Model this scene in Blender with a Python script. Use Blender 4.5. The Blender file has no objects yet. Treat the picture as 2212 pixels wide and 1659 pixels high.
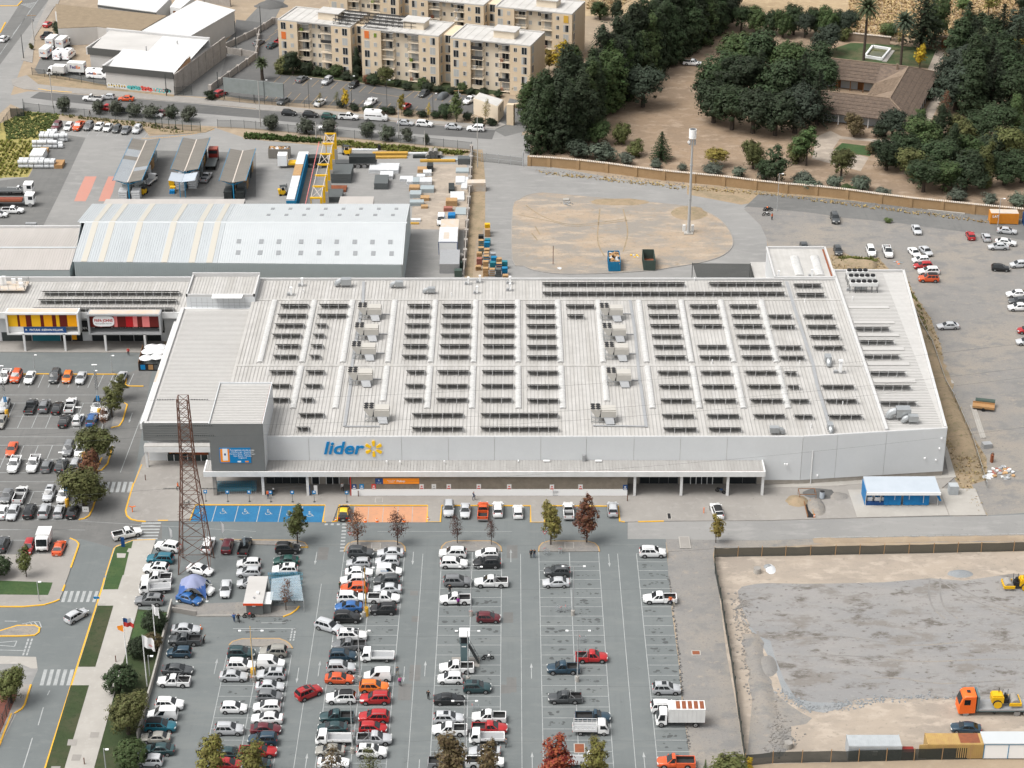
import bpy,bmesh,math,random
from math import sin,cos,pi,radians,atan,atan2,sqrt,hypot
from mathutils import Vector,Matrix
random.seed(7)
scene=bpy.context.scene
COL=scene.collection
# = camera
CAM_H=180.0
FPX=4450.0
PITCH=atan(2305/4450)
cd=bpy.data.cameras.new('camera');cam=bpy.data.objects.new('camera',cd);COL.objects.link(cam)
cam.location=(0,0,CAM_H)
cam.rotation_euler=(pi/2-PITCH,0,0)
cd.sensor_width=36;cd.lens=36*FPX/2212
cd.clip_start=1;cd.clip_end=6000
scene.camera=cam
# = sky, sun, exposure
SUN_EL,SUN_AZ=radians(60),radians(-112)
w=bpy.data.worlds.new('World');scene.world=w;w.use_nodes=True
nt=w.node_tree;bg=nt.nodes['Background']
sky=nt.nodes.new('ShaderNodeTexSky');sky.sky_type='NISHITA';sky.sun_disc=False
sky.sun_elevation=SUN_EL;sky.sun_rotation=SUN_AZ
sky.air_density=1.0;sky.dust_density=5.0;sky.ozone_density=1.0
hs=nt.nodes.new('ShaderNodeHueSaturation');hs.inputs['Saturation'].default_value=0.12
nt.links.new(sky.outputs[0],hs.inputs['Color']);nt.links.new(hs.outputs[0],bg.inputs[0])
bg.inputs[1].default_value=0.15
sd=bpy.data.lights.new('sun','SUN');sun=bpy.data.objects.new('sun',sd);COL.objects.link(sun)
sd.energy=1.25;sd.angle=radians(28);sd.color=(1,.97,.925)
dirv=Vector((sin(SUN_AZ)*cos(SUN_EL),cos(SUN_AZ)*cos(SUN_EL),sin(SUN_EL)))
sun.rotation_euler=(-dirv).to_track_quat('-Z','Y').to_euler()
sun.location=(0,300,200)
scene.view_settings.view_transform='Standard';scene.view_settings.look='None'
scene.view_settings.exposure=0.60;scene.view_settings.gamma=1
scene.view_settings.use_curve_mapping=False
scene.render.resolution_x=1024;scene.render.resolution_y=768
try:
 scene.cycles.use_denoising=True;scene.cycles.max_bounces=4;scene.cycles.diffuse_bounces=2;scene.cycles.glossy_bounces=2
 scene.cycles.transparent_max_bounces=8
except Exception:pass
# = measuring: plan picture -> metres
def P(x,y,z=0.0):
 dx=(x-1106)/FPX;dv=(829.5-y)/FPX
 dy=cos(PITCH)+dv*sin(PITCH);dz=-sin(PITCH)+dv*cos(PITCH)
 t=(z-CAM_H)/dz
 return Vector((dx*t,dy*t,z))
def ZH(Y,y):
 dv=(829.5-y)/FPX
 return CAM_H+Y*(-sin(PITCH)+dv*cos(PITCH))/(cos(PITCH)+dv*sin(PITCH))
def q(c,r,u,v):return(553*c+u/4,414.75*r+v/4)
def G(c,r,u,v,z=0.0):return P(*q(c,r,u,v),z)
def T(c,r,pts):return[q(c,r,u,v)for u,v in pts]
# = materials
MATS={}
def M(name,col,rough=.85,n=None,col2=None,metal=0.0,spec=.3,coat=0.0,alpha=1.0,world=False,streak=None,bump=0.0,n2=None,ocol=False,emit=None):
 if name in MATS:return MATS[name]
 m=bpy.data.materials.new(name);m.use_nodes=True
 t=m.node_tree;b=t.nodes['Principled BSDF']
 b.inputs['Roughness'].default_value=rough;b.inputs['Metallic'].default_value=metal
 b.inputs['Specular IOR Level'].default_value=spec
 if coat:b.inputs['Coat Weight'].default_value=coat;b.inputs['Coat Roughness'].default_value=.12
 c4=(*col,1)
 b.inputs['Base Color'].default_value=c4
 src=None
 if ocol:
  oi=t.nodes.new('ShaderNodeObjectInfo');src=oi.outputs['Color']
 if n or n2 or streak:
  tc=t.nodes.new('ShaderNodeTexCoord');geo=t.nodes.new('ShaderNodeNewGeometry')
  vec=geo.outputs['Position']if world else tc.outputs['Object']
  if streak:
   mp=t.nodes.new('ShaderNodeMapping');mp.inputs['Scale'].default_value=streak
   t.links.new(vec,mp.inputs[0]);svec=mp.outputs[0]
  else:svec=vec
 if n:
  nz=t.nodes.new('ShaderNodeTexNoise');nz.inputs['Scale'].default_value=n[0];nz.inputs['Detail'].default_value=6;nz.inputs['Roughness'].default_value=.62
  t.links.new(svec,nz.inputs['Vector'])
  rp=t.nodes.new('ShaderNodeMapRange');lo=.5-.5*(1-n[1])*.6-.04;hi=.5+.5*(1-n[1])*.6+.04
  rp.inputs['From Min'].default_value=lo;rp.inputs['From Max'].default_value=hi
  t.links.new(nz.outputs['Fac'],rp.inputs['Value'])
  mx=t.nodes.new('ShaderNodeMix');mx.data_type='RGBA'
  c2=col2 or tuple(x*.72 for x in col)
  if src:t.links.new(src,mx.inputs[6])
  else:mx.inputs[6].default_value=c4
  mx.inputs[7].default_value=(*c2,1)
  t.links.new(rp.outputs[0],mx.inputs[0]);src=mx.outputs[2]
 if n2:
  nz=t.nodes.new('ShaderNodeTexNoise');nz.inputs['Scale'].default_value=n2[0];nz.inputs['Detail'].default_value=5;nz.inputs['Roughness'].default_value=.7
  t.links.new(vec,nz.inputs['Vector'])
  rp=t.nodes.new('ShaderNodeMapRange');rp.inputs['From Min'].default_value=.3;rp.inputs['From Max'].default_value=.7
  rp.inputs['To Min'].default_value=1-n2[1];rp.inputs['To Max'].default_value=1+n2[1]
  t.links.new(nz.outputs['Fac'],rp.inputs['Value'])
  hsv=t.nodes.new('ShaderNodeHueSaturation')
  if src:t.links.new(src,hsv.inputs['Color'])
  else:hsv.inputs['Color'].default_value=c4
  t.links.new(rp.outputs[0],hsv.inputs['Value']);src=hsv.outputs[0]
 if src:t.links.new(src,b.inputs['Base Color'])
 if bump:
  nz=t.nodes.new('ShaderNodeTexNoise');nz.inputs['Scale'].default_value=bump[0];nz.inputs['Detail'].default_value=4
  bp=t.nodes.new('ShaderNodeBump');bp.inputs['Strength'].default_value=bump[1];bp.inputs['Distance'].default_value=bump[2]
  t.links.new(nz.outputs['Fac'],bp.inputs['Height']);t.links.new(bp.outputs[0],b.inputs['Normal'])
 if emit:b.inputs['Emission Color'].default_value=(*emit[0],1);b.inputs['Emission Strength'].default_value=emit[1]
 if alpha<1:
  b.inputs['Alpha'].default_value=alpha
 MATS[name]=m
 return m
def layered(name,base,layers,rough=.95,bump=None):
 m=bpy.data.materials.new(name);m.use_nodes=True;t=m.node_tree;b=t.nodes['Principled BSDF']
 b.inputs['Roughness'].default_value=rough;b.inputs['Specular IOR Level'].default_value=.15
 geo=t.nodes.new('ShaderNodeNewGeometry');src=None
 for i,(sc,lo,hi,colr,st)in enumerate(layers):
  mp=t.nodes.new('ShaderNodeMapping');mp.inputs['Scale'].default_value=(st[0],st[1],1);mp.inputs['Location'].default_value=(i*37.1+st[2]if len(st)>2 else i*37.1,i*11.7,0)
  if len(st)>3:mp.inputs['Rotation'].default_value=(0,0,st[3])
  t.links.new(geo.outputs['Position'],mp.inputs[0])
  nz=t.nodes.new('ShaderNodeTexNoise');nz.inputs['Scale'].default_value=sc;nz.inputs['Detail'].default_value=7;nz.inputs['Roughness'].default_value=.65
  t.links.new(mp.outputs[0],nz.inputs['Vector'])
  rp=t.nodes.new('ShaderNodeMapRange');rp.inputs['From Min'].default_value=lo;rp.inputs['From Max'].default_value=hi
  t.links.new(nz.outputs['Fac'],rp.inputs['Value'])
  mx=t.nodes.new('ShaderNodeMix');mx.data_type='RGBA'
  if src:t.links.new(src,mx.inputs[6])
  else:mx.inputs[6].default_value=(*base,1)
  mx.inputs[7].default_value=(*colr,1);t.links.new(rp.outputs[0],mx.inputs[0]);src=mx.outputs[2]
 t.links.new(src,b.inputs['Base Color'])
 if bump:
  nz=t.nodes.new('ShaderNodeTexNoise');nz.inputs['Scale'].default_value=bump[0];nz.inputs['Detail'].default_value=6
  t.links.new(geo.outputs['Position'],nz.inputs['Vector'])
  bp=t.nodes.new('ShaderNodeBump');bp.inputs['Strength'].default_value=bump[1];bp.inputs['Distance'].default_value=bump[2]
  t.links.new(nz.outputs['Fac'],bp.inputs['Height']);t.links.new(bp.outputs[0],b.inputs['Normal'])
 MATS[name]=m
 return m
# = mesh building
class MB:
 def __init__(s):s.v=[];s.f=[];s.m=[]
 def face(s,pts,mi=0):
  b=len(s.v);s.v+=[tuple(p)for p in pts];s.f.append(tuple(range(b,b+len(pts))));s.m.append(mi);return s
 def B(s,x0,x1,y0,y1,z0,z1,mi=0):
  b=len(s.v)
  s.v+=[(x0,y0,z0),(x1,y0,z0),(x1,y1,z0),(x0,y1,z0),(x0,y0,z1),(x1,y0,z1),(x1,y1,z1),(x0,y1,z1)]
  for f in((0,3,2,1),(4,5,6,7),(0,1,5,4),(1,2,6,5),(2,3,7,6),(3,0,4,7)):
   s.f.append(tuple(b+i for i in f));s.m.append(mi)
  return s
 def O(s,c,hx,hy,hz,rz=0,mi=0):
  ca,sa=cos(rz),sin(rz);b=len(s.v)
  for z in(c[2],c[2]+hz):
   for a,d in((-hx,-hy),(hx,-hy),(hx,hy),(-hx,hy)):
    s.v.append((c[0]+a*ca-d*sa,c[1]+a*sa+d*ca,z))
  for f in((0,3,2,1),(4,5,6,7),(0,1,5,4),(1,2,6,5),(2,3,7,6),(3,0,4,7)):
   s.f.append(tuple(b+i for i in f));s.m.append(mi)
  return s
 def p(s,poly,z0,z1,mi=0,mside=None,bottom=True):
  n=len(poly);b=len(s.v)
  a=sum(poly[i][0]*poly[(i+1)%n][1]-poly[(i+1)%n][0]*poly[i][1]for i in range(n))
  if a<0:
   poly=list(poly)[::-1]
   if isinstance(z1,(list,tuple)):z1=list(z1)[::-1]
  zt=z1 if isinstance(z1,(list,tuple))else[z1]*n
  s.v+=[(p[0],p[1],z0)for p in poly]+[(p[0],p[1],zt[i])for i,p in enumerate(poly)]
  if bottom:s.f.append(tuple(b+i for i in range(n-1,-1,-1)));s.m.append(mi)
  s.f.append(tuple(b+n+i for i in range(n)));s.m.append(mi)
  for i in range(n):
   j=(i+1)%n
   s.f.append((b+i,b+j,b+n+j,b+n+i));s.m.append(mi if mside is None else mside)
  return s
 def e(s,p,r,wd,hd=None,mi=0):
  p=Vector(p);r=Vector(r);d=r-p
  if d.length<1e-6:return s
  hd=wd if hd is None else hd
  d.normalize();up=Vector((0,0,1))if abs(d.z)<.95 else Vector((0,1,0))
  sx=d.cross(up).normalized()*wd/2;sy=sx.cross(d).normalized()*hd/2
  b=len(s.v)
  for o in(p,r):
   for k in(-sx-sy,sx-sy,sx+sy,-sx+sy):s.v.append(tuple(o+k))
  for f in((0,1,2,3),(7,6,5,4),(0,4,5,1),(1,5,6,2),(2,6,7,3),(3,7,4,0)):
   s.f.append(tuple(b+i for i in f));s.m.append(mi)
  return s
 def t(s,p,r,ra,rb=None,n=8,mi=0,cap=True,mcap=None):
  p=Vector(p);r=Vector(r);d=(r-p).normalized();rb=ra if rb is None else rb
  up=Vector((0,0,1))if abs(d.z)<.95 else Vector((1,0,0))
  sx=d.cross(up).normalized();sy=sx.cross(d).normalized();b=len(s.v)
  for o,ro in((p,ra),(r,rb)):
   for i in range(n):
    a=2*pi*i/n;s.v.append(tuple(o+sx*cos(a)*ro+sy*sin(a)*ro))
  for i in range(n):
   j=(i+1)%n;s.f.append((b+i,b+n+i,b+n+j,b+j));s.m.append(mi)
  if cap:
   s.f.append(tuple(b+i for i in range(n)));s.m.append(mi if mcap is None else mcap)
   s.f.append(tuple(b+n+i for i in range(n-1,-1,-1)));s.m.append(mi if mcap is None else mcap)
  return s
 def loft(s,rings,mi=0,closed=True,cap=True):
  n=len(rings[0]);b=len(s.v)
  for rg in rings:s.v+=[tuple(p)for p in rg]
  k=n if closed else n-1
  for a in range(len(rings)-1):
   for i in range(k):
    j=(i+1)%n
    s.f.append((b+a*n+i,b+a*n+j,b+(a+1)*n+j,b+(a+1)*n+i));s.m.append(mi)
  if cap:
   s.f.append(tuple(b+i for i in range(n-1,-1,-1)));s.m.append(mi)
   e=b+(len(rings)-1)*n;s.f.append(tuple(e+i for i in range(n)));s.m.append(mi)
  return s
 def moved(s,o):
  o=Vector(o);s.v=[(a-o.x,b-o.y,c-o.z)for a,b,c in s.v];return s
 def mesh(s,name,mats,smooth=None):
  me=bpy.data.meshes.new(name);me.from_pydata(s.v,[],s.f)
  for m in(mats if isinstance(mats,(list,tuple))else[mats]):me.materials.append(MATS[m]if isinstance(m,str)else m)
  if any(s.m):me.polygons.foreach_set('material_index',s.m)
  if smooth:
   me.shade_smooth();me.set_sharp_from_angle(angle=radians(smooth))
  me.update();return me
 def l(s,n,m,p=None,smooth=None):return s.b(n,m,p,False,smooth)
 def b(s,name,mats,parent=None,rel=True,smooth=None):
  if parent is not None and rel:s.moved(root_loc(parent))
  return obj(name,s.mesh(name,mats,smooth),parent)
def root_loc(o):
 v=Vector((0,0,0))
 while o is not None:v=v+o.location;o=o.parent
 return v
KIDS={}
def kids(o):return KIDS.get(o.name,[])
def obj(name,me,parent=None):
 o=bpy.data.objects.new(name,me);COL.objects.link(o)
 if parent is not None:o.parent=parent;KIDS.setdefault(parent.name,[]).append(o)
 return o
def tag(o,label=None,cat=None,group=None,kind=None):
 if label:o['label']=label
 if cat:o['category']=cat
 if group:o['group']=group
 if kind:o['kind']=kind
 return o
def TH(name,label,cat,loc=(0,0,0),rz=0,group=None):
 o=bpy.data.objects.new(name,None);COL.objects.link(o);o.empty_display_size=.3
 o.location=loc;o.rotation_euler=(0,0,rz)
 return tag(o,label,cat,group)
def copy_tree(o,parent=None,top=True):
 c=o.copy();COL.objects.link(c)
 if parent is not None:c.parent=parent;KIDS.setdefault(parent.name,[]).append(c)
 for ch in kids(o):copy_tree(ch,c,False)
 return c
def stuff(o):o['kind']='stuff';return o
LV=.004;SN=[0]
def xy(pts):return[(p.x,p.y)for p in(P(*d)for d in pts)]
def sheet(name,pts,mat,lv,world=False,label=None):
 pl=pts if world else xy(pts)
 mb=MB();n=len(pl)
 a=sum(pl[i][0]*pl[(i+1)%n][1]-pl[(i+1)%n][0]*pl[i][1]for i in range(n))
 if a<0:pl=pl[::-1]
 SN[0]+=1;zz=lv*LV+(SN[0]%8)*.0004
 mb.face([(x,y,zz)for x,y in pl])
 return tag(mb.b(name,mat),label,kind='structure')
def slab(name,pts,mat,h,world=False,z0=0):
 return tag(MB().p(pts if world else xy(pts),z0,h,bottom=False).b(name,mat),kind='structure')
def smoothpts(pts,k=3,closed=True):
 n=len(pts);out=[]
 rng=range(n)if closed else range(n-1)
 for i in rng:
  p0=pts[(i-1)%n]if closed or i>0 else pts[i];p1=pts[i];p2=pts[(i+1)%n];p3=pts[(i+2)%n]if closed or i+2<n else pts[(i+1)%n]
  for j in range(k):
   t=j/k;out.append(tuple(.5*((2*p1[c])+(-p0[c]+p2[c])*t+(2*p0[c]-5*p1[c]+4*p2[c]-p3[c])*t*t+(-p0[c]+3*p1[c]-3*p2[c]+p3[c])*t*t*t)for c in(0,1)))
 if not closed:out.append(tuple(pts[-1][:2]))
 return out
def pb(mb,pl,wd,z0,z1,mi=0):
 n=len(pl);L=[];R=[]
 for i in range(n):
  a=Vector(pl[max(i-1,0)][:2]);c=Vector(pl[min(i+1,n-1)][:2]);d=(c-a)
  if d.length<1e-6:d=Vector((1,0))
  d.normalize();nn=Vector((-d.y,d.x))*wd/2;p=Vector(pl[i][:2]);L.append(p+nn);R.append(p-nn)
 rings=[[(R[i].x,R[i].y,z0),(L[i].x,L[i].y,z0),(L[i].x,L[i].y,z1),(R[i].x,R[i].y,z1)]for i in range(n)]
 mb.loft(rings,mi);return mb
def line(mb,a,b,wd,z):
 a=Vector(a[:2]);b=Vector(b[:2]);d=(b-a).normalized();nn=Vector((-d.y,d.x))*wd/2
 pts=[a-nn,b-nn,b+nn,a+nn]
 mb.face([(p.x,p.y,z)for p in pts]);return mb
def text_mesh(name,body,size,depth,mat,shear=0,bold=0.0,align='CENTER'):
 c=bpy.data.curves.new(name,'FONT');c.body=body;c.size=size;c.extrude=depth;c.shear=shear;c.offset=bold
 c.align_x=align;c.align_y='CENTER';c.resolution_u=3
 o=bpy.data.objects.new(name,c)
 me=bpy.data.meshes.new_from_object(o)
 bpy.data.objects.remove(o);bpy.data.curves.remove(c)
 me.name=name;me.materials.clear();me.materials.append(MATS[mat]);return me
def text(name,body,size,parent,loc,mat,rz=0,shear=0,bold=0.0,depth=.02,width=None,tilt=pi/2):
 me=text_mesh(name,body,size,depth,mat,shear,bold)
 if width:
  xs=[v.co.x for v in me.vertices];k=width/(max(xs)-min(xs))
  for v in me.vertices:v.co.x*=k
 o=obj(name,me,parent);o.location=Vector(loc)-(root_loc(parent)if parent else Vector((0,0,0)))
 o.rotation_euler=(tilt,0,rz);return o
# = materials in use
layered('earth',(.30,.235,.165),[(.05,.42,.62,(.25,.20,.15),(1,1)),(.35,.5,.72,(.36,.29,.21),(1,1)),(3,.55,.8,(.22,.18,.13),(1,1)),(14,.5,.75,(.34,.28,.21),(1,1))],bump=(6,.4,.05))
layered('m31',(.335,.283,.230),[(.07,.44,.6,(.267,.230,.193),(1,1.6)),(.25,.5,.62,(.388,.331,.273),(1,1.8)),(1.0,.57,.7,(.213,.187,.155),(1,1.3)),(12,.5,.75,(.359,.312,.254),(1,1))],bump=(5,.5,.06))
layered('m2',(.153,.166,.165),[(.9,.48,.66,(.139,.150,.149),(1.3,.04)),(.33,.52,.60,(.167,.178,.174),(.25,1.2)),(.06,.42,.62,(.134,.147,.147),(1,1)),(.5,.52,.72,(.170,.182,.178),(.6,1.4)),(1.1,.63,.72,(.111,.121,.121),(1.2,1)),(9,.5,.8,(.179,.189,.187),(1,1)),(30,.45,.8,(.134,.144,.142),(1,1))],bump=(25,.25,.01))
layered('m3',(.154,.152,.146),[(.8,.48,.66,(.133,.132,.128),(1.2,.06)),(.07,.42,.62,(.128,.127,.123),(1,1)),(.5,.52,.72,(.176,.171,.163),(.6,1.4)),(1.2,.6,.72,(.104,.104,.101),(1,1)),(18,.45,.8,(.171,.171,.162),(1,1))],bump=(25,.25,.01))
layered('m1',(.115,.113,.11),[(.07,.42,.62,(.10,.099,.097),(1,1)),(.6,.52,.72,(.14,.137,.13),(.6,1.4)),(16,.45,.8,(.13,.13,.125),(1,1))],bump=(25,.25,.01))
layered('m4',(.245,.24,.23),[(.05,.42,.60,(.21,.207,.20),(1,1)),(.4,.5,.68,(.275,.268,.257),(.5,1.6)),(1.3,.6,.7,(.185,.182,.176),(1,1)),(16,.5,.7,(.27,.265,.253),(1,1))],bump=(25,.25,.01))
layered('concrete',(.277,.260,.238),[(.12,.42,.62,(.242,.227,.209),(1,1)),(.7,.52,.7,(.299,.283,.261),(1,1)),(1.7,.64,.72,(.176,.167,.154),(1,1)),(14,.5,.8,(.290,.273,.251),(1,1))],bump=(20,.2,.01))
layered('m20',(.368,.348,.317),[(.15,.42,.62,(.322,.304,.276),(1,1)),(.8,.55,.7,(.396,.377,.345),(1,1)),(14,.5,.8,(.350,.331,.304),(1,1))])
layered('m43',(.218,.208,.195),[(.05,.44,.60,(.276,.245,.207),(1,1)),(.2,.50,.62,(.179,.175,.169),(1,1.5)),(.7,.56,.68,(.291,.254,.214),(1,1.3)),(2.5,.56,.66,(.160,.152,.141),(1,1)),(7,.52,.66,(.247,.238,.226),(1,1)),(24,.5,.66,(.170,.163,.155),(1,1))],bump=(9,.6,.05))
layered('gravel_pad',(.225,.221,.217),[(.07,.42,.58,(.262,.250,.237),(.7,1.6)),(.16,.52,.60,(.189,.173,.156),(.8,1.7)),(.22,.555,.63,(.115,.101,.086),(.7,1.3,40)),(1.0,.585,.65,(.120,.108,.093),(.7,1.2,11)),(1.6,.55,.7,(.276,.269,.260),(.6,1.3)),(16,.48,.72,(.198,.195,.191),(1,1))],bump=(8,.6,.05))
layered('m42',(.225,.238,.245),[(.3,.42,.62,(.26,.265,.265),(1,1)),(6,.5,.7,(.17,.18,.186),(1,1)),(22,.48,.7,(.28,.29,.295),(1,1))],bump=(9,.8,.06))
layered('m28',(.34,.26,.165),[(.08,.42,.6,(.29,.215,.135),(1,1)),(.5,.5,.66,(.42,.33,.215),(1,1.5)),(1.8,.55,.7,(.27,.19,.11),(1,1)),(9,.5,.7,(.46,.335,.19),(1,1))],bump=(3,.6,.2))
layered('m32',(.275,.20,.135),[(.06,.42,.6,(.215,.16,.113),(1,1)),(.25,.5,.64,(.325,.25,.183),(1,1.7)),(1.1,.56,.7,(.175,.13,.092),(1,1)),(9,.5,.7,(.225,.168,.122),(1,1))],bump=(4,.5,.06))
layered('m110',(.29,.22,.145),[(.3,.45,.6,(.22,.175,.115),(1,1)),(1.4,.56,.68,(.16,.15,.075),(1,1)),(9,.5,.7,(.31,.25,.17),(1,1))],bump=(4,.6,.06))
layered('lawn',(.042,.078,.030),[(.25,.44,.6,(.06,.092,.036),(1,1)),(2,.5,.7,(.032,.06,.024),(1,1)),(14,.5,.7,(.065,.105,.045),(1,1))],bump=(18,.8,.04))
layered('m48',(.038,.055,.024),[(.2,.44,.6,(.06,.062,.035),(1,1)),(1.2,.5,.7,(.028,.043,.02),(1,1)),(12,.5,.7,(.058,.076,.038),(1,1))],bump=(18,.8,.04))
layered('estate_lawn',(.055,.082,.036),[(.12,.45,.62,(.12,.105,.06),(1,1)),(.6,.5,.66,(.038,.065,.028),(1,1)),(8,.5,.7,(.07,.095,.045),(1,1))])
layered('m34',(.34,.285,.10),[(.2,.45,.6,(.25,.22,.08),(1,1)),(1.1,.5,.66,(.14,.17,.05),(1,1)),(9,.5,.7,(.38,.32,.14),(1,1))])
layered('mulch',(.16,.06,.045),[(.8,.45,.6,(.11,.05,.04),(1,1)),(9,.5,.7,(.22,.10,.08),(1,1))])
layered('m58',(.028,.135,.265),[(.4,.45,.62,(.034,.16,.30),(1,1)),(2.5,.55,.72,(.022,.105,.215),(1,1)),(9,.6,.75,(.06,.17,.28),(1,1))],rough=.7)
layered('m59',(.50,.255,.145),[(.3,.45,.6,(.44,.235,.145),(1,1)),(2,.54,.7,(.37,.225,.15),(1,1)),(9,.56,.75,(.52,.30,.19),(1,1))],rough=.8)
layered('m60',(.44,.22,.175),[(.2,.45,.6,(.44,.21,.165),(1,1)),(2,.52,.7,(.38,.23,.19),(1,1))],rough=.85)
layered('m61',(.36,.37,.365),[(.6,.45,.62,(.29,.30,.298),(1,1)),(5,.52,.70,(.22,.23,.23),(1,1))],rough=.8)
layered('m62',(.66,.37,.035),[(.8,.45,.62,(.58,.33,.06),(1,1)),(5,.58,.74,(.42,.31,.15),(1,1))],rough=.8)
layered('m57',(.42,.27,.12),[(.8,.45,.62,(.36,.25,.13),(1,1)),(5,.58,.74,(.30,.24,.16),(1,1))],rough=.8)
# = the ground
mb=MB();mb.face([(-1500,-200,0),(1500,-200,0),(1500,2600,0),(-1500,2600,0)])
tag(mb.b('ground','earth'),kind='structure')
sheet('car_park',[(-260,735),(330,735),(420,900),(420,1080),(1640,1090),(1640,1110),(2340,1098),(2340,1158),(1990,1160),(1645,1168),(1545,1173),(1438,1171),(1445,1244),(1451,1320),(1466,1434),(1473,1519),(1488,1619),(1500,1720),(1560,1900),(-900,1900)],'m2',1)
sheet('side_car_park',T(0,1,[(-400,1560),(1120,1560),(1330,1480),(1290,1659)])+T(0,2,[(1180,700),(1085,1100),(1130,1190),(1400,1200),(1400,1340),(1150,1355),(990,1420),(700,1340),(600,1335),(440,1480),(-700,1480)]),'m3',2)
sheet('service_road',T(2,2,[(1000,1190),(1320,1190),(2212,1175)])+T(3,2,[(760,1160),(1890,1140),(2600,1110),(2600,1290),(1500,1300),(380,1335)])+T(2,2,[(2212,1350),(1530,1345),(1330,1340),(1000,1340)]),'m4',2)
sheet('loop_road',[(1042,300),(1150,290),(1142,345),(1175,358),(1330,385),(1500,405),(1640,418),(1800,430),(2000,450),(2320,487),(2320,535),(2212,519),(2134,507),(2034,495),(1934,481),(1819,470),(1754,460),(1650,449),(1616,447),(1607,452),(1621,465),(1643,487),(1656,515),(1660,560),(1640,640),(1046,640)],'m4',2)
sheet('wall_road',[(1607,449),(1640,418),(1800,430),(2000,450),(2320,487),(2320,535),(2212,519),(2134,507),(2034,495),(1934,481),(1819,470),(1754,460),(1650,449),(1616,447)],'m3',3)
isl=T(2,1,[(3,590),(5,140),(60,70),(130,30),(240,10),(330,12),(700,45),(1100,80),(1400,110),(1560,130),(1700,180),(1810,250),(1880,340),(1910,430),(1885,500),(1800,560),(1640,610),(1400,650),(1200,680),(800,705),(420,708),(200,680),(100,640)])
ip=smoothpts(xy(isl),3)
layered('m46',(.335,.26,.188),[(.045,.44,.53,(.235,.215,.19),(1,1.2,8)),(.2,.5,.62,(.38,.31,.238),(.6,1.8)),(.7,.56,.66,(.255,.205,.15),(1,1)),(3,.54,.68,(.22,.198,.172),(1,1)),(20,.5,.7,(.36,.305,.245),(1,1))],bump=(6,.5,.05))
slab('traffic_island',ip,'m46',.10,world=True)
mb=MB();pb(mb,ip+ip[:1],.22,0,.13);tag(mb.b('kerb','concrete'),kind='structure')
sheet('gravel_lot',[(1616,447),(1650,449),(1754,460),(1819,470),(1934,481),(2034,495),(2134,507),(2212,519),(2340,535),(2340,1100),(2060,1118),(2020,1000),(1920,590),(1800,535),(1662,545),(1656,515),(1643,487),(1621,465),(1607,452)],'m43',1)
bank=T(3,1,[(540,545),(800,560),(960,575),(1060,680),(1190,720),(1270,900),(1400,1080),(1500,1350),(1530,1659)])+T(3,2,[(1560,0),(1660,200),(1770,450),(1890,640),(1890,830),(1760,870),(1900,1140),(1780,1100),(1600,800),(1540,540),(1420,0)])+T(3,1,[(1400,1659),(1030,680),(560,690)])
sheet('embankment',bank,'m110',2)
sheet('scrub_strip',T(3,1,[(-230,110),(0,70),(400,110),(900,180),(1400,240),(1900,290),(1900,240),(1400,160),(900,90),(400,30),(0,-30),(-700,-60),(-700,20)]),'m110',3)
KB=.12
slab('pavement',T(0,3,[(-200,270),(0,268),(200,268),(380,252),(480,222),(515,205),(555,110),(560,80),(590,0)])+T(0,2,[(612,1590),(678,1400),(680,1385),(660,1360),(605,1335),(560,1470),(-100,1480),(-300,1480)]),'concrete',KB)
sheet('lawn',T(0,3,[(0,45),(455,62),(440,110),(415,170),(-60,165),(-60,45)]),'lawn',33)
slab('pavement',T(0,3,[(390,1659),(890,80),(910,0)])+T(0,2,[(925,1620),(985,1425),(1010,1405),(1150,1355),(1345,1347),(1345,1356),(1300,1490),(1250,1659)])+T(0,3,[(1250,0),(1190,290),(1062,760),(820,1640),(780,1800),(350,1800)]),'m20',KB)
sheet('lawn',T(0,2,[(1150,1360),(1003,1415),(993,1430),(925,1645),(915,1680)])+T(0,3,[(890,122),(1020,120),(1060,0)])+T(0,2,[(1070,1655),(1115,1460),(1095,1455),(1110,1425),(1135,1425)]),'lawn',33)
sheet('lawn',T(0,3,[(842,262),(980,262),(825,790),(676,790)]),'m48',33)
sheet('lawn',T(0,3,[(612,950),(770,950),(560,1659),(520,1800),(355,1800),(398,1659)]),'m48',33)
slab('planting_bed',T(0,3,[(1190,292),(1460,318),(1275,1090),(1195,1400),(1150,1640),(1100,1800),(785,1800),(822,1640),(1064,760)]),'m48',KB+.004)
sheet('lawn',T(0,3,[(1195,310),(1450,330),(1400,520),(1300,560),(1130,560)]),'lawn',34)
for a in([(1010,1468),(1090,1470),(1080,1507),(1012,1507)],):
 sheet('inspection_cover',T(0,2,a),'m20',34)
for a in([(785,1355),(860,1357),(848,1402),(775,1402)],[(630,1548),(708,1550),(690,1602),(615,1602)],[(590,1417),(672,1419),(660,1472),(580,1470)],[(445,1650),(525,1650),(515,1690),(435,1690)]):
 sheet('inspection_cover',T(0,3,a),'concrete',34)
slab('traffic_island',smoothpts(xy(T(0,3,[(-200,480),(0,478),(150,432),(300,430),(343,452),(335,490),(300,515),(180,522),(0,523),(-200,523)])),2),'m43',KB,world=True)
slab('pavement',T(0,3,[(-200,690),(0,692),(312,700),(325,800),(270,800),(180,760),(-200,760)]),'m20',.03)
sheet('driveway',T(0,3,[(-200,760),(180,760),(330,805),(270,940),(0,1470),(-300,1800),(-900,1800)]),'m4',2)
slab('pavement',T(0,3,[(200,940),(268,942),(255,980),(215,1110),(190,1150),(125,1190),(0,1450),(-100,1659),(-300,1659),(0,1300)]),'concrete',KB)
slab('planting_bed',T(0,3,[(-200,960),(60,990),(150,1030),(0,1370),(-300,1900)]),'mulch',KB+.006)
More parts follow.
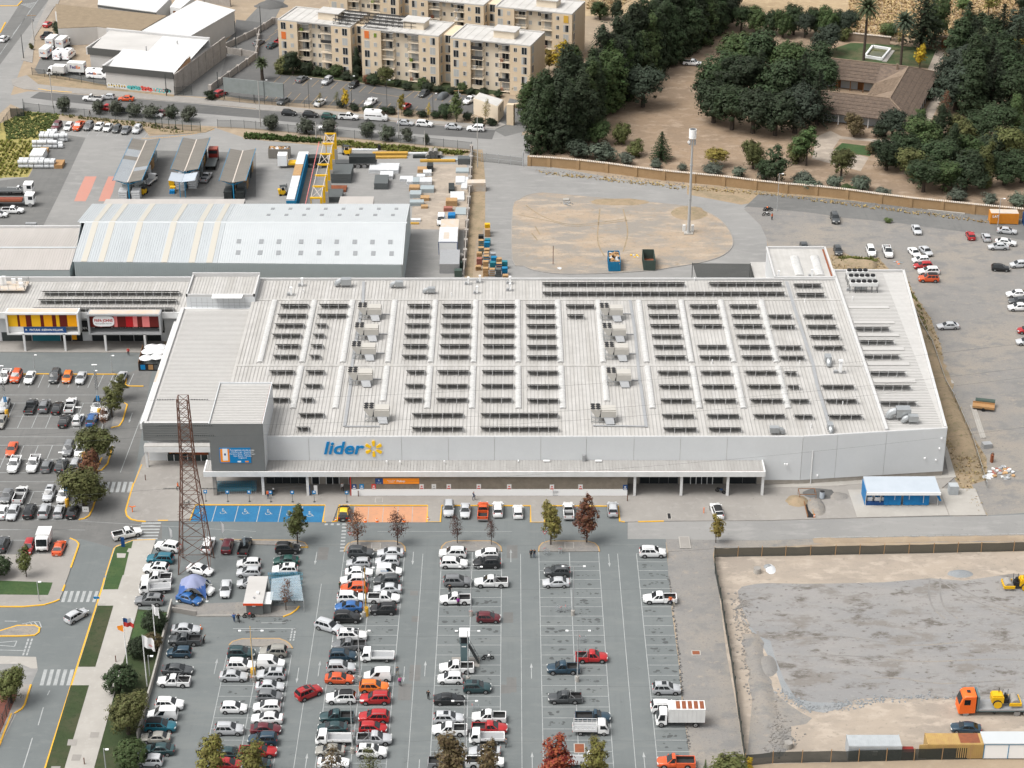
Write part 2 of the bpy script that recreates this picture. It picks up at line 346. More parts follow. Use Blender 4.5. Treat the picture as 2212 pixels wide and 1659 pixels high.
plaza=T(0,2,[(1330,500),(1230,640),(1155,860),(1110,1010),(1085,1100),(1095,1140),(1130,1172),(1190,1187),(1260,1192),(1640,1185),(1690,1045)])+T(1,2,[(600,1047),(578,1197),(660,1197),(715,1047),(1486,1050),(1478,1197),(1595,1197),(1605,1050)])+T(2,2,[(160,1052),(160,1200),(282,1200),(287,1052),(922,1056),(932,1192),(978,1196),(1312,1188),(2212,1182)])+T(3,2,[(700,1162),(1560,1142),(1890,1138),(1790,910),(1500,905),(1625,800),(1560,740),(0,860)])+T(2,2,[(2212,700),(0,700)])
slab('plaza_pavement',plaza,'concrete',KB)
slab('concrete_pad',T(3,2,[(690,920),(1470,910),(1560,1140),(770,1160)]),'m20',KB+.06)
slab('concrete_pad',T(3,2,[(1480,912),(1790,910),(1880,1138),(1570,1142)]),'m20',KB+.05)
slab('apron',T(3,2,[(560,845),(1560,795),(1515,560),(1545,545),(1625,812),(1000,850),(600,885),(-60,905),(-60,885)]),'m20',KB+.05)
sheet('blue_bays',T(0,2,[(1645,1187),(1692,1052)])+T(1,2,[(596,1055),(576,1195)]),'m58',3)
sheet('orange_bays',T(1,2,[(850,1060),(1480,1060),(1474,1195),(835,1195)]),'m59',3)
ISL=[T(0,2,[(1900,1345)])+T(1,2,[(0,1352),(350,1355),(420,1375),(450,1412),(388,1412),(330,1400),(0,1390)]),T(1,2,[(762,1450),(775,1410),(800,1380),(850,1363),(1200,1362),(1255,1380),(1285,1410),(1290,1450)]),T(1,2,[(1597,1450),(1605,1410),(1640,1375),(1700,1360),(2030,1360),(2080,1380),(2115,1410),(2122,1450)]),T(2,2,[(230,1450),(235,1410),(262,1378),(320,1360),(650,1362),(715,1380),(745,1410),(755,1450)])]
for a in ISL:
 pl=xy(a);slab('traffic_island',pl,'m43',KB,world=True)
for a in(T(0,3,[(1980,600),(2010,570),(2090,548),(2212,545)])+T(1,3,[(0,545),(200,545),(255,565),(290,590),(315,628)]),T(1,3,[(0,355),(235,355),(300,330),(350,295),(373,265),(130,262),(100,330),(0,325)])):
 slab('traffic_island',a,'m43',KB)
slab('pavement',T(0,3,[(1485,250),(2110,225),(2212,345),(1700,350),(1490,312)]),'m43',.02)
slab('pavement',T(2,2,[(1340,1345),(1890,1350),(1895,1412),(1530,1440),(1345,1450)]),'m43',.05)
sheet('dirt_verge',T(2,2,[(1328,1342),(1345,1440),(1350,1659)])+T(2,3,[(1352,0),(1395,300),(1450,760),(1480,1100),(1530,1500),(1545,1659),(1600,1900),(2100,1900),(2005,1560),(1960,1250),(1850,650),(1770,0)])+T(2,2,[(1735,1480),(1750,1420),(2212,1412)])+T(3,2,[(600,1375),(2500,1360),(2500,1290),(1500,1302),(380,1337)])+T(2,2,[(2212,1352),(1890,1350),(1890,1412),(1530,1440),(1530,1345)]),'m43',3)
sheet('building_site',T(2,2,[(1745,1470),(2212,1480)])+T(3,2,[(600,1470),(2500,1445)])+T(3,3,[(2500,1560),(0,1625)])+T(2,3,[(2020,1640),(1990,1500),(1960,1250),(1850,650),(1770,0)]),'m31',4)
pad=T(2,3,[(1950,130),(2050,80),(2212,62)])+T(3,3,[(300,68),(1000,55),(1400,20),(1700,40),(2500,30),(2500,1030),(1700,1045),(1450,1060),(1000,1055),(760,1065),(690,1120),(480,1180),(350,1150),(240,1080),(130,1000),(100,860),(40,640)])+T(2,3,[(2130,560),(2010,330)])
sheet('gravel_pad',smoothpts(xy(pad),2),'gravel_pad',5,world=True)
sheet('gravel_pad',T(3,3,[(-250,330),(-80,520),(20,560),(60,700),(140,900),(240,1060),(400,1090),(700,1100),(740,1050),(690,1120),(480,1183),(350,1155),(240,1085),(130,1005),(60,800),(-40,620)]),'m42',6)
sheet('spoil_strip',T(2,3,[(2090,900),(2212,930)])+T(3,3,[(60,1010),(180,1110),(300,1190),(380,1230),(330,1280),(200,1300),(200,1450),(120,1560),(-180,1580)]),'m43',6)
sheet('yard_paving',T(0,0,[(-300,1560),(40,1530),(250,1528),(440,1130),(530,1040),(1230,1100),(1290,1180),(1860,1105),(2110,1190)])+T(1,0,[(0,1200),(560,1245),(1000,1290),(1830,1345),(1870,1300),(1850,1659)])+T(1,1,[(1850,0),(1800,760),(-2212,760)])+T(0,1,[(-300,700)]),'m4',1)
sheet('yard_lane',T(0,0,[(-300,1600),(250,1528),(450,1150),(740,1190),(520,1659)])+T(0,1,[(370,300),(-300,300)]),'m3',2)
sheet('yard_lane',T(0,0,[(1330,1300),(2212,1320),(2212,1700),(1220,1700)]),'m3',2)
sheet('painted_bay',T(0,0,[(735,1525),(835,1525),(780,1659)])+T(0,1,[(740,80),(640,80)])+T(0,0,[(672,1659)]),'m60',3)
sheet('painted_bay',T(0,0,[(938,1525),(1010,1525),(975,1659)])+T(0,1,[(940,80),(850,80)])+T(0,0,[(880,1659)]),'m60',3)
sheet('dirt_yard',T(1,0,[(1500,1420),(1820,1420),(1850,1659)])+T(1,1,[(1840,0),(1830,330),(1340,320),(1360,0)])+T(1,0,[(1350,1659)]),'m31',2)
sheet('dirt_strip',T(1,0,[(1870,1300),(1960,1310),(1990,1659)])+T(1,1,[(1980,0),(1980,300),(1900,420),(1870,760),(1800,760),(1840,0)])+T(1,0,[(1855,1659)]),'m110',3)
sheet('crop_field',T(0,0,[(215,962),(520,985),(460,1130),(240,1530),(30,1535),(-500,1659),(-600,1250),(20,1060)]),'m34',2)
verge=T(0,0,[(520,985),(900,1040),(1340,1075),(1240,1105),(560,1015)])
sheet('verge',verge,'m110',2)
slab('verge',T(0,0,[(1235,1110),(1345,1105),(1640,1130),(1750,1100),(1860,1105),(1780,1145),(1500,1165),(1290,1160)]),'m110',.1)
sheet('verge',T(1,0,[(-110,1150),(0,1155),(560,1200),(1000,1250),(1830,1340),(1860,1310),(1700,1350),(1000,1300),(0,1208),(-110,1200)])+T(1,0,[(-100,1150)]),'m110',3)
sheet('street',T(0,0,[(-600,900),(110,820),(240,790),(330,790),(1150,850),(1700,895),(2212,945)])+T(1,0,[(700,1000),(1200,1050),(2070,1118),(2300,1100),(2300,1300),(1860,1290),(0,1112)])+T(0,0,[(1330,1062),(230,962),(90,900),(-600,1500)]),'m4',3)
sheet('street_lane',T(0,0,[(260,845),(340,795),(1150,853),(1700,900),(2212,950)])+T(1,0,[(700,1005),(1200,1055),(2070,1125),(2040,1205),(1400,1160),(700,1092),(200,1045)])+T(0,0,[(2212,1020),(1700,978),(900,915),(450,870)]),'m1',4)
sheet('avenue',T(0,0,[(-800,1000),(-60,840),(90,830),(190,560),(440,0),(640,-400),(-800,-400)]),'m4',3)
sheet('avenue',T(0,0,[(-60,640),(170,330),(420,0),(640,-400),(320,-400),(180,20),(0,300),(-300,640)]),'m3',4)
slab('pavement',T(0,0,[(100,690),(240,650),(420,730),(1150,800),(1750,850),(2212,900)])+T(1,0,[(700,965),(1200,1020),(2070,1085),(2110,1060),(2160,1080),(2070,1118),(1200,1046),(700,996),(0,950)])+T(0,0,[(2212,940),(1150,848),(330,785),(200,770),(110,740)]),'concrete',KB)
sheet('verge',T(0,0,[(230,650),(420,640),(920,740),(1510,815),(1500,840),(1150,800),(600,760),(330,730)]),'m110',32)
slab('pavement',T(0,0,[(300,320),(470,60),(500,40),(640,-300),(560,-300),(180,520),(280,545)]),'concrete',KB)
sheet('yard_paving',T(0,0,[(300,600),(430,330),(620,400),(620,560),(920,620),(920,740),(330,640)]),'m3',2)
sheet('apartment_car_park',T(1,0,[(-170,170),(150,205),(290,230),(280,430),(160,640),(480,670),(1060,738),(1370,790),(1900,830),(1890,990),(1200,945),(700,915),(0,870),(-280,830),(-340,780)]),'m1',2)
sheet('back_lane',T(0,0,[(1440,820),(1520,700),(1950,360),(2212,80)])+T(1,0,[(400,-300),(300,-100),(150,190),(-60,300),(-330,780),(-400,840)]),'m3',1)
sheet('garden',T(1,0,[(160,640),(280,420),(300,300),(2300,600),(2300,800),(1900,820),(1370,785),(1060,733),(480,665)]),'m48',3)
sheet('entry_paving',T(2,0,[(-20,850),(120,880),(130,1130),(-60,1180),(-150,1130)]),'m3',4)
sheet('estate_ground',[(1140,335),(1180,180),(1330,60),(1450,40),(2400,40),(2400,460),(2130,455),(1800,420),(1500,385),(1300,358)],'m32',1)
sheet('meadow',T(2,0,[(560,-500),(600,140),(1900,110),(2212,110)])+T(3,0,[(720,290),(1450,360),(2600,420),(2900,-700),(-1000,-700)]),'m28',2)
sheet('estate_lawn',T(3,0,[(560,420),(720,370),(1060,385),(1460,430),(1400,590),(800,540),(480,490)]),'estate_lawn',2)
sheet('estate_lawn',T(3,0,[(640,1235),(930,1270),(880,1350),(560,1300)]),'lawn',2)
sheet('estate_path',T(3,0,[(1450,440),(1530,450),(1460,620),(1380,600)]),'m31',3)
sheet('estate_path',T(3,0,[(1530,760),(1480,900),(1400,1060),(1250,1280),(1100,1240),(620,1200),(560,1290),(870,1360),(800,1480),(380,1370),(420,1180),(540,1130),(640,1180),(1180,1220),(1340,980),(1450,800)]),'m31',3)
# = painted lines and kerbs
ZM=4*LV
mk=MB()
COLS=[(-43.2,-38.3,-33.4),(-27.5,-22.6,-17.6),(-11.5,-6.5,-1.7),(4.4,9.4,14.2),(20.4,25.2)]
PIT=2.63;Y0=284.53
for ci,cs in enumerate(COLS):
 k0,k1=(10,27)if ci==0 else(0,27)
 if ci==4:k0=0
 ys=[Y0-PIT*k for k in range(k0,k1)]
 if ci==4:ys=[287.1]+ys
 top=ys[0]+(2.9 if ci in(1,2,3)else.0)
 for x in(cs if ci!=4 else cs[:1]):line(mk,(x,top),(x,ys[-1]),.12 if x==cs[1]and ci!=4 else.11,ZM)
 for y in ys:line(mk,(cs[0],y),(cs[-1],y),.095,ZM)
for x in(-30.5,-14.6,1.4,17.3):line(mk,(x,287 if x>-20 else 278),(x,225),.10,ZM)
xo=G(0,2,205,260).x
for a,b,c in((339.76,334.6,329.93),(323.55,318.5,313.66),(307.12,302.4,297.69)):
 for y in(a,b,c):line(mk,(-104,y),(-73.5 if a>330 else-71.5,y),.12,ZM+LV)
 for k in range(-6,7):line(mk,(xo+k*2.56,a),(xo+k*2.56,c),.12,ZM+LV)
line(mk,(-104,291.2),(-77,291.2),.12,ZM+LV);line(mk,(-104,294.5),(-74,294.5),.10,ZM+LV)
for k in range(-4,8):line(mk,(xo-.3+k*2.56,291.2),(xo-.3+k*2.56,286.4),.12,ZM+LV)
for y in(343.0,326.7,310.5):line(mk,(-104,y),(-75,y),.10,ZM+LV)
for k in range(12):
 u=210+k*86;a=G(0,1,u,1570);b=G(0,1,u-40,1659);line(mk,a,b+(b-a)*.35,.12,ZM+LV)
line(mk,G(0,2,1235,250),G(0,2,1040,765),.12,ZM+LV)
for c,r,u,v,d in((1,3,363,840,-1),(1,3,543,820,1),(1,3,1280,830,-1),(1,3,1460,820,1),(2,3,168,840,1),(2,3,175,1620,1),(1,3,430,1630,1),(1,3,1410,1640,-1),(2,2,838,1510,-1),(0,2,1133,280,-1),(2,3,1145,1620,1),(1,2,520,1490,-1),(0,3,1860,800,1),(1,2,1358,1490,-1),(2,2,-10,1500,1)):
 p=G(c,r,u,v);z=ZM+LV*1.5
 mk.face([(p.x-.06,p.y-1.4*1,z),(p.x+.06,p.y-1.4,z),(p.x+.06,p.y+1.4,z),(p.x-.06,p.y+1.4,z)])
 e=p.y+d*1.4;t=[(p.x-.22,e,z+LV),(p.x+.22,e,z+LV),(p.x,e+d*1.2,z+LV)]
 mk.face(t if d>0 else t[::-1])
def zebra(c,r,bars):
 for a in bars:mk.face([(*G(c,r,*p).xy,ZM+LV)for p in a])
zebra(0,2,[[(848+k*49.5,937),(878+k*49.5,937),(902+k*49.5,846),(872+k*49.5,846)]for k in range(6)])
zebra(0,2,[[(1222-k*8,1210+k*27),(1392-k*6,1208+k*27),(1392-k*6,1196+k*27),(1226-k*8,1197+k*27)]for k in range(6)])
zebra(0,3,[[(528+k*53.5,226),(556+k*53.5,226),(586+k*53.5,131),(558+k*53.5,131)]for k in range(6)])
zebra(0,3,[[(342+k*57.5,946),(375+k*57.5,946),(411+k*57.5,808),(380+k*57.5,808)]for k in range(5)])
zebra(1,2,[[(744-k*2.6,1219+k*28.8),(783-k*2.6,1219+k*28.8),(785-k*2.6,1206+k*28.8),(746-k*2.6,1206+k*28.8)]for k in range(9)])
zebra(1,2,[[(592+k*52,1221),(618+k*52,1221),(622+k*52,1206),(596+k*52,1206)]for k in range(3)])
for k in range(5):zebra(0,3,[[(192+k*10,686-k*30),(207+k*10,686-k*30),(214+k*10,662-k*30),(199+k*10,662-k*30)],[(224+k*10,686-k*30),(238+k*10,686-k*30),(246+k*10,662-k*30),(231+k*10,662-k*30)]])
for k in range(5):zebra(1,3,[[(288+k*4,560-k*22),(301+k*4,560-k*22),(305+k*4,544-k*22),(292+k*4,544-k*22)],[(316+k*4,560-k*22),(329+k*4,560-k*22),(333+k*4,544-k*22),(320+k*4,544-k*22)]])
for a,b in(((0,640),(210,645)),((40,390),(150,392)),((0,575),(145,562)),((145,562),(125,610)),((125,610),(0,600)),((430,990),(410,1030)),((375,1135),(330,1290)),((280,1400),(200,1659)),((190,415),(290,395)),((290,395),(340,395)),((340,395),(358,445)),((215,405),(240,428)),((255,395),(285,430)),((295,395),(330,435))):
 line(mk,G(0,3,*a),G(0,3,*b),.16,ZM+LV)
for a,b in(((-200,455),(345,455)),((345,455),(330,480)),((45,405),(260,405))):line(mk,G(1,3,*a),G(1,3,*b),.13,ZM+LV)
for a,b in(((1050,1275),(2212,1275)),):line(mk,G(1,2,*a),G(1,2,*b),.07,ZM+LV)
line(mk,G(0,2,0,1258),G(0,2,735,1262),.1,ZM+LV);line(mk,G(0,2,600,1180),G(1,2,0,1275),.08,ZM+LV)
for k in range(26):
 a=G(3,2,400+k*70,1327-k*1.3);line(mk,a,a+Vector((1.2,0,0)),.12,ZM+LV)
for a,b in(((1870,1052),(1830,1190)),((2060,1052),(2025,1190))):line(mk,G(0,2,*a),G(0,2,*b),.13,ZM+LV)
for a,b in(((36,1052),(5,1192)),((221,1054),(190,1194)),((405,1056),(392,1130))):line(mk,G(1,2,*a),G(1,2,*b),.13,ZM+LV)
def wheelchair(p,s=1.0):
 z=ZM+2*LV;seg=[]
 for k in range(10):
  a=radians(150+k*24);seg.append((p.x+cos(a)*.42*s,p.y-.25+sin(a)*.42*s))
 for a,b in zip(seg,seg[1:]):line(mk,a,b,.11,z)
 for a,b in(((-.1,.75),(-.1,.1)),((-.1,.1),(.4,.1)),((.4,.1),(.6,-.45)),((.6,-.45),(.8,-.4)),((-.1,.45),(.3,.45))):
  line(mk,(p.x+a[0]*s,p.y+a[1]*s),(p.x+b[0]*s,p.y+b[1]*s),.14,z+LV)
 mk.face([(p.x-.1+cos(a)*.17,p.y+.95+sin(a)*.17,z)for a in[2*pi*i/8 for i in range(8)]])
for c,r,u,v in((0,2,1745,1105),(0,2,1925,1105),(0,2,2117,1108),(1,2,103,1113),(1,2,287,1120),(1,2,462,1130)):wheelchair(G(c,r,u,v))
for k in range(6):
 u=850+k*126;line(mk,G(1,2,u,1060),G(1,2,u-14+k*2,1195),.09,ZM+LV)
for k in range(10):line(mk,G(0,0,540+k*82,1120+k*3),G(0,0,505+k*82,1165+k*3),.09,ZM)
line(mk,G(0,0,110,300),G(0,0,330,0),.15,ZM+LV*2);line(mk,G(0,0,0,470),G(0,0,260,90),.12,ZM+LV*2)
for k in range(8):line(mk,G(0,0,180+k*18,35-k*2),G(0,0,270+k*8,70-k*9),.25,ZM+LV*2)
mk.b('road_marking','m61');tag(bpy.data.objects['road_marking'],kind='structure')
mk=MB()
for k in range(15):
 u=215+k*82;v=655+k*9.5
 if u>1050:continue
 line(mk,G(1,0,u,v),G(1,0,u-62,v+58),.1,5*LV)
for k in range(18):
 u=150+k*78;v=782+k*8.6
 if u>1900:continue
 line(mk,G(1,0,u,v),G(1,0,u-75,v+80),.1,5*LV)
for k in range(8):line(mk,G(1,0,1420+k*60,790+k*8),G(1,0,1365+k*60,845+k*8),.1,5*LV)
for k in range(6):line(mk,G(1,0,230-k*52,225+k*50),G(1,0,160-k*52,270+k*52),.1,5*LV)
line(mk,G(1,0,1000,800),G(1,0,1290,845),.12,5*LV);line(mk,G(1,0,1290,845),G(1,0,1365,788),.12,5*LV)
for k in range(30):line(mk,G(0,0,1240+k*21,1193-(k*.09)**2*11),G(0,0,1230+k*21,1198-(k*.09)**2*11),.5,5*LV)
tag(mk.b('road_marking','m57'),kind='structure')
def kerb(pts,mat='m62',wd=.26,h=KB+.012):
 tag(pb(MB(),xy(pts),wd,0,h).b('kerb',mat),kind='structure')
kerb(T(0,2,[(1155,860),(1110,1010),(1086,1100),(1096,1140),(1131,1171),(1191,1186),(1260,1191)]))
kerb(T(0,2,[(1365,1183),(1452,1183)]));kerb(T(0,2,[(1225,700),(1160,862)]),wd=.16)
kerb(T(0,2,[(1641,1183),(1690,1047)])+T(1,2,[(598,1050),(577,1195),(605,1195)]))
kerb(T(1,2,[(655,1193),(700,1190),(717,1051),(1484,1053),(1477,1195),(1593,1195),(1604,1053)])+T(2,2,[(160,1055),(161,1198),(281,1198),(287,1055),(920,1059),(931,1190),(975,1194)]))
kerb(T(2,2,[(1090,1193),(1312,1188)]))
for i,a in enumerate(ISL):kerb(a[:6]if i==0 else a,'m57',.2)
kerb(T(1,2,[(450,1412),(388,1412)]))
kerb(T(0,3,[(1980,600),(2010,570),(2090,548),(2212,545)])+T(1,3,[(0,545),(200,545),(255,565),(290,590),(315,628)]),'m57',.2)
kerb(T(1,3,[(235,355),(300,330),(350,295),(373,265)]))
kerb(T(0,2,[(605,1335),(660,1360),(680,1385),(678,1400),(612,1590)]));kerb(T(0,3,[(560,80),(540,135)]))
kerb(T(0,3,[(-200,270),(0,268),(200,268),(380,252),(480,222),(515,205)]))
kerb(T(0,3,[(385,1680),(890,80),(905,20)]));kerb(T(0,2,[(912,1659),(985,1425),(1010,1405),(1150,1355),(1345,1347)]),wd=.16)
kerb(T(0,3,[(-200,523),(0,523),(180,522),(300,515),(335,490),(343,452),(300,430),(150,432),(0,478)]))
kerb(T(0,3,[(268,942),(255,980),(215,1110),(190,1150),(125,1190)]));kerb(T(0,3,[(100,1190),(0,1450),(-60,1600)]))
for a in(T(0,2,[(1060,160),(1100,180),(1060,320),(1030,365),(960,380),(1000,200)]),T(0,2,[(972,540),(930,690),(880,745),(830,758),(880,640),(930,540)]),T(0,2,[(835,965),(800,1080),(770,1140),(730,1165),(680,1175),(740,1000),(790,960)])):
 slab('traffic_island',a,'m43',KB);kerb(a[:5])
kerb(T(0,2,[(1080,5),(1110,20),(1240,22)]));kerb(T(0,1,[(310,1575),(425,1575)]));kerb(T(0,1,[(620,1577),(1100,1577),(1085,1659)]));kerb(T(0,1,[(195,1577),(225,1577)]))
kerb(T(0,0,[(0,52),(150,52),(190,10)]),wd=.4);kerb(T(0,0,[(48,195),(0,285)]),wd=.4);kerb(T(0,0,[(330,770),(420,785),(620,800)]),wd=.3)
# = the supermarket
M('m79',(.455,.442,.422),.7,n=(.45,.5),col2=(.365,.35,.325),streak=(1.8,.1,1),n2=(.35,.10),spec=.25)
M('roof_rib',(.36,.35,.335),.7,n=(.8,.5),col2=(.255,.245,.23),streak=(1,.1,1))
M('m80',(.45,.438,.42),.7,n=(.5,.5),col2=(.405,.393,.375),streak=(.12,1.6,1),n2=(1.2,.06),spec=.25)
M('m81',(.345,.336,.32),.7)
M('m76',(.37,.36,.343),.75,n=(.6,.5),col2=(.29,.28,.265),streak=(2,.3,1))
M('flashing',(.53,.525,.515),.6,n=(.9,.3),col2=(.47,.465,.455))
M('skylight',(.52,.515,.50),.45,n=(1.5,.5),col2=(.42,.415,.40))
M('m114',(.60,.615,.62),.55,n=(.25,.3),col2=(.56,.575,.58),n2=(2,.025))
M('m113',(.165,.17,.165),.7,n=(.6,.3),col2=(.145,.15,.146))
M('m112',(.26,.225,.18),.8,n=(.8,.3),col2=(.175,.15,.12))
M('m116',(.68,.68,.67),.6,n=(.7,.4),col2=(.58,.58,.565))
M('m115',(.80,.80,.79),.5)
M('plinth',(.34,.315,.28),.9,n=(.7,.5),col2=(.26,.235,.20))
M('m96',(.36,.365,.37),.5,n=(2,.3),col2=(.30,.305,.31),metal=.2)
M('m95',(.10,.105,.105),.6,metal=.2)
M('galv',(.42,.435,.44),.4,metal=.5,n=(3,.3),col2=(.34,.355,.36))
M('m108',(.46,.44,.40),.6,n=(1.2,.3),col2=(.41,.39,.355))
M('black',(.018,.018,.019),.6)
M('m94',(.012,.016,.03),.15,spec=.5)
M('m93',(.13,.127,.118),.7)
M('alu',(.42,.42,.41),.4,metal=.4)
M('m36',(.02,.024,.027),.12,spec=.5)
M('m37',(.035,.045,.045),.15,spec=.5)
M('m90',(.006,.19,.44),.4);M('m92',(.84,.50,.01),.4);M('m91',(.84,.27,.02),.5)
M('m67',(.66,.65,.63),.6);M('m66',(.55,.05,.04),.6);M('navy',(.012,.06,.19),.5);M('rust',(.27,.085,.035),.9,n=(1.4,.4),col2=(.16,.06,.035))
M('teal',(.02,.16,.20),.5);M('m13',(.2,.02,.015),.6)
M('stain',(.52,.41,.30),.8,n=(.8,.5),col2=(.47,.45,.42))
YC=P(1000,1072).y;YW=YC+4.0;ZW=ZH(YW,943);ZR=ZW-.45
store=TH('supermarket_building','long grey supermarket with pale ribbed roof, blue lettering and a yellow burst sign','supermarket',(10,YW,0))
XL=-50.9;XF=P(568,943,ZW).x
pr1=P(1735,943,ZW);pr2=P(2046,924.5,ZW)
XR=pr2.x;XM=P(1884,829.5,ZW).x
YB=P(1000,600,ZW).y;YB2=P(1980,582,ZW).y
body=[(XF,YW),(pr1.x,YW),(pr2.x,pr2.y),(P(1950,582,ZW).x+.3,YB2),(XM,YB2),(XM,YB),(XL,YB),(XL,320.9),(XF,320.9)]
MB().p(body,0,ZR-.02,mi=0).b('wall',['plinth'],store)
MB().p(body,ZR-.016,ZR,bottom=False).b('roof','m79',store)
js=[XF]+[P(q(1,2,u,0)[0],960,ZW-1).x for u in(450,1255,1660,2060)]+[P(q(2,2,u,0)[0],960,ZW-1).x for u in(250,645,1058,1460,1865)]+[pr1.x]
for a,b in zip(js,js[1:]):
 MB().B(a+.025,b-.025,YW-.07,YW-.003,4.9,ZW).b('cladding_panel','m114',store)
def slant_panel(f0,f1,z0,z1,mat,off=.07,name='cladding_panel'):
 a=pr1.lerp(pr2,f0);b=pr1.lerp(pr2,f1);d=(b-a).normalized();n=Vector((d.y,-d.x,0))
 a=a+d*.025;b=b-d*.025
 return MB().p([(a+n*.003).xy,(b+n*.003).xy,(b+n*off).xy,(a+n*off).xy],z0,z1).b(name,mat,store)
MB().B(P(1653,1022,4.5).x+.03,pr1.x-.025,YW-.07,YW-.003,.95,4.895).b('cladding_panel','m114',store)
for f0,f1 in((0,.24),(.24,.58),(.58,1)):slant_panel(f0,f1,.95,ZW,'m114')
a=pr1.lerp(pr2,.075)
MB().t((a.x,a.y-.15,.2),(a.x,a.y-.15,6.6),.09).b('downpipe','m116',store)
MB().p([(XR-.0,pr2.y),(XR+.07,pr2.y),(body[3][0]+.07,YB2),(body[3][0],YB2)],.9,ZW).b('cladding_panel','m114',store)
def parapet(a,b,z0,z1,wd=.3,mat='flashing'):
 return pb(MB(),[a,b],wd,z0,z1).b('parapet',mat,store)
parapet((XF+.1,YW+.17),(pr1.x,YW+.17),ZR+.003,ZW+.02);parapet((pr1.x+.1,YW+.19),(pr2.x-.05,pr2.y+.17),ZR+.003,ZW+.025)
parapet((XL,YB-.2),(XM-.3,YB-.2),ZR+.003,ZW+.02,.4);parapet((XM,YB2-.2),(body[3][0]-.4,YB2-.2),ZR+.003,ZW+.02,.4)
parapet((XR-.2,pr2.y+.5),(body[3][0]-.2,YB2-.2),ZR+.003,ZW+.03,.4);parapet((XM-.1,YW+2.6),(XM-.1,YB2+.1),ZR+.003,ZW+.12,.5)
YX=[P(1000,648,ZR).y,P(1000,790,ZR).y]
mbx=MB()
for y in YX:mbx.B(XL+.3,XM-.5,y-.3,y+.3,ZR+.004,ZR+.12)
mbx.b('ridge_flashing','m79',store)
def tray(pts,wd=.5):
 return pb(MB(),[P(*d,ZR).xy for d in pts],wd,ZR+.125,ZR+.2).b('cable_tray','m96',store)
tray(T(1,1,[(930,780),(925,940),(830,1500)])+T(1,2,[(820,0),(765,372)]),.55);tray(T(1,2,[(765,372),(1070,372)]),.35)
tray(T(2,1,[(1020,940),(1060,1200),(1105,1659)])+T(2,2,[(1110,0),(1160,378)]),.55);tray(T(2,2,[(700,365),(1150,372)]),.35)
tray(T(3,1,[(160,780),(225,1000),(390,1500)])+T(3,2,[(420,0),(520,330)]),.6)
for u,v in((1090,1062),(1063,1232),(1040,1398),(1010,1622)):tray(T(1,1,[(u-10,v),(u+70,v)]),.22)
for u,v in((935,1057),(960,1235),(980,1403),(1005,1632)):tray(T(2,1,[(u,v),(u+92,v)]),.22)
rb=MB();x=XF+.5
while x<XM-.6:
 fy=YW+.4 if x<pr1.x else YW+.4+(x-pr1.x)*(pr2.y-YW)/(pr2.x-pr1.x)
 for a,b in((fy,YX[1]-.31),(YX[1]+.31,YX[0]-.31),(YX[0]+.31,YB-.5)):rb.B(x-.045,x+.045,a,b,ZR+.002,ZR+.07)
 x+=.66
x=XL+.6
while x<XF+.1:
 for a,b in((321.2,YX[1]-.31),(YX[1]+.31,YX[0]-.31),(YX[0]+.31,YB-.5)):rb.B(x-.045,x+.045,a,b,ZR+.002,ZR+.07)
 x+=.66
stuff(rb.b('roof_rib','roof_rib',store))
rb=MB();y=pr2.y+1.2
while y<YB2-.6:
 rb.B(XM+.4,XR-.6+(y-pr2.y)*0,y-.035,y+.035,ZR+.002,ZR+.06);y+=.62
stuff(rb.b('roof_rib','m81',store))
MB().p([(XM+.2,pr2.y+.3),(XR-.45,pr2.y+.55),(body[3][0]-.45,YB2-.4),(XM+.2,YB2-.4)],ZR+.001,ZR+.0015).b('roof','m80',store)
SX=[P(q(1,2,320,205)[0],q(1,2,0,205)[1],ZR).x]+[P(*q(1,2,u,v),ZR).x for u,v in((685,210),(1098,150),(1478,215),(1865,210))]+[P(*q(2,2,u,v),ZR).x for u,v in((55,222),(440,220),(820,160),(1215,215),(1620,215),(2002,220))]+[P(*q(3,2,175,215),ZR).x]
def rooflight(x,y0,y1,wd=1.15):
 mb=MB();n=int((y1-y0)/.95);st=(y1-y0)/n;rings=[]
 for i in range(n):
  for yy,k in((y0+i*st+.03,.82),(y0+i*st+.12,1.0),(y0+(i+1)*st-.12,1.0),(y0+(i+1)*st-.03,.82)):
   rings.append([(x+cos(a)*wd/2,yy,ZR+.05+sin(a)*.34*k)for a in[pi*j/6 for j in range(7)]])
 mb.loft(rings,closed=True);return mb.b('rooflight','skylight',store,smooth=35)
YE=P(1000,829.5+215/4,ZR).y;YE2=P(1000,829.5+152/4,ZR).y
for i,sx in enumerate(SX):
 if i>0 or True:
  e=YE2 if i in(2,7)else YE
  rooflight(sx,e,YX[1]-.5);rooflight(sx,YX[1]+1.2,YX[0]-.4)
rooflight(P(*q(1,1,35,1465),ZR).x,YX[1]+1.2,YX[0]-.4)
# = entrance canopy
CXL=P(440,1022,4.5).x;CXR=P(1653,1022,4.5).x
mb=MB();mb.B(CXL,CXR,YC-.35,YC-.1,4.04,5.02);mb.B(CXL,CXL+.25,YC-.099,YW-.08,4.04,5.0);mb.B(CXR-.25,CXR,YC-.099,YW-.08,4.04,5.0)
mb.b('fascia','m116',store)
mb=MB();mb.p([(CXL+.26,YC-.09),(CXR-.26,YC-.09),(CXR-.26,YW-.09),(CXL+.26,YW-.09)],4.3,4.9);mb.b('canopy_roof','m76',store)
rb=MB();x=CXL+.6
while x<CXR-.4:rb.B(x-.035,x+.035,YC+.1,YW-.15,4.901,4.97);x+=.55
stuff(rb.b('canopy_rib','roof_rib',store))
MB().B(CXL+.3,CXR-.3,YC-.085,YC+.08,4.901,4.96).b('gutter','rust',store)
bx0=P(760,1072).x;bx1=P(1354,1072).x
MB().B(bx0,bx1,YC+.1,YW-.1,KB,4.03).b('pickup_block','m112',store)
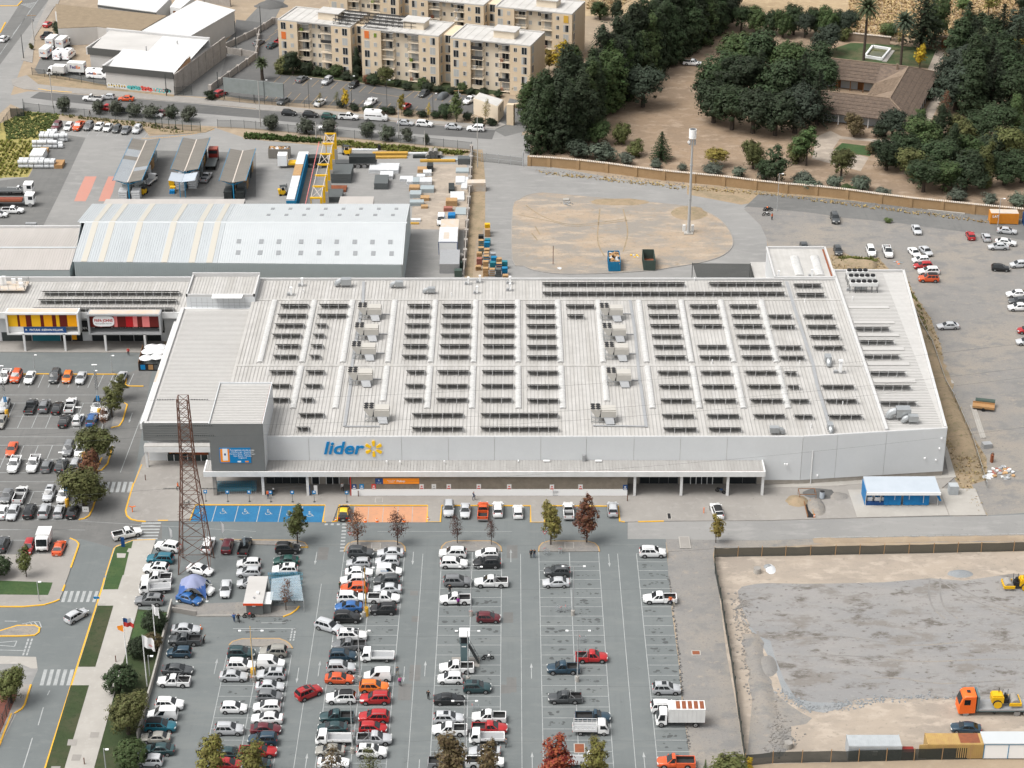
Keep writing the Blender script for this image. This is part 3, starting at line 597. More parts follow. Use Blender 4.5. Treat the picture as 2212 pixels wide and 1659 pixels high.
MB().B(bx0-.04,bx1+.06,YC+.02,YC+.098,KB,1.36).b('white_base','m115',store)
rb=MB();x=bx0+.1
while x<bx1:rb.B(x,x+.1,YC+.06,YC+.099,1.37,4.0);x+=.3
stuff(rb.b('brown_cladding','m112',store))
MB().B(bx0-.22,bx0-.06,YC+.0,YC+.2,KB,4.0).b('red_post','m66',store)
for c,r,u,v in((1,2,65,958),(1,2,450,965),(2,2,1058,965),(2,2,1460,965),(2,2,1860,965),(2,2,2160,962)):
 p=G(c,r,u,v,KB);MB().B(p.x-.22,p.x+.22,p.y-.02,p.y+.42,KB,4.04).b('column','m116',store)
def glazing(u0,u1,c,name,n,zt=3.0,y=YW-.06,doors=False):
 xa=P(q(c,2,u0,0)[0],1040,1.5).x;xb=P(q(c,2,u1,0)[0],1040,1.5).x
 fr=MB();fr.B(xa,xb,y-.04,y,zt,zt+.12)
 step=(xb-xa)/n
 for i in range(n+1):fr.B(xa+i*step-.05,xa+i*step+.05,y-.05,y-.001,KB,zt)
 f=fr.b(name,'m115' if doors else 'm95',store)
 for i in range(n):MB().B(xa+i*step+.06,xa+(i+1)*step-.06,y-.03,y-.012,KB+.1,zt-.02).b('pane','m36',f)
glazing(1110,1440,2,'window_frame',4);glazing(1550,1740,2,'entrance_doors',4,3.1,YW-.07,True);glazing(1745,1830,2,'window_frame',1);glazing(1480,1545,2,'window_frame',1);glazing(1880,2120,2,'window_frame',2)
glazing(475,540,1,'entrance_doors',1,3.0,YW-.07,True);glazing(600,712,1,'entrance_doors',2,3.0,YW-.07,True);glazing(795,820,1,'entrance_doors',1,3.0,YW-.07,True);glazing(80,430,1,'window_frame',5)
# = lettering and emblem
lx=P(q(1,2,750,0)[0],969,7).x
text('lettering','lider',3.35,store,(P(q(1,2,746,0)[0],969,7.2).x,YW-.12,ZH(YW-.1,829.5+558/4)),'m90',shear=.22,bold=.07,depth=.1,width=7.0)
ec=Vector((P(q(1,2,1017,0)[0],969,7.2).x,YW-.12,ZH(YW-.1,829.5+558/4)))
for k in range(6):
 a=radians(90+60*k);mb=MB();d=Vector((cos(a),0,sin(a)));n=Vector((-sin(a),0,cos(a)))
 ring=[]
 for t,wd in((.52,.13),(.62,.19),(1.3,.29),(1.45,.27),(1.56,.15)):ring.append((t,wd))
 pts=[ec+d*t+n*wd for t,wd in ring]+[ec+d*t-n*wd for t,wd in ring[::-1]]
 mb.loft([[p+Vector((0,.04,0))for p in pts],[p+Vector((0,-.14,0))for p in pts]])
 mb.b('emblem_ray','m92',store)
def board(name,c,r,u0,v0,u1,v1,Y,mat,parent,th=.04):
 z1=ZH(Y,q(c,r,0,v0)[1]);z0=ZH(Y,q(c,r,0,v1)[1])
 k=(P(0,q(c,r,0,v0)[1],z1))
 xa=P(*q(c,r,u0,(v0+v1)/2),(z0+z1)/2).x;xb=P(*q(c,r,u1,(v0+v1)/2),(z0+z1)/2).x
 return MB().B(xa,xb,Y-th,Y,z0,z1).b(name,mat,parent),xa,xb,z0,z1
YP=YC+.055
o,xa,xb,z0,z1=board('pickup_sign',1,2,1032,815,1410,862,YP,'m91',store)
MB().B(xa-.02,xa+1.3,YP-.07,YP-.042,z0-.02,z1+.02).b('sign_panel','navy',store)
text('lettering','Pickup',.55,store,((xa+xb)/2+.6,YP-.045,(z0+z1)/2),'m115',depth=.01,bold=.01)
text('lettering','E',.4,store,(xa+.6,YP-.075,(z0+z1)/2+.15),'m115',depth=.01)
text('lettering','Retiro de',.2,store,(xa+.6,YP-.075,z0+.18),'m115',depth=.01)
for k,s in enumerate(('Entra y recoge','tu pedido')):text('lettering',s,.24,store,(xa+2.7,YP-.045,(z0+z1)/2+.14-.28*k),'m115',depth=.01)
for c,u,v,mt,mt2 in((1,848,887,'navy','m67'),(1,913,886,'m90','m67'),(1,1017,886,'m66','m67'),(1,1431,887,'m67','m66'),(1,1537,887,'m67','m96'),(1,1666,887,'m67','m66'),(1,1925,887,'m67','m66'),(1,2188,889,'m67','m66'),(2,345,891,'m67','m66'),(2,592,890,'m67','m66'),(2,978,893,'navy','m67')):
 o,xa,xb,z0,z1=board('poster',c,2,u-19,v-22,u+19,v+22,YP,mt,store)
 MB().B(xa+.1,xb-.1,YP-.055,YP-.042,z0+.1,z0+.3).b('print',mt2,o);MB().B(xa+.22,xb-.22,YP-.055,YP-.042,z0+.5,z1-.3).b('print',mt2,o)
for c,u,v in((3,160,688),(3,180,690),(3,450,787),(3,1378,638),(3,1477,653),(3,1498,553),(3,1508,465)):
 f=(q(c,2,u,0)[0]-1735)/(2046-1735);b=pr1.lerp(pr2,f);z=ZH(b.y,q(c,2,0,v)[1]);MB().B(b.x-.12,b.x+.12,b.y-.35,b.y-.05,z-.12,z+.12).b('wall_lamp','m115',store)
for u in(1130,1245,1630):
 x=P(q(1,2,u,0)[0],1004,5.4).x;MB().t((x,YW-1.5,4.9),(x,YW-1.5,5.5),.03).O((x-.1,YW-1.55,5.4),.16,.1,.2).b('floodlight','m115',store)
for u in(55,300,750):
 x=P(q(2,2,u,0)[0],995,5.2).x;MB().B(x-.6 if u>60 else x-.12,x+.5 if u>60 else x+.12,YW-.9,YW-.65,5.05,5.3).b('floodlight','m115',store)
x=P(q(2,2,620,0)[0],990,5.2).x;MB().B(x-.25,x+.25,YW-.6,YW-.1,4.92,6.1).b('meter_box','m96',store)
# = sign tower
ZT=ZH(YC,915);tx0,tx1=-51.25,-42.05;ty1=320.8
tower=TH('sign_tower','tall dark grey sign tower with blue advertising board beside the supermarket canopy','tower',((tx0+tx1)/2,YC,0))
mb=MB();mb.B(tx0,tx1,YC-.12,YC+.02,5.1,ZT,1);mb.B(tx1-.15,tx1-.001,YC+.021,ty1,5.1,ZT,0);mb.B(tx0+.001,tx0+.12,YC+.021,ty1,5.1,ZT-.05,0);mb.B(tx0+.121,tx1-.151,ty1-.15,ty1,8,ZT-.01,0)
mb.b('wall',['m114','m113'],tower)
MB().B(tx0+.122,tx1-.152,YC+.022,ty1-.152,ZT-.45,ZT-.35).b('roof','m80',tower)
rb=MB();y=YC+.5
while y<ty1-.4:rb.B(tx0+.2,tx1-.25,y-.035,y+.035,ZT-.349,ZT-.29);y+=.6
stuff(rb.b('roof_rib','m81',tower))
pb(MB(),[(tx1-.2,YC+.3),(tx1-.2,ty1-.3)],.1,ZT-.345,ZT-.2).b('gutter','rust',tower)
Yb=YC-.14
o,xa,xb,z0,z1=board('billboard',0,2,1897,551,2168,680,Yb,'m90',tower,.05)
MB().B(xa+.15,xa+1.7,Yb-.07,Yb-.052,z0+.15,z1-.2).b('print','m91',o);MB().B(xa+.55,xa+1.4,Yb-.085,Yb-.071,z0+.45,z1-.15).b('print','m115',o)
MB().B(xa+.8,xa+1.1,Yb-.09,Yb-.086,(z0+z1)/2,(z0+z1)/2+.4).b('print','navy',o)
for k,(s,sz)in enumerate((('Recogemos donde estés',.42),('Chimbarongo - Coquimbito',.34),('Camino a Rama - Puente Negro',.34),('Agua Buena - Peñuelas',.34),('Angostura',.34))):
 text('lettering',s,sz,tower,(xa+3.9,Yb-.056,z1-.42-.38*k),'m115',depth=.008)
MB().B(xa+3.0,xa+3.6,Yb-.07,Yb-.052,z0+.12,z0+.38).b('print','m115',o);MB().B(xa+4.3,xa+4.9,Yb-.07,Yb-.052,z0+.12,z0+.38).b('print','m91',o)
p=G(0,2,1865,950,KB);MB().B(p.x-.3,p.x+.3,YC+.05,YC+.6,KB,4.04).b('column','concrete',tower)
# = left block with the shops at its end
lb=P(321,1003);YL=lb.y;ZL=ZH(YL,914)
block=TH('shop_block','lower white roofed wing with dark grey louvred front left of the sign tower','building',(-58,YL,0))
bxl=-64.2
MB().p([(bxl,YL+1.2),(tx0-.02,YL+1.2),(tx0-.02,320.95),(XL-.05,320.95),(XL-.05,P(475,663,ZL-.3).y),(bxl,P(475,663,ZL-.3).y)],0,ZL-.35).b('wall','m114',block)
MB().p([(bxl+.02,YL+.4),(tx0-.04,YL+.4),(tx0-.04,320.95),(XL-.06,320.95),(XL-.06,364),(bxl+.02,364)],ZL-.34,ZL-.3,bottom=False).b('roof','m80',block)
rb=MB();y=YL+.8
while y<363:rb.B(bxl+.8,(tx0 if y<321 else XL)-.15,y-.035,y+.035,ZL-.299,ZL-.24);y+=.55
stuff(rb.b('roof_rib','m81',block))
MB().B(bxl-.5,tx0-.03,YL-.02,YL+.38,ZH(YL,952),ZL).b('louvre_front','m113',block)
for k in range(7):
 z=ZH(YL,952)+.2+k*.46;MB().B(bxl-.48,tx0-.05,YL-.09,YL-.021,z,z+.32).b('slat','m113',block)
pb(MB(),[(bxl-.1,YL+.2),(tx0,YL+.2)],.5,ZL+.002,ZL+.1).b('parapet','flashing',block)
pb(MB(),[(bxl-.1,YL+.5),(bxl-.1,364)],.7,ZL-.3,ZL+.08).b('parapet','flashing',block)
MB().B(bxl-2.0,bxl-.46,322,364,4.2,5.3).b('side_canopy','m116',block)
MB().B(bxl-2.0,bxl-.46,338,343,5.303,5.32).b('rust_stain','stain',block)
MB().B(bxl-.3,tx0+.5,YL-1.4,YL-.1,3.2,4.2).b('canopy','m116',block);MB().B(bxl-.3,tx0+.5,YL-1.35,YL-.1,4.203,4.4).b('canopy_roof','m79',block)
MB().B(lb.x-.2,lb.x+.2,YL-1.2,YL-.8,0,3.2).b('column','m116',block)
def shopfront(c,r,u0,v0,u1,v1,Y,mat,name='shop_front'):return board(name,c,r,u0,v0,u1,v1,Y,mat,block,.06)
o,xa,xb,z0,z1=shopfront(0,2,1450,610,1800,755,YL+1.1,'m37')
for k in range(7):MB().B(xa+k*(xb-xa)/6-.06,xa+k*(xb-xa)/6+.06,YL+.98,YL+1.035,z0,z1).b('mullion','m115',block)
for k in range(3):MB().B(xa+.5+k*1.2,xa+1.3+k*1.2,YL+1.0,YL+1.036,z0+.5,z0+1.6).b('print',('m67','m92','m67')[k],block)
o,xa,xb,z0,z1=shopfront(0,2,1450,565,1660,612,YL+1.06,'black','shop_sign');text('lettering','BATERIAS LLAVES',.62,block,((xa+xb)/2+.1,YL+.98,(z0+z1)/2),'m91',depth=.01,width=3.9)
o,xa,xb,z0,z1=shopfront(0,2,1668,570,1800,612,YL+1.06,'rust','shop_sign');text('lettering','Beauty',.5,block,((xa+xb)/2,YL+.98,(z0+z1)/2),'m66',depth=.01)
YR=P(475,663,ZL-.3).y;ZP=ZH(YR,636);rx0=P(400,640,ZP).x;rx1=P(549,640,ZP).x;yr1=P(480,588,ZP+.4).y
MB().B(rx0,rx1,YR,yr1,0,ZP-.5).b('wall','m114',block)
MB().B(rx0+.3,rx1-.3,YR+.3,yr1-.3,ZP-.498,ZP-.44).b('roof','m79',block)
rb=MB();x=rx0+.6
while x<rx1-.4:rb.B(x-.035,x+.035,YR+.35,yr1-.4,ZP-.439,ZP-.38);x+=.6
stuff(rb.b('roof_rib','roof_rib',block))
for a,b in(((rx0+.15,YR),(rx0+.15,yr1)),((rx1-.15,YR),(rx1-.15,yr1)),((rx0,yr1-.15),(rx1,yr1-.15)),((rx0,YR+.15),(rx1,YR+.15))):pb(MB(),[a,b],.3,ZP-.49,ZP+(.35 if a[1]>YR+1 else 0)).b('parapet','flashing',block)
fr=MB()
for k in range(11):
 x=rx0+1+k*1.05;fr.t((x,YR-.5,ZL-.3),(x,YR-.5,ZP-.5),.03)
for z in(ZL+.2,ZL+.9):fr.t((rx0+1,YR-.5,z),(rx1-1,YR-.5,z),.03)
fr.b('rack','m96',block)
MB().p([(rx0+5.2,YR-1.4),(rx1-2.4,YR-1.4),(rx1-2.2,YR-.1),(rx0+5.2,YR-.1)],ZP-.2,[ZP-.15,ZP-.15,ZP+.1,ZP+.1]).b('rack_roof','m115',block)
rooflight_x=P(*q(0,1,1705,800),ZP).x
# = rows of solar panels
ORD=['first','second','third','fourth','fifth','sixth','seventh','eighth','ninth','tenth','eleventh','twelfth','thirteenth','fourteenth','fifteenth','sixteenth','seventeenth','eighteenth','nineteenth','twentieth']
def nth(i):return ORD[i]if i<20 else '%dth'%(i+1)
PH=1.2;TILT=radians(31);PLEN=1.16/sin(TILT)
_pm={}
def solar_array(x0,x1,y,zr,label,group,open_frame=False):
 n=max(2,round((x1-x0)/1.75));st=(x1-x0)/n;key=round(st,3)
 t=TH('solar_array',label,'solar panels',(x0,y,zr),0,group)
 if key not in _pm:
  dy=PLEN*cos(TILT);a=MB();g=.012
  v0=Vector((g,0,PH));v1=Vector((st-g,0,PH));v2=Vector((st-g,dy,.04));v3=Vector((g,dy,.04));th=Vector((0,.02,.04))
  a.face([v0+th,v1+th,v2+th,v3+th],0);a.face([v3,v2,v1,v0],1)
  for p,r in((v0,v1),(v1,v2),(v2,v3),(v3,v0)):a.face([p,r,r+th,p+th],2)
  l=MB();l.B(-.025,.025,-.025,.025,.05,PH-.01);l.e((0,0,.25),(0,.7,.06),.04)
  r_=MB().B(0,x1-x0,-.035,.02,PH+.0,PH+.07)
  _pm[key]=(a.mesh('panel',['m94','m93','alu']),l.mesh('leg','m115'))
 pm,lm=_pm[key]
 for i in range(n):
  o=obj('panel',pm,t);o.location=(i*st,0,0)
 for i in range(n+1):
  o=obj('leg',lm,t);o.location=(i*st,0,0)
 MB().B(-.1,x1-x0+.1,-.05,-.031,PH-.0,PH+.06).l('rail','alu',t)
 return t
LINES=[[(1,2,370,[(340,452),(1338,1788),(1935,2612)]),(2,2,375,[(1310,1600),(1700,1985)])],[(1,2,252,[(360,582),(1342,1790),(1938,2610)]),(2,2,260,[(1297,1578),(1685,1968),(2090,2365)]),(3,2,265,[(228,395),(528,820)])],[(1,2,120,[(122,280),(378,490),(1275,1437),(1550,1825),(1938,2212)]),(2,2,127,[(130,403),(1285,1560),(1660,1940),(2062,2345)]),(3,2,130,[(192,362),(500,778)])],[(1,2,0,[(115,290),(412,560),(1285,1450),(1560,1830),(1945,2225)]),(2,2,5,[(130,405),(1270,1538),(1645,1925),(2040,2330)]),(3,2,8,[(170,275),(468,752)])],[(1,1,1540,[(108,325),(425,585),(1298,1458),(1563,1840),(1950,2230)]),(2,1,1545,[(130,398),(1258,1530),(1632,1895),(2015,2290)]),(3,1,1550,[(145,255)])],[(1,1,1407,[(138,350),(455,552),(1258,1470),(1575,1840),(1955,2230)]),(2,1,1413,[(130,392),(1237,1505),(1622,1882),(1987,2255)]),(3,1,1415,[(105,322)])],[(1,1,1315,[(165,370),(468,572),(1268,1478),(1583,1842),(1958,2232)]),(2,1,1322,[(128,388),(1222,1487),(1603,1860),(1965,2232)]),(3,1,1328,[(80,292),(395,660)])],[(1,1,1225,[(135,385),(487,588),(1278,1485),(1590,1848),(1962,2235)]),(2,1,1232,[(126,382),(1208,1470),(1940,2195)]),(3,1,1238,[(368,625)])],[(1,1,1137,[(158,412),(510,607),(1285,1495),(1595,1852),(1965,2235)]),(2,1,1142,[(124,378),(1195,1452),(1567,1822),(1920,2170)]),(3,1,1148,[(30,242),(340,598)])],[(1,1,1053,[(180,435),(527,780),(1298,1500),(1602,1858),(1968,2237)]),(2,1,1057,[(122,374),(475,620),(1182,1438),(1550,1798),(1900,2148)]),(3,1,1060,[(5,212),(312,568)])],[(1,1,968,[(205,450),(545,795),(1305,1505),(1608,1860),(1970,2237)]),(2,1,972,[(120,372),(465,712),(1170,1420),(1535,1778),(1880,2122)])],[(2,1,862,[(262,2362)]),(3,1,872,[(248,492)])],[(2,1,780,[(260,1495),(1702,2337)]),(3,1,792,[(225,465)])]]
for li,L in enumerate(LINES):
 k=0
 for c,r,v,spans in L:
  for u0,u1 in spans:
   a=P(*q(c,r,u0,v),ZR+PH);b=P(*q(c,r,u1,v),ZR+PH)
   solar_array(a.x,b.x,a.y,ZR+.03,'tilted solar panel row on supermarket roof, %s from left, %s line from front edge'%(nth(k),nth(li)),'solar panel rows on the main roof');k+=1
for i,(r,v,u0,u1)in enumerate(((2,150,975,1290),(2,10,925,1240),(1,1550,885,1195),(1,1405,835,1143),(1,1280,795,1095),(1,1165,760,1055))):
 a=P(*q(3,r,u0,v),ZR+PH);b=P(*q(3,r,u1,v),ZR+PH)
 solar_array(a.x,b.x,a.y,ZR+.03,'solar panel row on the narrow right-hand roof strip, %s from the front wall'%nth(i),'solar panel rows on the right roof strip')
for v in(1000,1130,1240,1360,1490,1640):
 a=P(*q(3,1,700+(v-1000)*.335,v),ZR+.3);b=P(*q(3,1,1050+(v-1000)*.36,v),ZR+.3)
 MB().p([(a.x,a.y),(b.x,a.y),(b.x,a.y+1.3),(a.x,a.y+1.3)],ZR+.065,ZR+.2).b('roof_upstand','m80',store)
# = package air handlers
def make_hvac(label,loc,group):
 t=TH('air_handling_unit',label,'roof unit',loc,0,group)
 st=MB()
 for x in(-1.7,-.6,.6,1.8):
  for y in(-.9,1.0):st.B(x-.04,x+.04,y-.04,y+.04,0,.95)
 for y in(-.9,1.0):st.e((-1.75,y,.9),(1.85,y,.9),.09);st.e((-1.75,y,.2),(1.85,y,.2),.06)
 for x in(-1.7,.1,1.8):st.e((x,-.9,.9),(x,1.0,.9),.08)
 st.e((-1.7,-.9,.2),(-.6,-.9,.9),.05);st.e((1.8,-.9,.2),(.6,-.9,.9),.05)
 st.l('stand','galv',t)
 MB().p([(-.35,-.95),(1.9,-.95),(1.9,1.1),(-.35,1.1)],.96,2.0).l('casing','m108',t)
 MB().p([(-.33,-.75),(1.85,-.75),(1.85,.9),(-.33,.9)],2.003,2.18).l('lid','m108',t)
 cb=MB();cb.loft([[(-1.05,-.95,.97),(-.6,-.95,.97),(-.6,1.1,.97),(-1.05,1.1,.97)],[(-1.9,-.95,2.3),(-.37,-.95,2.3),(-.37,1.1,2.3),(-1.9,1.1,2.3)]]);cb.l('condenser','m108',t)
 for i in range(2):
  for j in range(3):
   x=-1.52+i*.77;y=-.62+j*.69;f=MB().t((x,y,2.302),(x,y,2.4),.36,.36,12,0,True,1);f.l('fan',['m108','black'],t)
 MB().face([(-.6,-.96,.98),(-.36,-.96,.98),(-.36,-.96,2.0)]).l('coil_gap','black',t)
 dk=MB();dk.loft([[(.1,-1.0,.9),(1.5,-1.0,.9),(1.5,-.96,1.0),(.1,-.96,1.0)],[(.4,-1.7,.15),(1.7,-1.7,.15),(1.7,-1.3,.1),(.4,-1.3,.1)]]);dk.l('duct','m96',t)
 t.scale=(1.18,1.1,1.12)
 return t
hv=None;hp=[((1,1),[(985,1085),(960,1260),(935,1425),(905,1650)],'left'),((1,2),[(1045,305)],'left'),((2,1),[(855,1090),(880,1265),(900,1430),(918,1655)],'right'),((2,2),[(785,312)],'right')]
cnt={'left':5,'right':5}
for(c,r),lst,side in hp:
 for u,v in lst:
  loc=P(*q(c,r,u,v),ZR+.06);cnt[side]-=1
  lab='beige roof air unit with six fans, %s from the front in the %s column'%(nth(cnt[side]),side)
  if hv is None:hv=make_hvac(lab,loc,'air units on the main roof')
  else:
   o=copy_tree(hv);o.location=loc;o['label']=lab
for k,(u0,u1,v,n)in enumerate(((680,865,672,4),(695,930,718,5),(712,950,768,5))):
 zf=ZR+2.4;a=P(*q(3,1,u0,v),zf);b=P(*q(3,1,u1,v),zf)
 t=TH('condenser_bank','row of white condensers with black fans at the roof strip\'s back, %s from front'%nth(2-k),'roof unit',(a.x,a.y,ZR+.06),0,'condenser rows')
 L=b.x-a.x
 MB().B(0,L,-.6,.6,1.4,2.15).l('casing','m116',t)
 for i in range(n+1):
  for y in(-.5,.5):MB().B(i*L/n-.05,i*L/n+.05,y-.05,y+.05,0,1.4).l('leg','m95',t)
 for i in range(n):
  x=(i+.5)*L/n;MB().t((x,0,2.152),(x,0,2.5),.48,.44,14).t((x,0,2.5),(x,0,2.62),.07,.05,6).l('fan','black',t)
def extract(label,loc,rz=0,s=1.0,kind=0):
 t=TH('extract_fan',label,'roof fan',loc,rz,'extract fans on the roof')
 if kind==0:
  MB().B(-.1*s,1.2*s,-.45*s,.45*s,.35*s,1.15*s).l('casing','galv',t)
  rings=[]
  for k in range(6):
   a=pi/2*k/5;cx=-.15*s-sin(a)*.55*s;cz=.75*s-(1-cos(a))*.55*s
   rings.append([(cx+cos(a)*0+0,.38*s*cos(b),cz+.38*s*sin(b)*cos(a))if False else(cx-.38*s*sin(b)*sin(a),.38*s*cos(b),cz+.38*s*sin(b)*cos(a))for b in[2*pi*j/8 for j in range(8)]])
  MB().loft(rings).l('elbow','galv',t,smooth=40)
  fr=MB()
  for x in(0,1.1*s):
   for y in(-.4*s,.4*s):fr.B(x-.03,x+.03,y-.03,y+.03,0,.35*s)
  fr.l('stand','m96',t)
 else:
  MB().B(-.18*s,.18*s,-.18*s,.18*s,.1,1.5*s).B(-.24*s,.24*s,-.24*s,.24*s,1.5*s,1.7*s).l('stack','m115',t)
  fr=MB();fr.e((-.8*s,-.4,.08),(.7*s,-.4,.08),.06);fr.e((-.8*s,.4,.08),(.7*s,.4,.08),.06);fr.e((-.8*s,-.4,.08),(-.8*s,.4,.08),.06);fr.e((.7*s,-.4,.08),(.7*s,.4,.08),.06);fr.B(-.75*s,-.3*s,-.25,.25,.1,.5)
  fr.l('frame','m96',t)
zr=ZR+.06
for i,(c,r,u,v,rz,s,kd,lb)in enumerate(((1,1,745,815,0,1.5,0,'large galvanised snail fan on the back of the roof'),(1,1,1210,825,pi*.0,1.2,0,'galvanised fan with elbow near the middle of the back roof edge'),(1,1,1490,875,0,1.1,0,'galvanised fan beside a rust-streaked patch of roof'),(1,1,400,810,0,1,1,'slim white flue nearest the back parapet at roof left'),(1,1,305,890,0,1,1,'slim white flue on a frame, front one at roof left'),(1,1,1835,795,0,.9,1,'white roof flue, left of a pair near the back parapet'),(1,1,1935,780,0,.9,1,'white roof flue, right of a pair near the back parapet'),(1,1,1910,875,0,.9,1,'white roof flue set forward of the pair near the back parapet'),(1,1,2195,790,0,.9,1,'white roof flue just left of the long solar rows, rear one'),(1,1,2195,850,0,.9,1,'white roof flue just left of the long solar rows, front one'),(3,1,520,1490,1.57,1.3,0,'grey vent cowl on the right of the main roof'),(3,1,622,1560,0,1.5,1,'white flue on an orange-brown curb by the right parapet'),(3,2,1110,300,0,1.9,0,'large snail fan at the front of the right roof strip'),(3,2,1215,335,0,1.3,0,'smaller snail fan at the front of the right roof strip'),(3,2,85,430,pi,1.2,0,'fan at the front edge of the roof right of centre'),(3,2,538,410,1.57,1.1,0,'dark vent turret at the front edge near the right bend'),(3,1,790,850,0,1.0,0,'white fan in front of the condenser rows'),(3,1,710,850,0,.9,1,'white unit at the left end before the condenser rows'),(3,1,90,740,0,.9,1,'grey vent at the foot of the rear roof extension, left'),(3,1,378,730,0,.9,1,'grey vent at the foot of the rear roof extension, right'))):
 extract(lb,P(*q(c,r,u,v),zr),rz,s,kd)
for c,r,u,v in((1,1,1690,900),(1,1,410,870),(2,1,1575,770),(2,1,1670,1180),(2,1,1730,1480),(3,1,318,955),(3,1,200,1185),(3,1,272,1490),(3,2,645,180),(3,2,1195,225),(3,2,370,380),(3,1,730,935)):
 p=P(*q(c,r,u,v),ZR);MB().t(p,(p.x,p.y,ZR+.8),.09,n=6).b('vent_pipe','m115',store)
ZD=ZR+.2
e=[P(*d,ZD)for d in T(2,1,[(2200,490)])+T(3,1,[(505,500),(555,770),(-60,745)])]
dock=TH('dock_building','white ribbed roof extension with two barrel rooflights behind the supermarket','building',(e[0].x,YB,0))
e2=[(e[0].x,YB+.05),(XM-.3,YB+.05),(XM-.3,e[0].y),(e[0].x,e[0].y)]
MB().p(e2,0,ZD).b('wall','m114',dock);MB().p(e2,ZD+.002,ZD+.03,bottom=False).b('roof','m79',dock)
for a,b in zip(e2,e2[1:]+e2[:1]):pb(MB(),[a,b],.35,ZD+.03,ZD+.5).b('parapet','flashing',dock)
MB().B(XM-.9,XM-.55,YB+1,e[0].y-.5,ZD+.031,ZD+.1).b('rust_gutter','rust',dock)
for u in(250,425):
 x0=P(*q(3,1,u,640),ZD).x;y0=P(*q(3,1,u,725),ZD).y;y1=P(*q(3,1,u,560),ZD).y
 mb=MB();rings=[];n=11;stp=(y1-y0)/n
 for i in range(n):
  for yy,k in((y0+i*stp+.03,.8),(y0+i*stp+.12,1),(y0+(i+1)*stp-.12,1),(y0+(i+1)*stp-.03,.8)):rings.append([(x0+cos(a)*.9,yy,ZD+.05+sin(a)*.36*k)for a in[pi*j/6 for j in range(7)]])
 mb.loft(rings).b('rooflight','skylight',dock,smooth=35)
p0=P(*q(2,1,2060,590),4);p1=P(*q(2,1,2205,590),4)
MB().p([(p0.x,YB+.1),(p1.x+.5,YB+.1),(p1.x+.5,p0.y),(p0.x,p0.y)],0,3.6).b('lean_to','m79',dock)
M('m52',(.03,.032,.03),.9,alpha=.82)
nb=TH('shade_net','dark shade net canopy stretched behind the store','shade net',(P(1556,600).x,YB+.5,0))
a=[P(*q(2,1,u,v),4.2)for u,v in((1560,615),(2060,620),(2100,745),(1600,745))]
MB().face([Vector((p.x,max(p.y,YB+.3),p.z-(.25 if i>1 else 0)))for i,p in enumerate(a)]).b('net','m52',nb)
for p in a[:2]:MB().t((p.x,p.y,0),(p.x,p.y,4.3),.08).b('post','m95',nb)
# = left shop wing
M('m73',(.42,.445,.455),.55,n=(.5,.4),col2=(.38,.40,.41),streak=(1,.15,1))
M('m84',(.475,.495,.50),.55,n=(.3,.4),col2=(.44,.46,.467))
M('m83',(.45,.425,.37),.6)
M('m111',(.36,.41,.42),.6,n=(.4,.3),col2=(.33,.38,.39))
M('m82',(.43,.40,.375),.7,n=(.4,.4),col2=(.38,.355,.33),streak=(1.5,.1,1))
M('m70',(.115,.008,.006),.6);M('m72',(.42,.008,.012),.6);M('pink',(.68,.19,.18),.6);M('amber',(.80,.44,.01),.6);M('m0',(.84,.36,.004),.6);M('maroon',(.13,.012,.006),.6)
mc=P(55.5,758.5);YMF=mc.y
wing=TH('shop_wing','low shop wing with striped sign boxes on white posts at the left','shops',(-85,YMF,0))
ZWG=7.1;ywf=364.2;ywb=P(0,603,ZWG+.4).y;wxr=rx0-.05
MB().B(-130,wxr,365.9,ywb,0,ZWG-.25).b('wall','m114',wing)
MB().B(-130,wxr,ywf,ywb-.2,ZWG-.245,ZWG-.1).b('roof','m79',wing)
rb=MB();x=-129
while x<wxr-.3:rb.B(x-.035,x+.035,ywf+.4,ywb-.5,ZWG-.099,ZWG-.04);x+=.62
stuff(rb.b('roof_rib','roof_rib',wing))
MB().B(-130,wxr,ywf-.3,ywf-.003,ZWG-1.15,ZWG+.12).b('fascia','m116',wing)
MB().B(-130,wxr,ywb-.19,ywb+.2,ZWG-.24,ZWG+.9).b('parapet','flashing',wing)
for i,(u0,u1,v)in enumerate(((285,1495,997),(320,1520,925),(355,1545,855))):
 a=P(*q(0,1,u0,v),ZWG+PH);b=P(*q(0,1,u1,v),ZWG+PH)
 solar_array(a.x,b.x,a.y,ZWG-.02,'long solar panel row on the left shop wing roof, %s from its front'%nth(i),'solar rows on the shop wing')
def signbox(u0,u1,v0,v1,stripes,base):
 Y=YMF-.2;z1=ZH(Y,q(0,1,0,v0+18)[1]);z0=ZH(Y,q(0,1,0,v1)[1])
 xa=P(*q(0,1,u0,v0),z1).x;xb=P(*q(0,1,u1,v0),z1).x
 fr=MB();fr.B(xa,xb,Y,Y+2.4,z1-.35,z1);fr.B(xa,xb,Y,Y+2.4,z0,z0+.3);fr.B(xa,xa+.35,Y,Y+2.4,z0+.301,z1-.351);fr.B(xb-.35,xb,Y,Y+2.4,z0+.301,z1-.351)
 s=fr.b('sign_box','m96' if base else 'm116',wing)
 MB().B(xa+.3,xb-.3,Y+.4,Y+2.2,z1+.002,z1+.02).b('stained_top','stain',s)
 zb=z0+.3+(z1-z0)*.27;x=xa+.36;tot=sum(a for a,_ in stripes);W=xb-xa-.72
 for wd,mt in stripes:
  d=wd/tot*W;MB().B(x+.004,x+d-.004,Y+.5,Y+.6,zb,z1-.36).b('stripe',mt,s);x+=d
 return s,xa,xb,z0,z1,Y,zb
s,xa,xb,z0,z1,Y,zb=signbox(48,680,1030,1235,[(8.5,'amber'),(2,'maroon'),(5.5,'m0'),(5,'maroon'),(8,'amber'),(3,'maroon'),(7.5,'m0'),(3.5,'maroon'),(3,'amber'),(7,'maroon'),(9,'m0')],0)
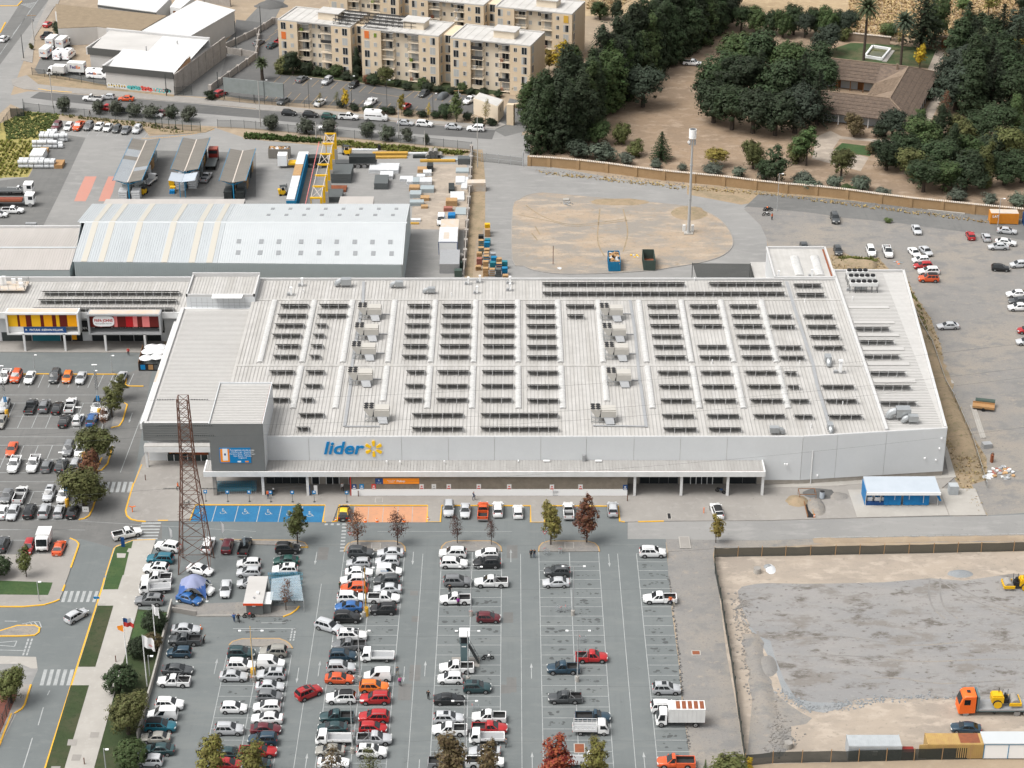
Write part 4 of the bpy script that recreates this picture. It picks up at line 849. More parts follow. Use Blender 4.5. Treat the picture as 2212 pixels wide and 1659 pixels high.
bw=xb-xa
MB().B(xa+bw*.23,xb-bw*.19,Y+.3,Y+.4,z0+.32,zb-.02).b('sign_panel','navy',s)
text('lettering','PINTURAS  SHERWIN-WILLIAMS.',.62,s,(xa+bw*.54,Y+.28,(z0+zb)/2+.15),'m115',shear=.15,bold=.008,depth=.01,width=bw*.46)
text('lettering','R',.6,s,(xa+bw*.265,Y+.28,(z0+zb)/2+.15),'m115',depth=.01)
MB().B(xa+.36,xa+bw*.23,Y+.5,Y+.55,z0+.32,zb-.02).b('sign_panel','m116',s)
s,xa,xb,z0,z1,Y,zb=signbox(757,1388,1042,1235,[(8,'maroon'),(1.8,'pink'),(10,'m70'),(2.8,'pink'),(7,'m70'),(6,'m72'),(3.5,'pink'),(4,'m70'),(6,'pink'),(8,'m70')],1)
bw=xb-xa;lx0,lx1=xa+bw*.07,xa+bw*.36;lz0,lz1=zb+.35,z1-.6
mb=MB();cz=(lz0+lz1)/2;pts=[]
for k in range(20):
 a=2*pi*k/20;ca,sa=cos(a),sin(a);pts.append(((lx0+lx1)/2+math.copysign(abs(ca)**.5,ca)*(lx1-lx0)/2,cz+math.copysign(abs(sa)**.6,sa)*(lz1-lz0)/2*1.15))
mb.loft([[(x,Y+.45,z)for x,z in pts],[(x,Y+.3,z)for x,z in pts]]).b('sign_panel','m115',s)
text('lettering','PAPA JOHNS',.85,s,((lx0+lx1)/2,Y+.28,cz+.15),'m72',bold=.02,depth=.01,width=(lx1-lx0)*.86)
text('lettering','Mejores Ingredientes. Mejor Pizza.',.22,s,((lx0+lx1)/2,Y+.28,cz-.5),'m95',depth=.01,width=(lx1-lx0)*.8)
text('lettering','Mejores Ingredientes. Mejor Pizza.',.55,s,(xa+bw*.48,365.6,ZH(365.6,q(0,1,0,1176)[1])),'m115',depth=.01,width=6.4)
MB().B(xa+.3,xb-.2,365.66,365.85,2.0,4.6).b('shop_sign','black',wing)
text('lettering','PAPA JOHN',.7,wing,(xa-1.0,365.6,ZH(365.6,q(0,1,0,1178)[1])),'m115',depth=.01,width=2.6,bold=.01);MB().B(xa-3.2,xa+.2,365.65,365.84,2.2,4.55).b('shop_sign','black',wing)
for u in(222,570,920,1262):
 p=G(0,1,u,1375);MB().B(p.x-.2,p.x+.2,YMF-.2,YMF+.2,0,ZH(YMF,q(0,1,0,1225)[1])).b('column','m116',wing)
for u0,u1,mt in((0,255,'m37'),(262,505,'teal'),(510,600,'black'),(605,700,'m36'),(780,900,'m36'),(905,1020,'m36'),(1025,1140,'m36'),(1145,1250,'m36'),(1255,1380,'m36')):
 xa_=P(*q(0,1,u0,1260),1.5).x;xb_=P(*q(0,1,u1,1260),1.5).x
 f=MB();f.B(xa_,xb_,365.80,365.88,.1,2.0);w_=f.b('shop_window',mt,wing)
 MB().B(xa_,xa_+.08,365.72,365.79,.1,2.0).b('mullion','m96',wing)
MB().B(P(*q(0,1,600,1260),1.5).x+.2,P(*q(0,1,650,1260),1.5).x,365.6,365.78,.5,2.1).b('poster','m0',wing)
slab('pavement',T(0,1,[(-200,1275),(1420,1275),(1400,1390),(-200,1385)]),'concrete',KB)
p0=P(*q(0,1,-30,840),ZWG+.9);p1=P(*q(0,1,215,840),ZWG+.9)
plat=TH('roof_platform','timber roof platform with railing and white air conditioners at far left','platform',(p1.x,p0.y,ZWG))
MB().B(p0.x-3,p1.x,p0.y,p0.y+4.2,ZWG+.55,ZWG+.75).b('deck','stain',plat)
rl=MB()
for k in range(6):x=p1.x-.1-k*1.6;rl.t((x,p0.y+.05,ZWG+.75),(x,p0.y+.05,ZWG+1.8),.03)
for k in range(4):rl.t((p1.x-.05,p0.y+.1+k*1.3,ZWG+.75),(p1.x-.05,p0.y+.1+k*1.3,ZWG+1.8),.03)
rl.t((p1.x-8,p0.y+.05,ZWG+1.8),(p1.x,p0.y+.05,ZWG+1.8),.03);rl.t((p1.x-.05,p0.y,ZWG+1.8),(p1.x-.05,p0.y+4,ZWG+1.8),.03)
rl.b('railing','m95',plat)
for x,y,z in((-2.9,3.2,1.0),(-1.6,3.3,1.0),(-4.6,2.4,1.9),(-5.2,2.2,1.9),(-1.0,1.4,.9)):MB().B(p1.x+x-.4,p1.x+x+.4,p0.y+y-.2,p0.y+y+.2,ZWG+.751,ZWG+.75+z).b('air_conditioner','m115',plat)
# = warehouse behind
zE,zRg=7.0,9.5
wl=Vector((-90.3,388.7,0));wr=Vector((-22.74,387.26,0))
br=Vector((-22.4,419.9,0));bl=Vector((-91.9,419.9,0));rr_=Vector((-22.55,403.6,0));rl_=Vector((-91.4,403.9,0))
split=P(488,480,zRg).x
wh=TH('warehouse','large blue-white warehouse with shallow gable roof behind the shops','warehouse',(-56,388,0))
MB().p([(wl.x,wl.y),(wr.x,wr.y),(br.x,br.y),(bl.x,bl.y)],0,zE-.02).b('wall','m111',wh)
for ends in((wl,rl_,bl),(wr,rr_,br)):
 MB().loft([[(p.x+d,p.y,z)for p,z in zip(ends,(zE,zRg,zE))]for d in(-.02,.02)]).b('gable','m111',wh)
def on(a,b,x):t=(x-a.x)/(b.x-a.x);return a.lerp(b,t)
def slope(x0,x1,A,B,za,zb,mat,name='roof',dz=0.0,f0=0,f1=1,over=.0):
 a0,a1,b0,b1=on(*A,x0),on(*A,x1),on(*B,x0),on(*B,x1)
 def L(a,b,f):p=a.lerp(b,f);return Vector((p.x,p.y,za+(zb-za)*f+dz))
 pts=[L(a0,b0,f0),L(a1,b1,f0),L(a1,b1,f1),L(a0,b0,f1)]
 n=(pts[1]-pts[0]).cross(pts[3]-pts[0]).normalized()*.06
 if n.z<0:n=-n
 return MB().loft([[p for p in pts],[p+n for p in pts]]).b(name,mat,wh)
FE,RG,BE=(wl,wr),(rl_,rr_),(bl,br)
slope(wl.x-.3,split-.02,FE,RG,zE,zRg,'m73');slope(split+.02,wr.x+.3,FE,RG,zE,zRg,'m84')
slope(bl.x-.3,split-.02,BE,RG,zE,zRg,'m73');slope(split+.02,wr.x+.3,BE,RG,zE,zRg,'m84')
for u in(780,925,1170,1465,1700,1850):
 a=P(*q(0,1,u-25,420),8.3).x;slope(a,a+1.25,FE,RG,zE,zRg,'m83','translucent_sheet',.065);slope(a+.05,a+1.2,BE,RG,zE,zRg,'m83','translucent_sheet',.065)
for dz in(0,):
 MB().loft([[(rl_.x-.3,rl_.y-.5,zRg+.0),(rl_.x-.3,rl_.y,zRg+.14),(rl_.x-.3,rl_.y+.5,zRg)],[(rr_.x+.3,rr_.y-.5,zRg+.0),(rr_.x+.3,rr_.y,zRg+.14),(rr_.x+.3,rr_.y+.5,zRg)]]).b('ridge_cap','m84',wh)
rbm=MB()
def ribs(A,B,za,zb,x0,x1,st):
 x=x0
 while x<x1:
  a,b=on(*A,x),on(*B,x);rbm.e((a.x,a.y,za+.085),(b.x,b.y,zb+.085),.05,.05);x+=st
ribs(FE,RG,zE,zRg,wl.x,wr.x,.5);ribs(BE,RG,zE,zRg,bl.x,wr.x,.5)
stuff(rbm.b('roof_rib','m84',wh))
wb=MB();x=wl.x+.2
while x<wr.x:a=on(wl,wr,x);wb.B(x,x+.12,a.y-.06,a.y-.002,0,zE-.1);x+=.45
stuff(wb.b('wall_rib','m111',wh))
M('m109',(.24,.25,.255),.6)
for v,f in((380,.52),(505,.25)):
 for k in range(8):
  u=(60+k*153)if v==380 else(35+k*157);a=P(*q(1,1,u,v),8.2).x
  if k>=2:a+=.9
  slope(a-.45,a+.45,FE,RG,zE,zRg,'m109','roof_vent',.07,f-.05,f+.05)
 for k in range(2):
  a=P(*q(0,1,2080 if v==380 else 2055,v),8.2).x+k*0
  if k==0:slope(a-.45,a+.45,FE,RG,zE,zRg,'m109','roof_vent',.07,f-.05,f+.05)
for v,f in((145,.28),(195,.62)):
 for k in range(8):
  a=P(*q(1,1,140+k*153-(25 if v==195 else 0),v),8.2).x;slope(a-.4,a+.4,BE,RG,zE,zRg,'m109','roof_vent',.07,f-.05,f+.05)
y0b=419.95;y1b=P(380,428,6.8).y;xa_=P(228,430,6.8).x;xb_=P(529,430,6.8).x
MB().p([(xa_,y0b),(xb_,y0b),(xb_,y1b),(xa_,y1b)],0,[6.85,6.85,6.6,6.6]).b('lean_to','m82',wh)
sp=[P(*q(1,1,u,v),4)for u,v in((730,38),(1020,38),(1010,105),(710,105))]
tag(MB().p([(p.x,p.y)for p in sp],0,4).b('yard_shed','m82'),'flat sandy roofed shed just behind the warehouse ridge','shed')
zl,zlr=5.2,6.6
lowh=TH('low_warehouse','low sand-grey warehouse roof left of the blue-white warehouse','warehouse',(-105,390,0))
ye=P(80,583,zl).y;yr_=P(80,535,zlr).y;yk=P(80,492,zl+.6).y;xr_=P(160,560,5.5).x-.1
MB().B(-150,xr_,ye,yk,0,zl-.03).b('wall','m111',lowh)
MB().loft([[(-150,ye,zl),(-150,yr_,zlr),(-150,yr_,zlr-.1),(-150,ye,zl-.1)],[(xr_,ye,zl),(xr_,yr_,zlr),(xr_,yr_,zlr-.1),(xr_,ye,zl-.1)]]).b('roof','m82',lowh)
MB().loft([[(-150,yr_+.003,zlr),(-150,yk,zl+.6),(-150,yk,zl+.5),(-150,yr_+.003,zlr-.1)],[(xr_,yr_+.003,zlr),(xr_,yk,zl+.6),(xr_,yk,zl+.5),(xr_,yr_+.003,zlr-.1)]]).b('roof','m82',lowh)
MB().B(-150,xr_,yr_-.3,yr_+.3,zlr+.002,zlr+.1).b('ridge_cap','m84',lowh);MB().B(-150,xr_,yk-.3,yk+.2,zl+.55,zl+1.1).b('parapet','flashing',lowh)
rb=MB();x=-149
while x<xr_:rb.e((x,ye,zl+.03),(x,yr_,zlr+.03),.05);rb.e((x,yr_+.3,zlr+.03),(x,yk-.4,zl+.62),.05);x+=.55
stuff(rb.b('roof_rib','m82',lowh))
# = apartments
M('stucco',(.64,.525,.385),.9,n=(.15,.3),col2=(.56,.44,.30),n2=(1.5,.03))
M('m98',(.72,.63,.50),.9,n=(.2,.3),col2=(.62,.52,.395))
M('m78',(.50,.485,.46),.85,n=(.3,.5),col2=(.42,.405,.38),streak=(1,1,1))
M('m117',(.55,.54,.52),.5);M('curtain',(.40,.40,.38),.7);M('m56',(.62,.16,.04),.8);M('m44',(.16,.22,.03),.8);M('m69',(.05,.05,.05),.6);M('m54',(.55,.33,.05),.8)
def win_mesh(wd,ht,style):
 mb=MB();f=.07
 mb.B(-wd/2,wd/2,-.05,0,0,f,0);mb.B(-wd/2,wd/2,-.05,0,ht-f,ht,0);mb.B(-wd/2,-wd/2+f,-.05,0,f,ht-f,0);mb.B(wd/2-f,wd/2,-.05,0,f,ht-f,0);mb.B(-.03,.03,-.05,0,f,ht-f,0)
 mb.face([(-wd/2+f,-.012,f),(wd/2-f,-.012,f),(wd/2-f,-.012,ht-f),(-wd/2+f,-.012,ht-f)],1)
 if style==1:mb.face([(-wd/2+f,-.02,f),(-.2,-.02,f),(-.2,-.02,ht-f),(-wd/2+f,-.02,ht-f)],2)
 if style==2:mb.face([(-wd/2+f,-.02,f),(wd/2-f,-.02,f),(wd/2-f,-.02,ht*.95),(-wd/2+f,-.02,ht*.95)],2)
 if style==3:mb.face([(.15,-.02,f),(wd/2-f,-.02,f),(wd/2-f,-.02,ht-f),(.15,-.02,ht-f)],2)
 return mb.mesh('window',['m117','m36','curtain'])
WT=[win_mesh(1.5,2.0,s)for s in range(4)];WS=[win_mesh(.95,1.15,s)for s in range(4)];WB=[win_mesh(1.9,2.1,s)for s in range(4)]
def apartment(name,label,org,ang,rnd,extra=()):
 e1=Vector((cos(ang),sin(ang),0));e2=Vector((-sin(ang),cos(ang),0));HH=13.4;FH=2.62;D=12.3
 t=TH(name,label,'apartment block',(org[0],org[1],0),ang)
 def bx(x0,x1,y0,y1,z0,z1):return MB().B(x0,x1,y0,y1,z0,z1)
 def wn(ms,x,y,z,name='window',rz=0):
  o=obj(name,rnd.choice(ms),t);o.location=(x,y,z);o.rotation_euler=(0,0,rz);return o
 for s0,s1 in((-71,-50),(-47,-25.2),(-22,0)):
  bx(s0,s0+5.6,0,D,0,HH).l('wing','stucco',t);bx(s1-5.6,s1,0,D,0,HH).l('wing','stucco',t)
  bx(s0+5.601,s1-5.601,1.6,D-.01,0,HH-.02).l('wall','m98',t)
  rf=MB();rf.B(s0+.3,s1-.3,.3,D-.3,HH+.002,HH+.06);r=rf.l('roof','m78',t)
  for a in((s0,s1,-.0,.28),(s0,s1,D-.28,D)):bx(a[0],a[1],a[2],a[3],HH+.001,HH+.35).l('parapet','m78',t)
  for a in(s0,s1-.28):bx(a,a+.28,.281,D-.281,HH+.001,HH+.34).l('parapet','m78',t)
  sm=MB()
  for k in range(9):sm.B(s0+1.4+k*2.2,s0+1.46+k*2.2,.4,D-.4,HH+.061,HH+.12)
  stuff(sm.l('roof_seam','m78',t))
  bx((s0+s1)/2-.5,(s0+s1)/2+5.2,4.2,8.4,HH+.062,HH+2.0).l('stair_head','m98',t);bx((s0+s1)/2-.9,(s0+s1)/2+5.6,3.8,8.8,HH+2.001,HH+2.18).l('stair_roof','m78',t)
  for k in range(5):
   z=.5+k*FH
   wn(WT,s0+1.6,-.003,z+.1);wn(WS,s0+4.0,-.003,z+.6);wn(WS,s1-4.1,-.003,z+.6);wn(WT,s1-1.7,-.003,z+.1)
   for side,xc in((0,s0+7.3),(1,s1-7.3)):
    wn(WB,xc,1.597,z+.05)
    bx(xc-1.6,xc+1.6,.15,1.595,z-.12,z).l('balcony','m98',t)
    rl=MB();rl.B(xc-1.58,xc+1.58,.17,.22,z+.9,z+.97);rl.B(xc-1.58,xc-1.53,.221,1.59,z+.9,z+.97);rl.B(xc+1.53,xc+1.58,.221,1.59,z+.9,z+.97)
    for j in range(17):rl.B(xc-1.57+j*.195,xc-1.545+j*.195,.185,.21,z,z+.9)
    if rnd.random()<.3:rl.B(xc-1.5,xc+1.5,.225,.24,z+.05,z+.85)
    rl.b('railing','m69' if rnd.random()<.5 else 'm98',t,rel=0)
    if rnd.random()<.35:bx(xc-1.2,xc-.4,.5,1.1,z+.001,z+.8).b('balcony_things',rnd.choice(['m44','m96','rust','m116']),t,rel=0)
   wn(WS,s0+9.7,1.597,z+.7);wn(WS,s1-9.7,1.597,z+.7)
   wn(WT,s1+.003,1.9,z+.1,rz=pi/2);
  for xc in(s0+7.3,s1-7.3):bx(xc-1.7,xc+1.7,.1,1.594,13.0,13.12).l('balcony_roof','m78',t)
  for xx in(s0+8.9,s1-8.9):MB().t((xx,1.5,0),(xx,1.5,HH),.06,n=6).l('downpipe','m98',t)
 for a,b in((-50,-47),(-25.2,-22)):
  bx(a+.003,b-.003,3.2,D-.5,0,HH-.2).l('stair_link','stucco',t)
  for k in range(5):wn(WB,(a+b)/2,3.197,.5+k*FH)
 return t
rn=random.Random(3)
AP=radians(-18.5)
ap1=apartment('apartment_block','front cream five-storey apartment block with balconies and black solar collectors on roof',(4.76,510.05),AP,rn)
ap2=apartment('apartment_block','rear cream five-storey apartment block, partly hidden behind the front one',(16.17,537.23),AP,rn)
for x,k,mt in((-69.4,3,'m56'),(-45.4,4,'m56'),(-43.0,4,'m44')):
 MB().B(x-.68 if mt!='m44' else x-.4,x+.68 if mt!='m44' else x+.4,-.08,-.06,.6+k*2.62+(.0 if mt!='m44' else.5),.6+k*2.62+(2.0 if mt!='m44' else 1.6)).l('blind',mt,ap1)
MB().B(-2.4,-1.0,-.08,-.06,.6+4*2.62,2.6+4*2.62).l('blind','m54',ap2)
M('collector',(.012,.012,.014),.3)
for i in range(4):
 y=1.5+i*2.6;x0,x1=((-56.5,-51),(-56,-33),(-57,-32),(-56,-34))[i]
 if i==0:x0,x1=-55.5,-50.5
 c=MB();
 c.loft([[(x0,y,15.1),(x0,y+1.5,14.2),(x0,y+1.45,14.1),(x0,y-.05,15.0)],[(x1,y,15.1),(x1,y+1.5,14.2),(x1,y+1.45,14.1),(x1,y-.05,15.0)]]);c.l('solar_collector','collector',ap1)
 fr=MB();k=x0
 while k<=x1:fr.e((k,y,13.45),(k,y,15.0),.08);fr.e((k,y+1.2,13.45),(k,y+1.2,14.2),.08);fr.e((k,y,13.5),(k,y+1.2,13.5),.08);k+=1.8
 fr.e((x0,y,14.1),(x1,y,14.1),.08);fr.l('collector_frame','m69',ap1)
c=MB();c.loft([[(-46.8,1,15),(-46.8,2.5,14.1),(-46.8,2.45,14),(-46.8,.95,14.9)],[(-40.6,1,15),(-40.6,2.5,14.1),(-40.6,2.45,14),(-40.6,.95,14.9)]]);c.l('solar_collector','collector',ap1)
gh=[P(*q(1,0,u,v))for u,v in((1880,985),(2090,1060),(2140,1000),(1930,935))]
t=TH('gatehouse','small cream flat-roofed gatehouse beside the apartment gate','gatehouse',(gh[0].x,gh[0].y,0))
MB().p([(p.x,p.y)for p in gh],0,4.2).b('wall','m98',t);c_=sum(gh,Vector())/4
MB().p([((p.x-c_.x)*.95+c_.x,(p.y-c_.y)*.95+c_.y)for p in gh],4.203,4.3).b('roof','m78',t)
p=gh[1].lerp(gh[2],.5);MB().O((p.x+.02,p.y,2.2),.04,.5,1.0,0).b('window','m36',t)
t=TH('gate_arch','cream gateway arch across the apartment entrance','gate',(P(*q(1,0,2180,1075)).x,P(*q(1,0,2180,1075)).y,0))
a=G(1,0,2180,1075);b=G(2,0,70,870);d=(b-a);
MB().O((a.x+.6,a.y,0),.9,.6,5.4,-.3).b('pier','stucco',t);b2=Vector((a.x+11.5,a.y+5.5,0));MB().O((b2.x,b2.y,0),.8,.6,5.2,-.3).b('pier','stucco',t)
MB().e((a.x+1.6,a.y+.4,4.75),(b2.x-.8,b2.y-.3,4.75),.9,1.1).b('lintel','stucco',t)
# = estate house (courtyard, clay tiles)
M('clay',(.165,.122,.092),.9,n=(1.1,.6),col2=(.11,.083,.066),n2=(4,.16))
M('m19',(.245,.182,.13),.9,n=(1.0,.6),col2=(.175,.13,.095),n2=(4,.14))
M('limewash',(.50,.53,.55),.9,n=(.5,.4),col2=(.44,.47,.49));M('timber',(.20,.09,.035),.7)
zr_,ze_=6.0,2.9
R2=P(*q(3,0,1210,578),zr_);R3=P(*q(3,0,1050,852),zr_)
hh=TH('estate_house','courtyard country house with brown clay tile roofs among dark trees','house',((R2.x+R3.x)/2,(R2.y+R3.y)/2,0))
e2=(R2-R3).normalized();e1=Vector((e2.y,-e2.x,0));w_=7.2
R1=R2-e1*34;R4=R3-e1*30
def lo(v):return Vector((v.x,v.y,ze_))
Ci1=lo(R2-e1*w_-e2*w_);Ci2=lo(R3-e1*w_+e2*w_);Co1=lo(R2+e1*w_+e2*w_);Co2=lo(R3+e1*w_-e2*w_)
def tiles(a,b,c,d,mat,name='roof'):
 n=(b-a).cross(d-a).normalized()
 if n.z<0:n=-n
 MB().loft([[a,b,c,d],[p-n*.12 for p in(a,b,c,d)]]).b(name,mat,hh)
 mb=MB();ex=(c-d).normalized();L=(c-d).length;sl=(a-d)-ex*(a-d).dot(ex);x=.15
 xa=(a-d).dot(ex);xb=(b-d).dot(ex)
 while x<L:
  f=1.0
  if x<xa:f=x/xa
  if x>xb:f=min(f,(L-x)/(L-xb))if L>xb else f
  if f>.03:
   p0=d+ex*x+n*.03;p1=p0+sl*f;m_=max(2,int((p1-p0).length/1.15));
   for k in range(m_):
    u0=p0.lerp(p1,k/m_);u1=p0.lerp(p1,(k+1)/m_-.02);mb.e(u0+n*.05,u1,.19,.11)
  x+=.36
 stuff(mb.b('clay_tiles',mat,hh))
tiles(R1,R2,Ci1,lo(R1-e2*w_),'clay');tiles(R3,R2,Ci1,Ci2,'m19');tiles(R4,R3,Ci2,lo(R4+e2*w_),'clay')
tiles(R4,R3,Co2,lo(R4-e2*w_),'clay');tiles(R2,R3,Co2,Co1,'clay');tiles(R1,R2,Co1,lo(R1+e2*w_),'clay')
rc=MB()
for a,b in((R1,R2),(R2,R3),(R3,R4),(R2,Co1),(R3,Co2)):rc.e(a+Vector((0,0,.1)),b+Vector((0,0,.1)),.34,.22)
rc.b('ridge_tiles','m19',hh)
def wallseg(a,b,z1,th=.3,name='wall',mat='limewash'):pb(MB(),[(a.x,a.y),(b.x,b.y)],th,0,z1).b(name,mat,hh)
iw=4.6
wallseg(R1-e2*iw,R2-e1*iw-e2*iw,3.6);wallseg(R2-e1*iw-e2*iw,R3-e1*iw+e2*iw,3.6);wallseg(R4-e2*iw,R3+e1*iw-e2*iw,3.4);wallseg(R3+e1*iw-e2*iw,R2+e1*iw+e2*iw,3.4);wallseg(R1+e2*iw,R2+e1*iw+e2*iw,3.4)
ov=6.7
for k in range(9):
 p=R1.lerp(R2-e1*ov,k/8)-e2*ov;MB().B(p.x-.1,p.x+.1,p.y-.1,p.y+.1,0,3.0).b('post','timber',hh)
 p=R4.lerp(R3,k/8)-e2*ov;MB().B(p.x-.1,p.x+.1,p.y-.1,p.y+.1,0,3.0).b('post','m116',hh)
 p=R3.lerp(R2,k/8)+e1*ov;MB().B(p.x-.1,p.x+.1,p.y-.1,p.y+.1,0,3.0).b('post','m116',hh)
for k in(2,4.6,6.2):
 p=R1.lerp(R2-e1*iw,k/8)-e2*(iw+.2);MB().O((p.x,p.y,0),.7,.05,2.4,atan2(e1.y,e1.x)).b('door','timber',hh)
p_=R2-e2*1.2-e1*2.6;MB().O((p_.x,p_.y,5.0),.25,.25,1.9,0).b('chimney','m19',hh)
pp=[P(*q(3,0,u,v))for u,v in((903,412),(1055,436),(985,522),(838,498))]
t=TH('pool','small white-walled pool of green water on the estate lawn','pool',(pp[0].x,pp[0].y,0))
M('m65',(.10,.10,.02),.08,n=(.6,.5),col2=(.05,.06,.02),spec=.5)
for a,b in zip(pp,pp[1:]+pp[:1]):pb(MB(),[(a.x,a.y),(b.x,b.y)],.5,0,.75).b('wall','m115',t)
c_=sum(pp,Vector())/4;MB().face([((p.x-c_.x)*.9+c_.x,(p.y-c_.y)*.9+c_.y,.2)for p in pp]).b('water','m65',t)
a=P(*q(3,0,1075,437));b=P(*q(3,0,1005,535));pb(MB(),[(a.x,a.y),(b.x,b.y)],1.3,0,.15).b('paving','m20',t)
def adobe_wall(pts,h,label,mat='m55',piers=None,cap=True,th=.45):
 W=[P(*d)for d in pts];t=TH('boundary_wall',label,'wall',(W[0].x,W[0].y,0))
 for a,b in zip(W,W[1:]):
  L=(b-a).length;n=max(1,round(L/(piers or 1e9)))if piers else 1;d=(b-a)/n
  for k in range(n):
   p0=a+d*k;p1=a+d*(k+1);dd=d.normalized()
   pb(MB(),[(p0+dd*.3).xy,(p1-dd*.3).xy],th,0,h).b('wall_panel',mat,t)
   MB().O((p0.x,p0.y,0),.42,.42,h+.1,atan2(d.y,d.x)).b('pier',mat,t)
   if cap:
    cm=MB();m_=int(d.length/.42)
    for j in range(m_):
     c0=p0+d*((j+.5)/m_);nn=Vector((-dd.y,dd.x,0))
     cm.e(c0+nn*.45+Vector((0,0,h+.08)),c0+Vector((0,0,h+.3)),.3,.1);cm.e(c0-nn*.45+Vector((0,0,h+.08)),c0+Vector((0,0,h+.3)),.3,.1)
    stuff(cm.b('coping_tiles','stain',t))
 return t
M('m55',(.34,.225,.12),.95,n=(.8,.4),col2=(.29,.19,.10),n2=(4,.08));M('adobe',(.27,.20,.14),.95,n=(.5,.5),col2=(.20,.15,.11))
adobe_wall(T(2,0,[(150,1430),(320,1440),(570,1462),(820,1490),(1070,1525),(1310,1555),(1570,1580),(1830,1605),(2100,1640)])+T(3,1,[(155,10),(415,30),(680,60),(970,100),(1228,132),(1500,160),(1770,188),(2040,215),(2300,240)]),2.3,'long ochre wall with piers and tiled coping along the loop road')
adobe_wall(T(3,0,[(690,350),(1060,390)]),2.2,'brown garden wall behind the pool lawn','adobe');adobe_wall(T(3,0,[(1400,420),(1490,420)]),2.0,'short brown wall left of the arched gate','adobe');adobe_wall(T(3,0,[(1545,410),(1640,420)]),2.0,'short brown wall right of the arched gate','adobe')
p=P(*q(3,0,1515,418));t=TH('gate_arch','small brown gateway with tiled top at the end of the garden path','gate',(p.x,p.y,0))
MB().B(p.x-1.3,p.x-.7,p.y-.3,p.y+.3,0,3.2).b('pier','adobe',t);MB().B(p.x+.7,p.x+1.3,p.y-.3,p.y+.3,0,3.2).b('pier','adobe',t);MB().B(p.x-1.5,p.x+1.5,p.y-.5,p.y+.5,3.2,3.5).b('coping','m19',t);MB().B(p.x-.69,p.x+.69,p.y-.05,p.y+.05,0,2.9).b('door','timber',t)
# = depot buildings, top left
M('m27',(.52,.50,.475),.9,n=(.3,.4),col2=(.46,.445,.42));M('m5',(.085,.085,.08),.7);M('m77',(.48,.465,.445),.75,n=(.3,.5),col2=(.41,.395,.375),streak=(.3,1,1));M('m74',(.58,.58,.57),.6,n=(.2,.4),col2=(.51,.51,.50));M('m75',(.25,.195,.13),.9,n=(.6,.5),col2=(.20,.155,.105),n2=(3,.1));M('m10',(.36,.33,.30),.95,n=(.6,.5),col2=(.28,.255,.23),n2=(2,.1));M('m85',(.45,.22,.10),.9,n=(.7,.5),col2=(.40,.29,.19))
def vxy(l,z):return[(p.x,p.y)for p in(P(*q(0,0,u,v),z)for u,v in l)]
A=P(*q(0,0,925,762));B=P(*q(0,0,1510,822));C=P(*q(0,0,1945,590));ex=(B-A).normalized();ey=Vector((-ex.y,ex.x,0));Wd=(B-A).length;Dp=21
fu=TH('depot_unit','white rendered depot unit with graffiti along its front wall','building',(A.x,A.y,0))
def fb(x0,x1,y0,y1,z0,z1,name,mat):
 pts=[A+ex*x0+ey*y0,A+ex*x1+ey*y0,A+ex*x1+ey*y1,A+ex*x0+ey*y1];return MB().p([(p.x,p.y)for p in pts],z0,z1).b(name,mat,fu)
fb(0,Wd,0,11,0,5.2,'wall','m27');fb(-.6,Wd+.1,-.35,-.003,4.5,6.2,'parapet_band','m5');fb(-.6,-.003,.0,11,4.5,6.2,'parapet_band','m27');fb(-.7,-.0,-.36,11,6.203,6.32,'coping','flashing')
def fslope(x0,x1,y0,y1,z00,z11,mat,name='roof'):
 pts=[A+ex*x0+ey*y0+Vector((0,0,z00)),A+ex*x1+ey*y0+Vector((0,0,z00)),A+ex*x1+ey*y1+Vector((0,0,z11)),A+ex*x0+ey*y1+Vector((0,0,z11))]
 up=Vector((0,0,.12));return MB().loft([pts,[p+up for p in pts]]).b(name,mat,fu)
fslope(.01,Wd-.2,.3,11,5.3,7.2,'m74')
gp=[A+ex*Wd+ey*0,A+ex*Wd+ey*11];MB().face([Vector((gp[0].x,gp[0].y,5.2)),Vector((gp[1].x,gp[1].y,5.2)),Vector((gp[1].x,gp[1].y,7.2))]).b('gable','m85',fu)
fb(Wd+.01,Wd+.35,.2,33,0,5.6,'side_wall','m10')
for k in range(7):
 pts=A+ex*(Wd+.38)+ey*(.5+k*4.8);MB().O((pts.x,pts.y,0),.1,.14,5.7,atan2(ex.y,ex.x)).b('pier','m10',fu)
fb(-10,Wd,11.01,23,0,5.6,'wall','m27');fb(-10.4,-.02,10.6,10.98,4.9,6.8,'parapet_band','m5');fb(-10.8,-10.41,10.6,27,4.9,6.85,'parapet_band','m27');fslope(-10,6,11.2,23,6.0,7.6,'m77');fslope(6.02,Wd-.1,11.2,23,6.0,7.6,'m74');fb(-10.8,Wd+.2,23.01,23.6,5,8.3,'fire_wall','flashing')
for x,y in((6,12.5),(12,19)):
 p=A+ex*x+ey*y;MB().t((p.x,p.y,6),(p.x,p.y,8.2),.18).b('flue','flashing',fu)
M('m39',(.10,.42,.42),.8);M('gr_red',(.62,.10,.08),.8);M('m38',(.02,.02,.02),.8);M('m40',(.62,.62,.6),.8);M('m41',(.70,.50,.06),.8)
rg=random.Random(5)
def blob(x,z,s,mat,off,n=9,wob=.35,sx=1.0):
 pts=[]
 for k in range(n):a=2*pi*k/n;r=s*(1+rg.uniform(-wob,wob));pts.append((x+cos(a)*r*sx,z+sin(a)*r*.9))
 MB().face([A+ex*px-ey*off+Vector((0,0,max(.15,pz)))for px,pz in pts]).b('graffiti',mat,fu)
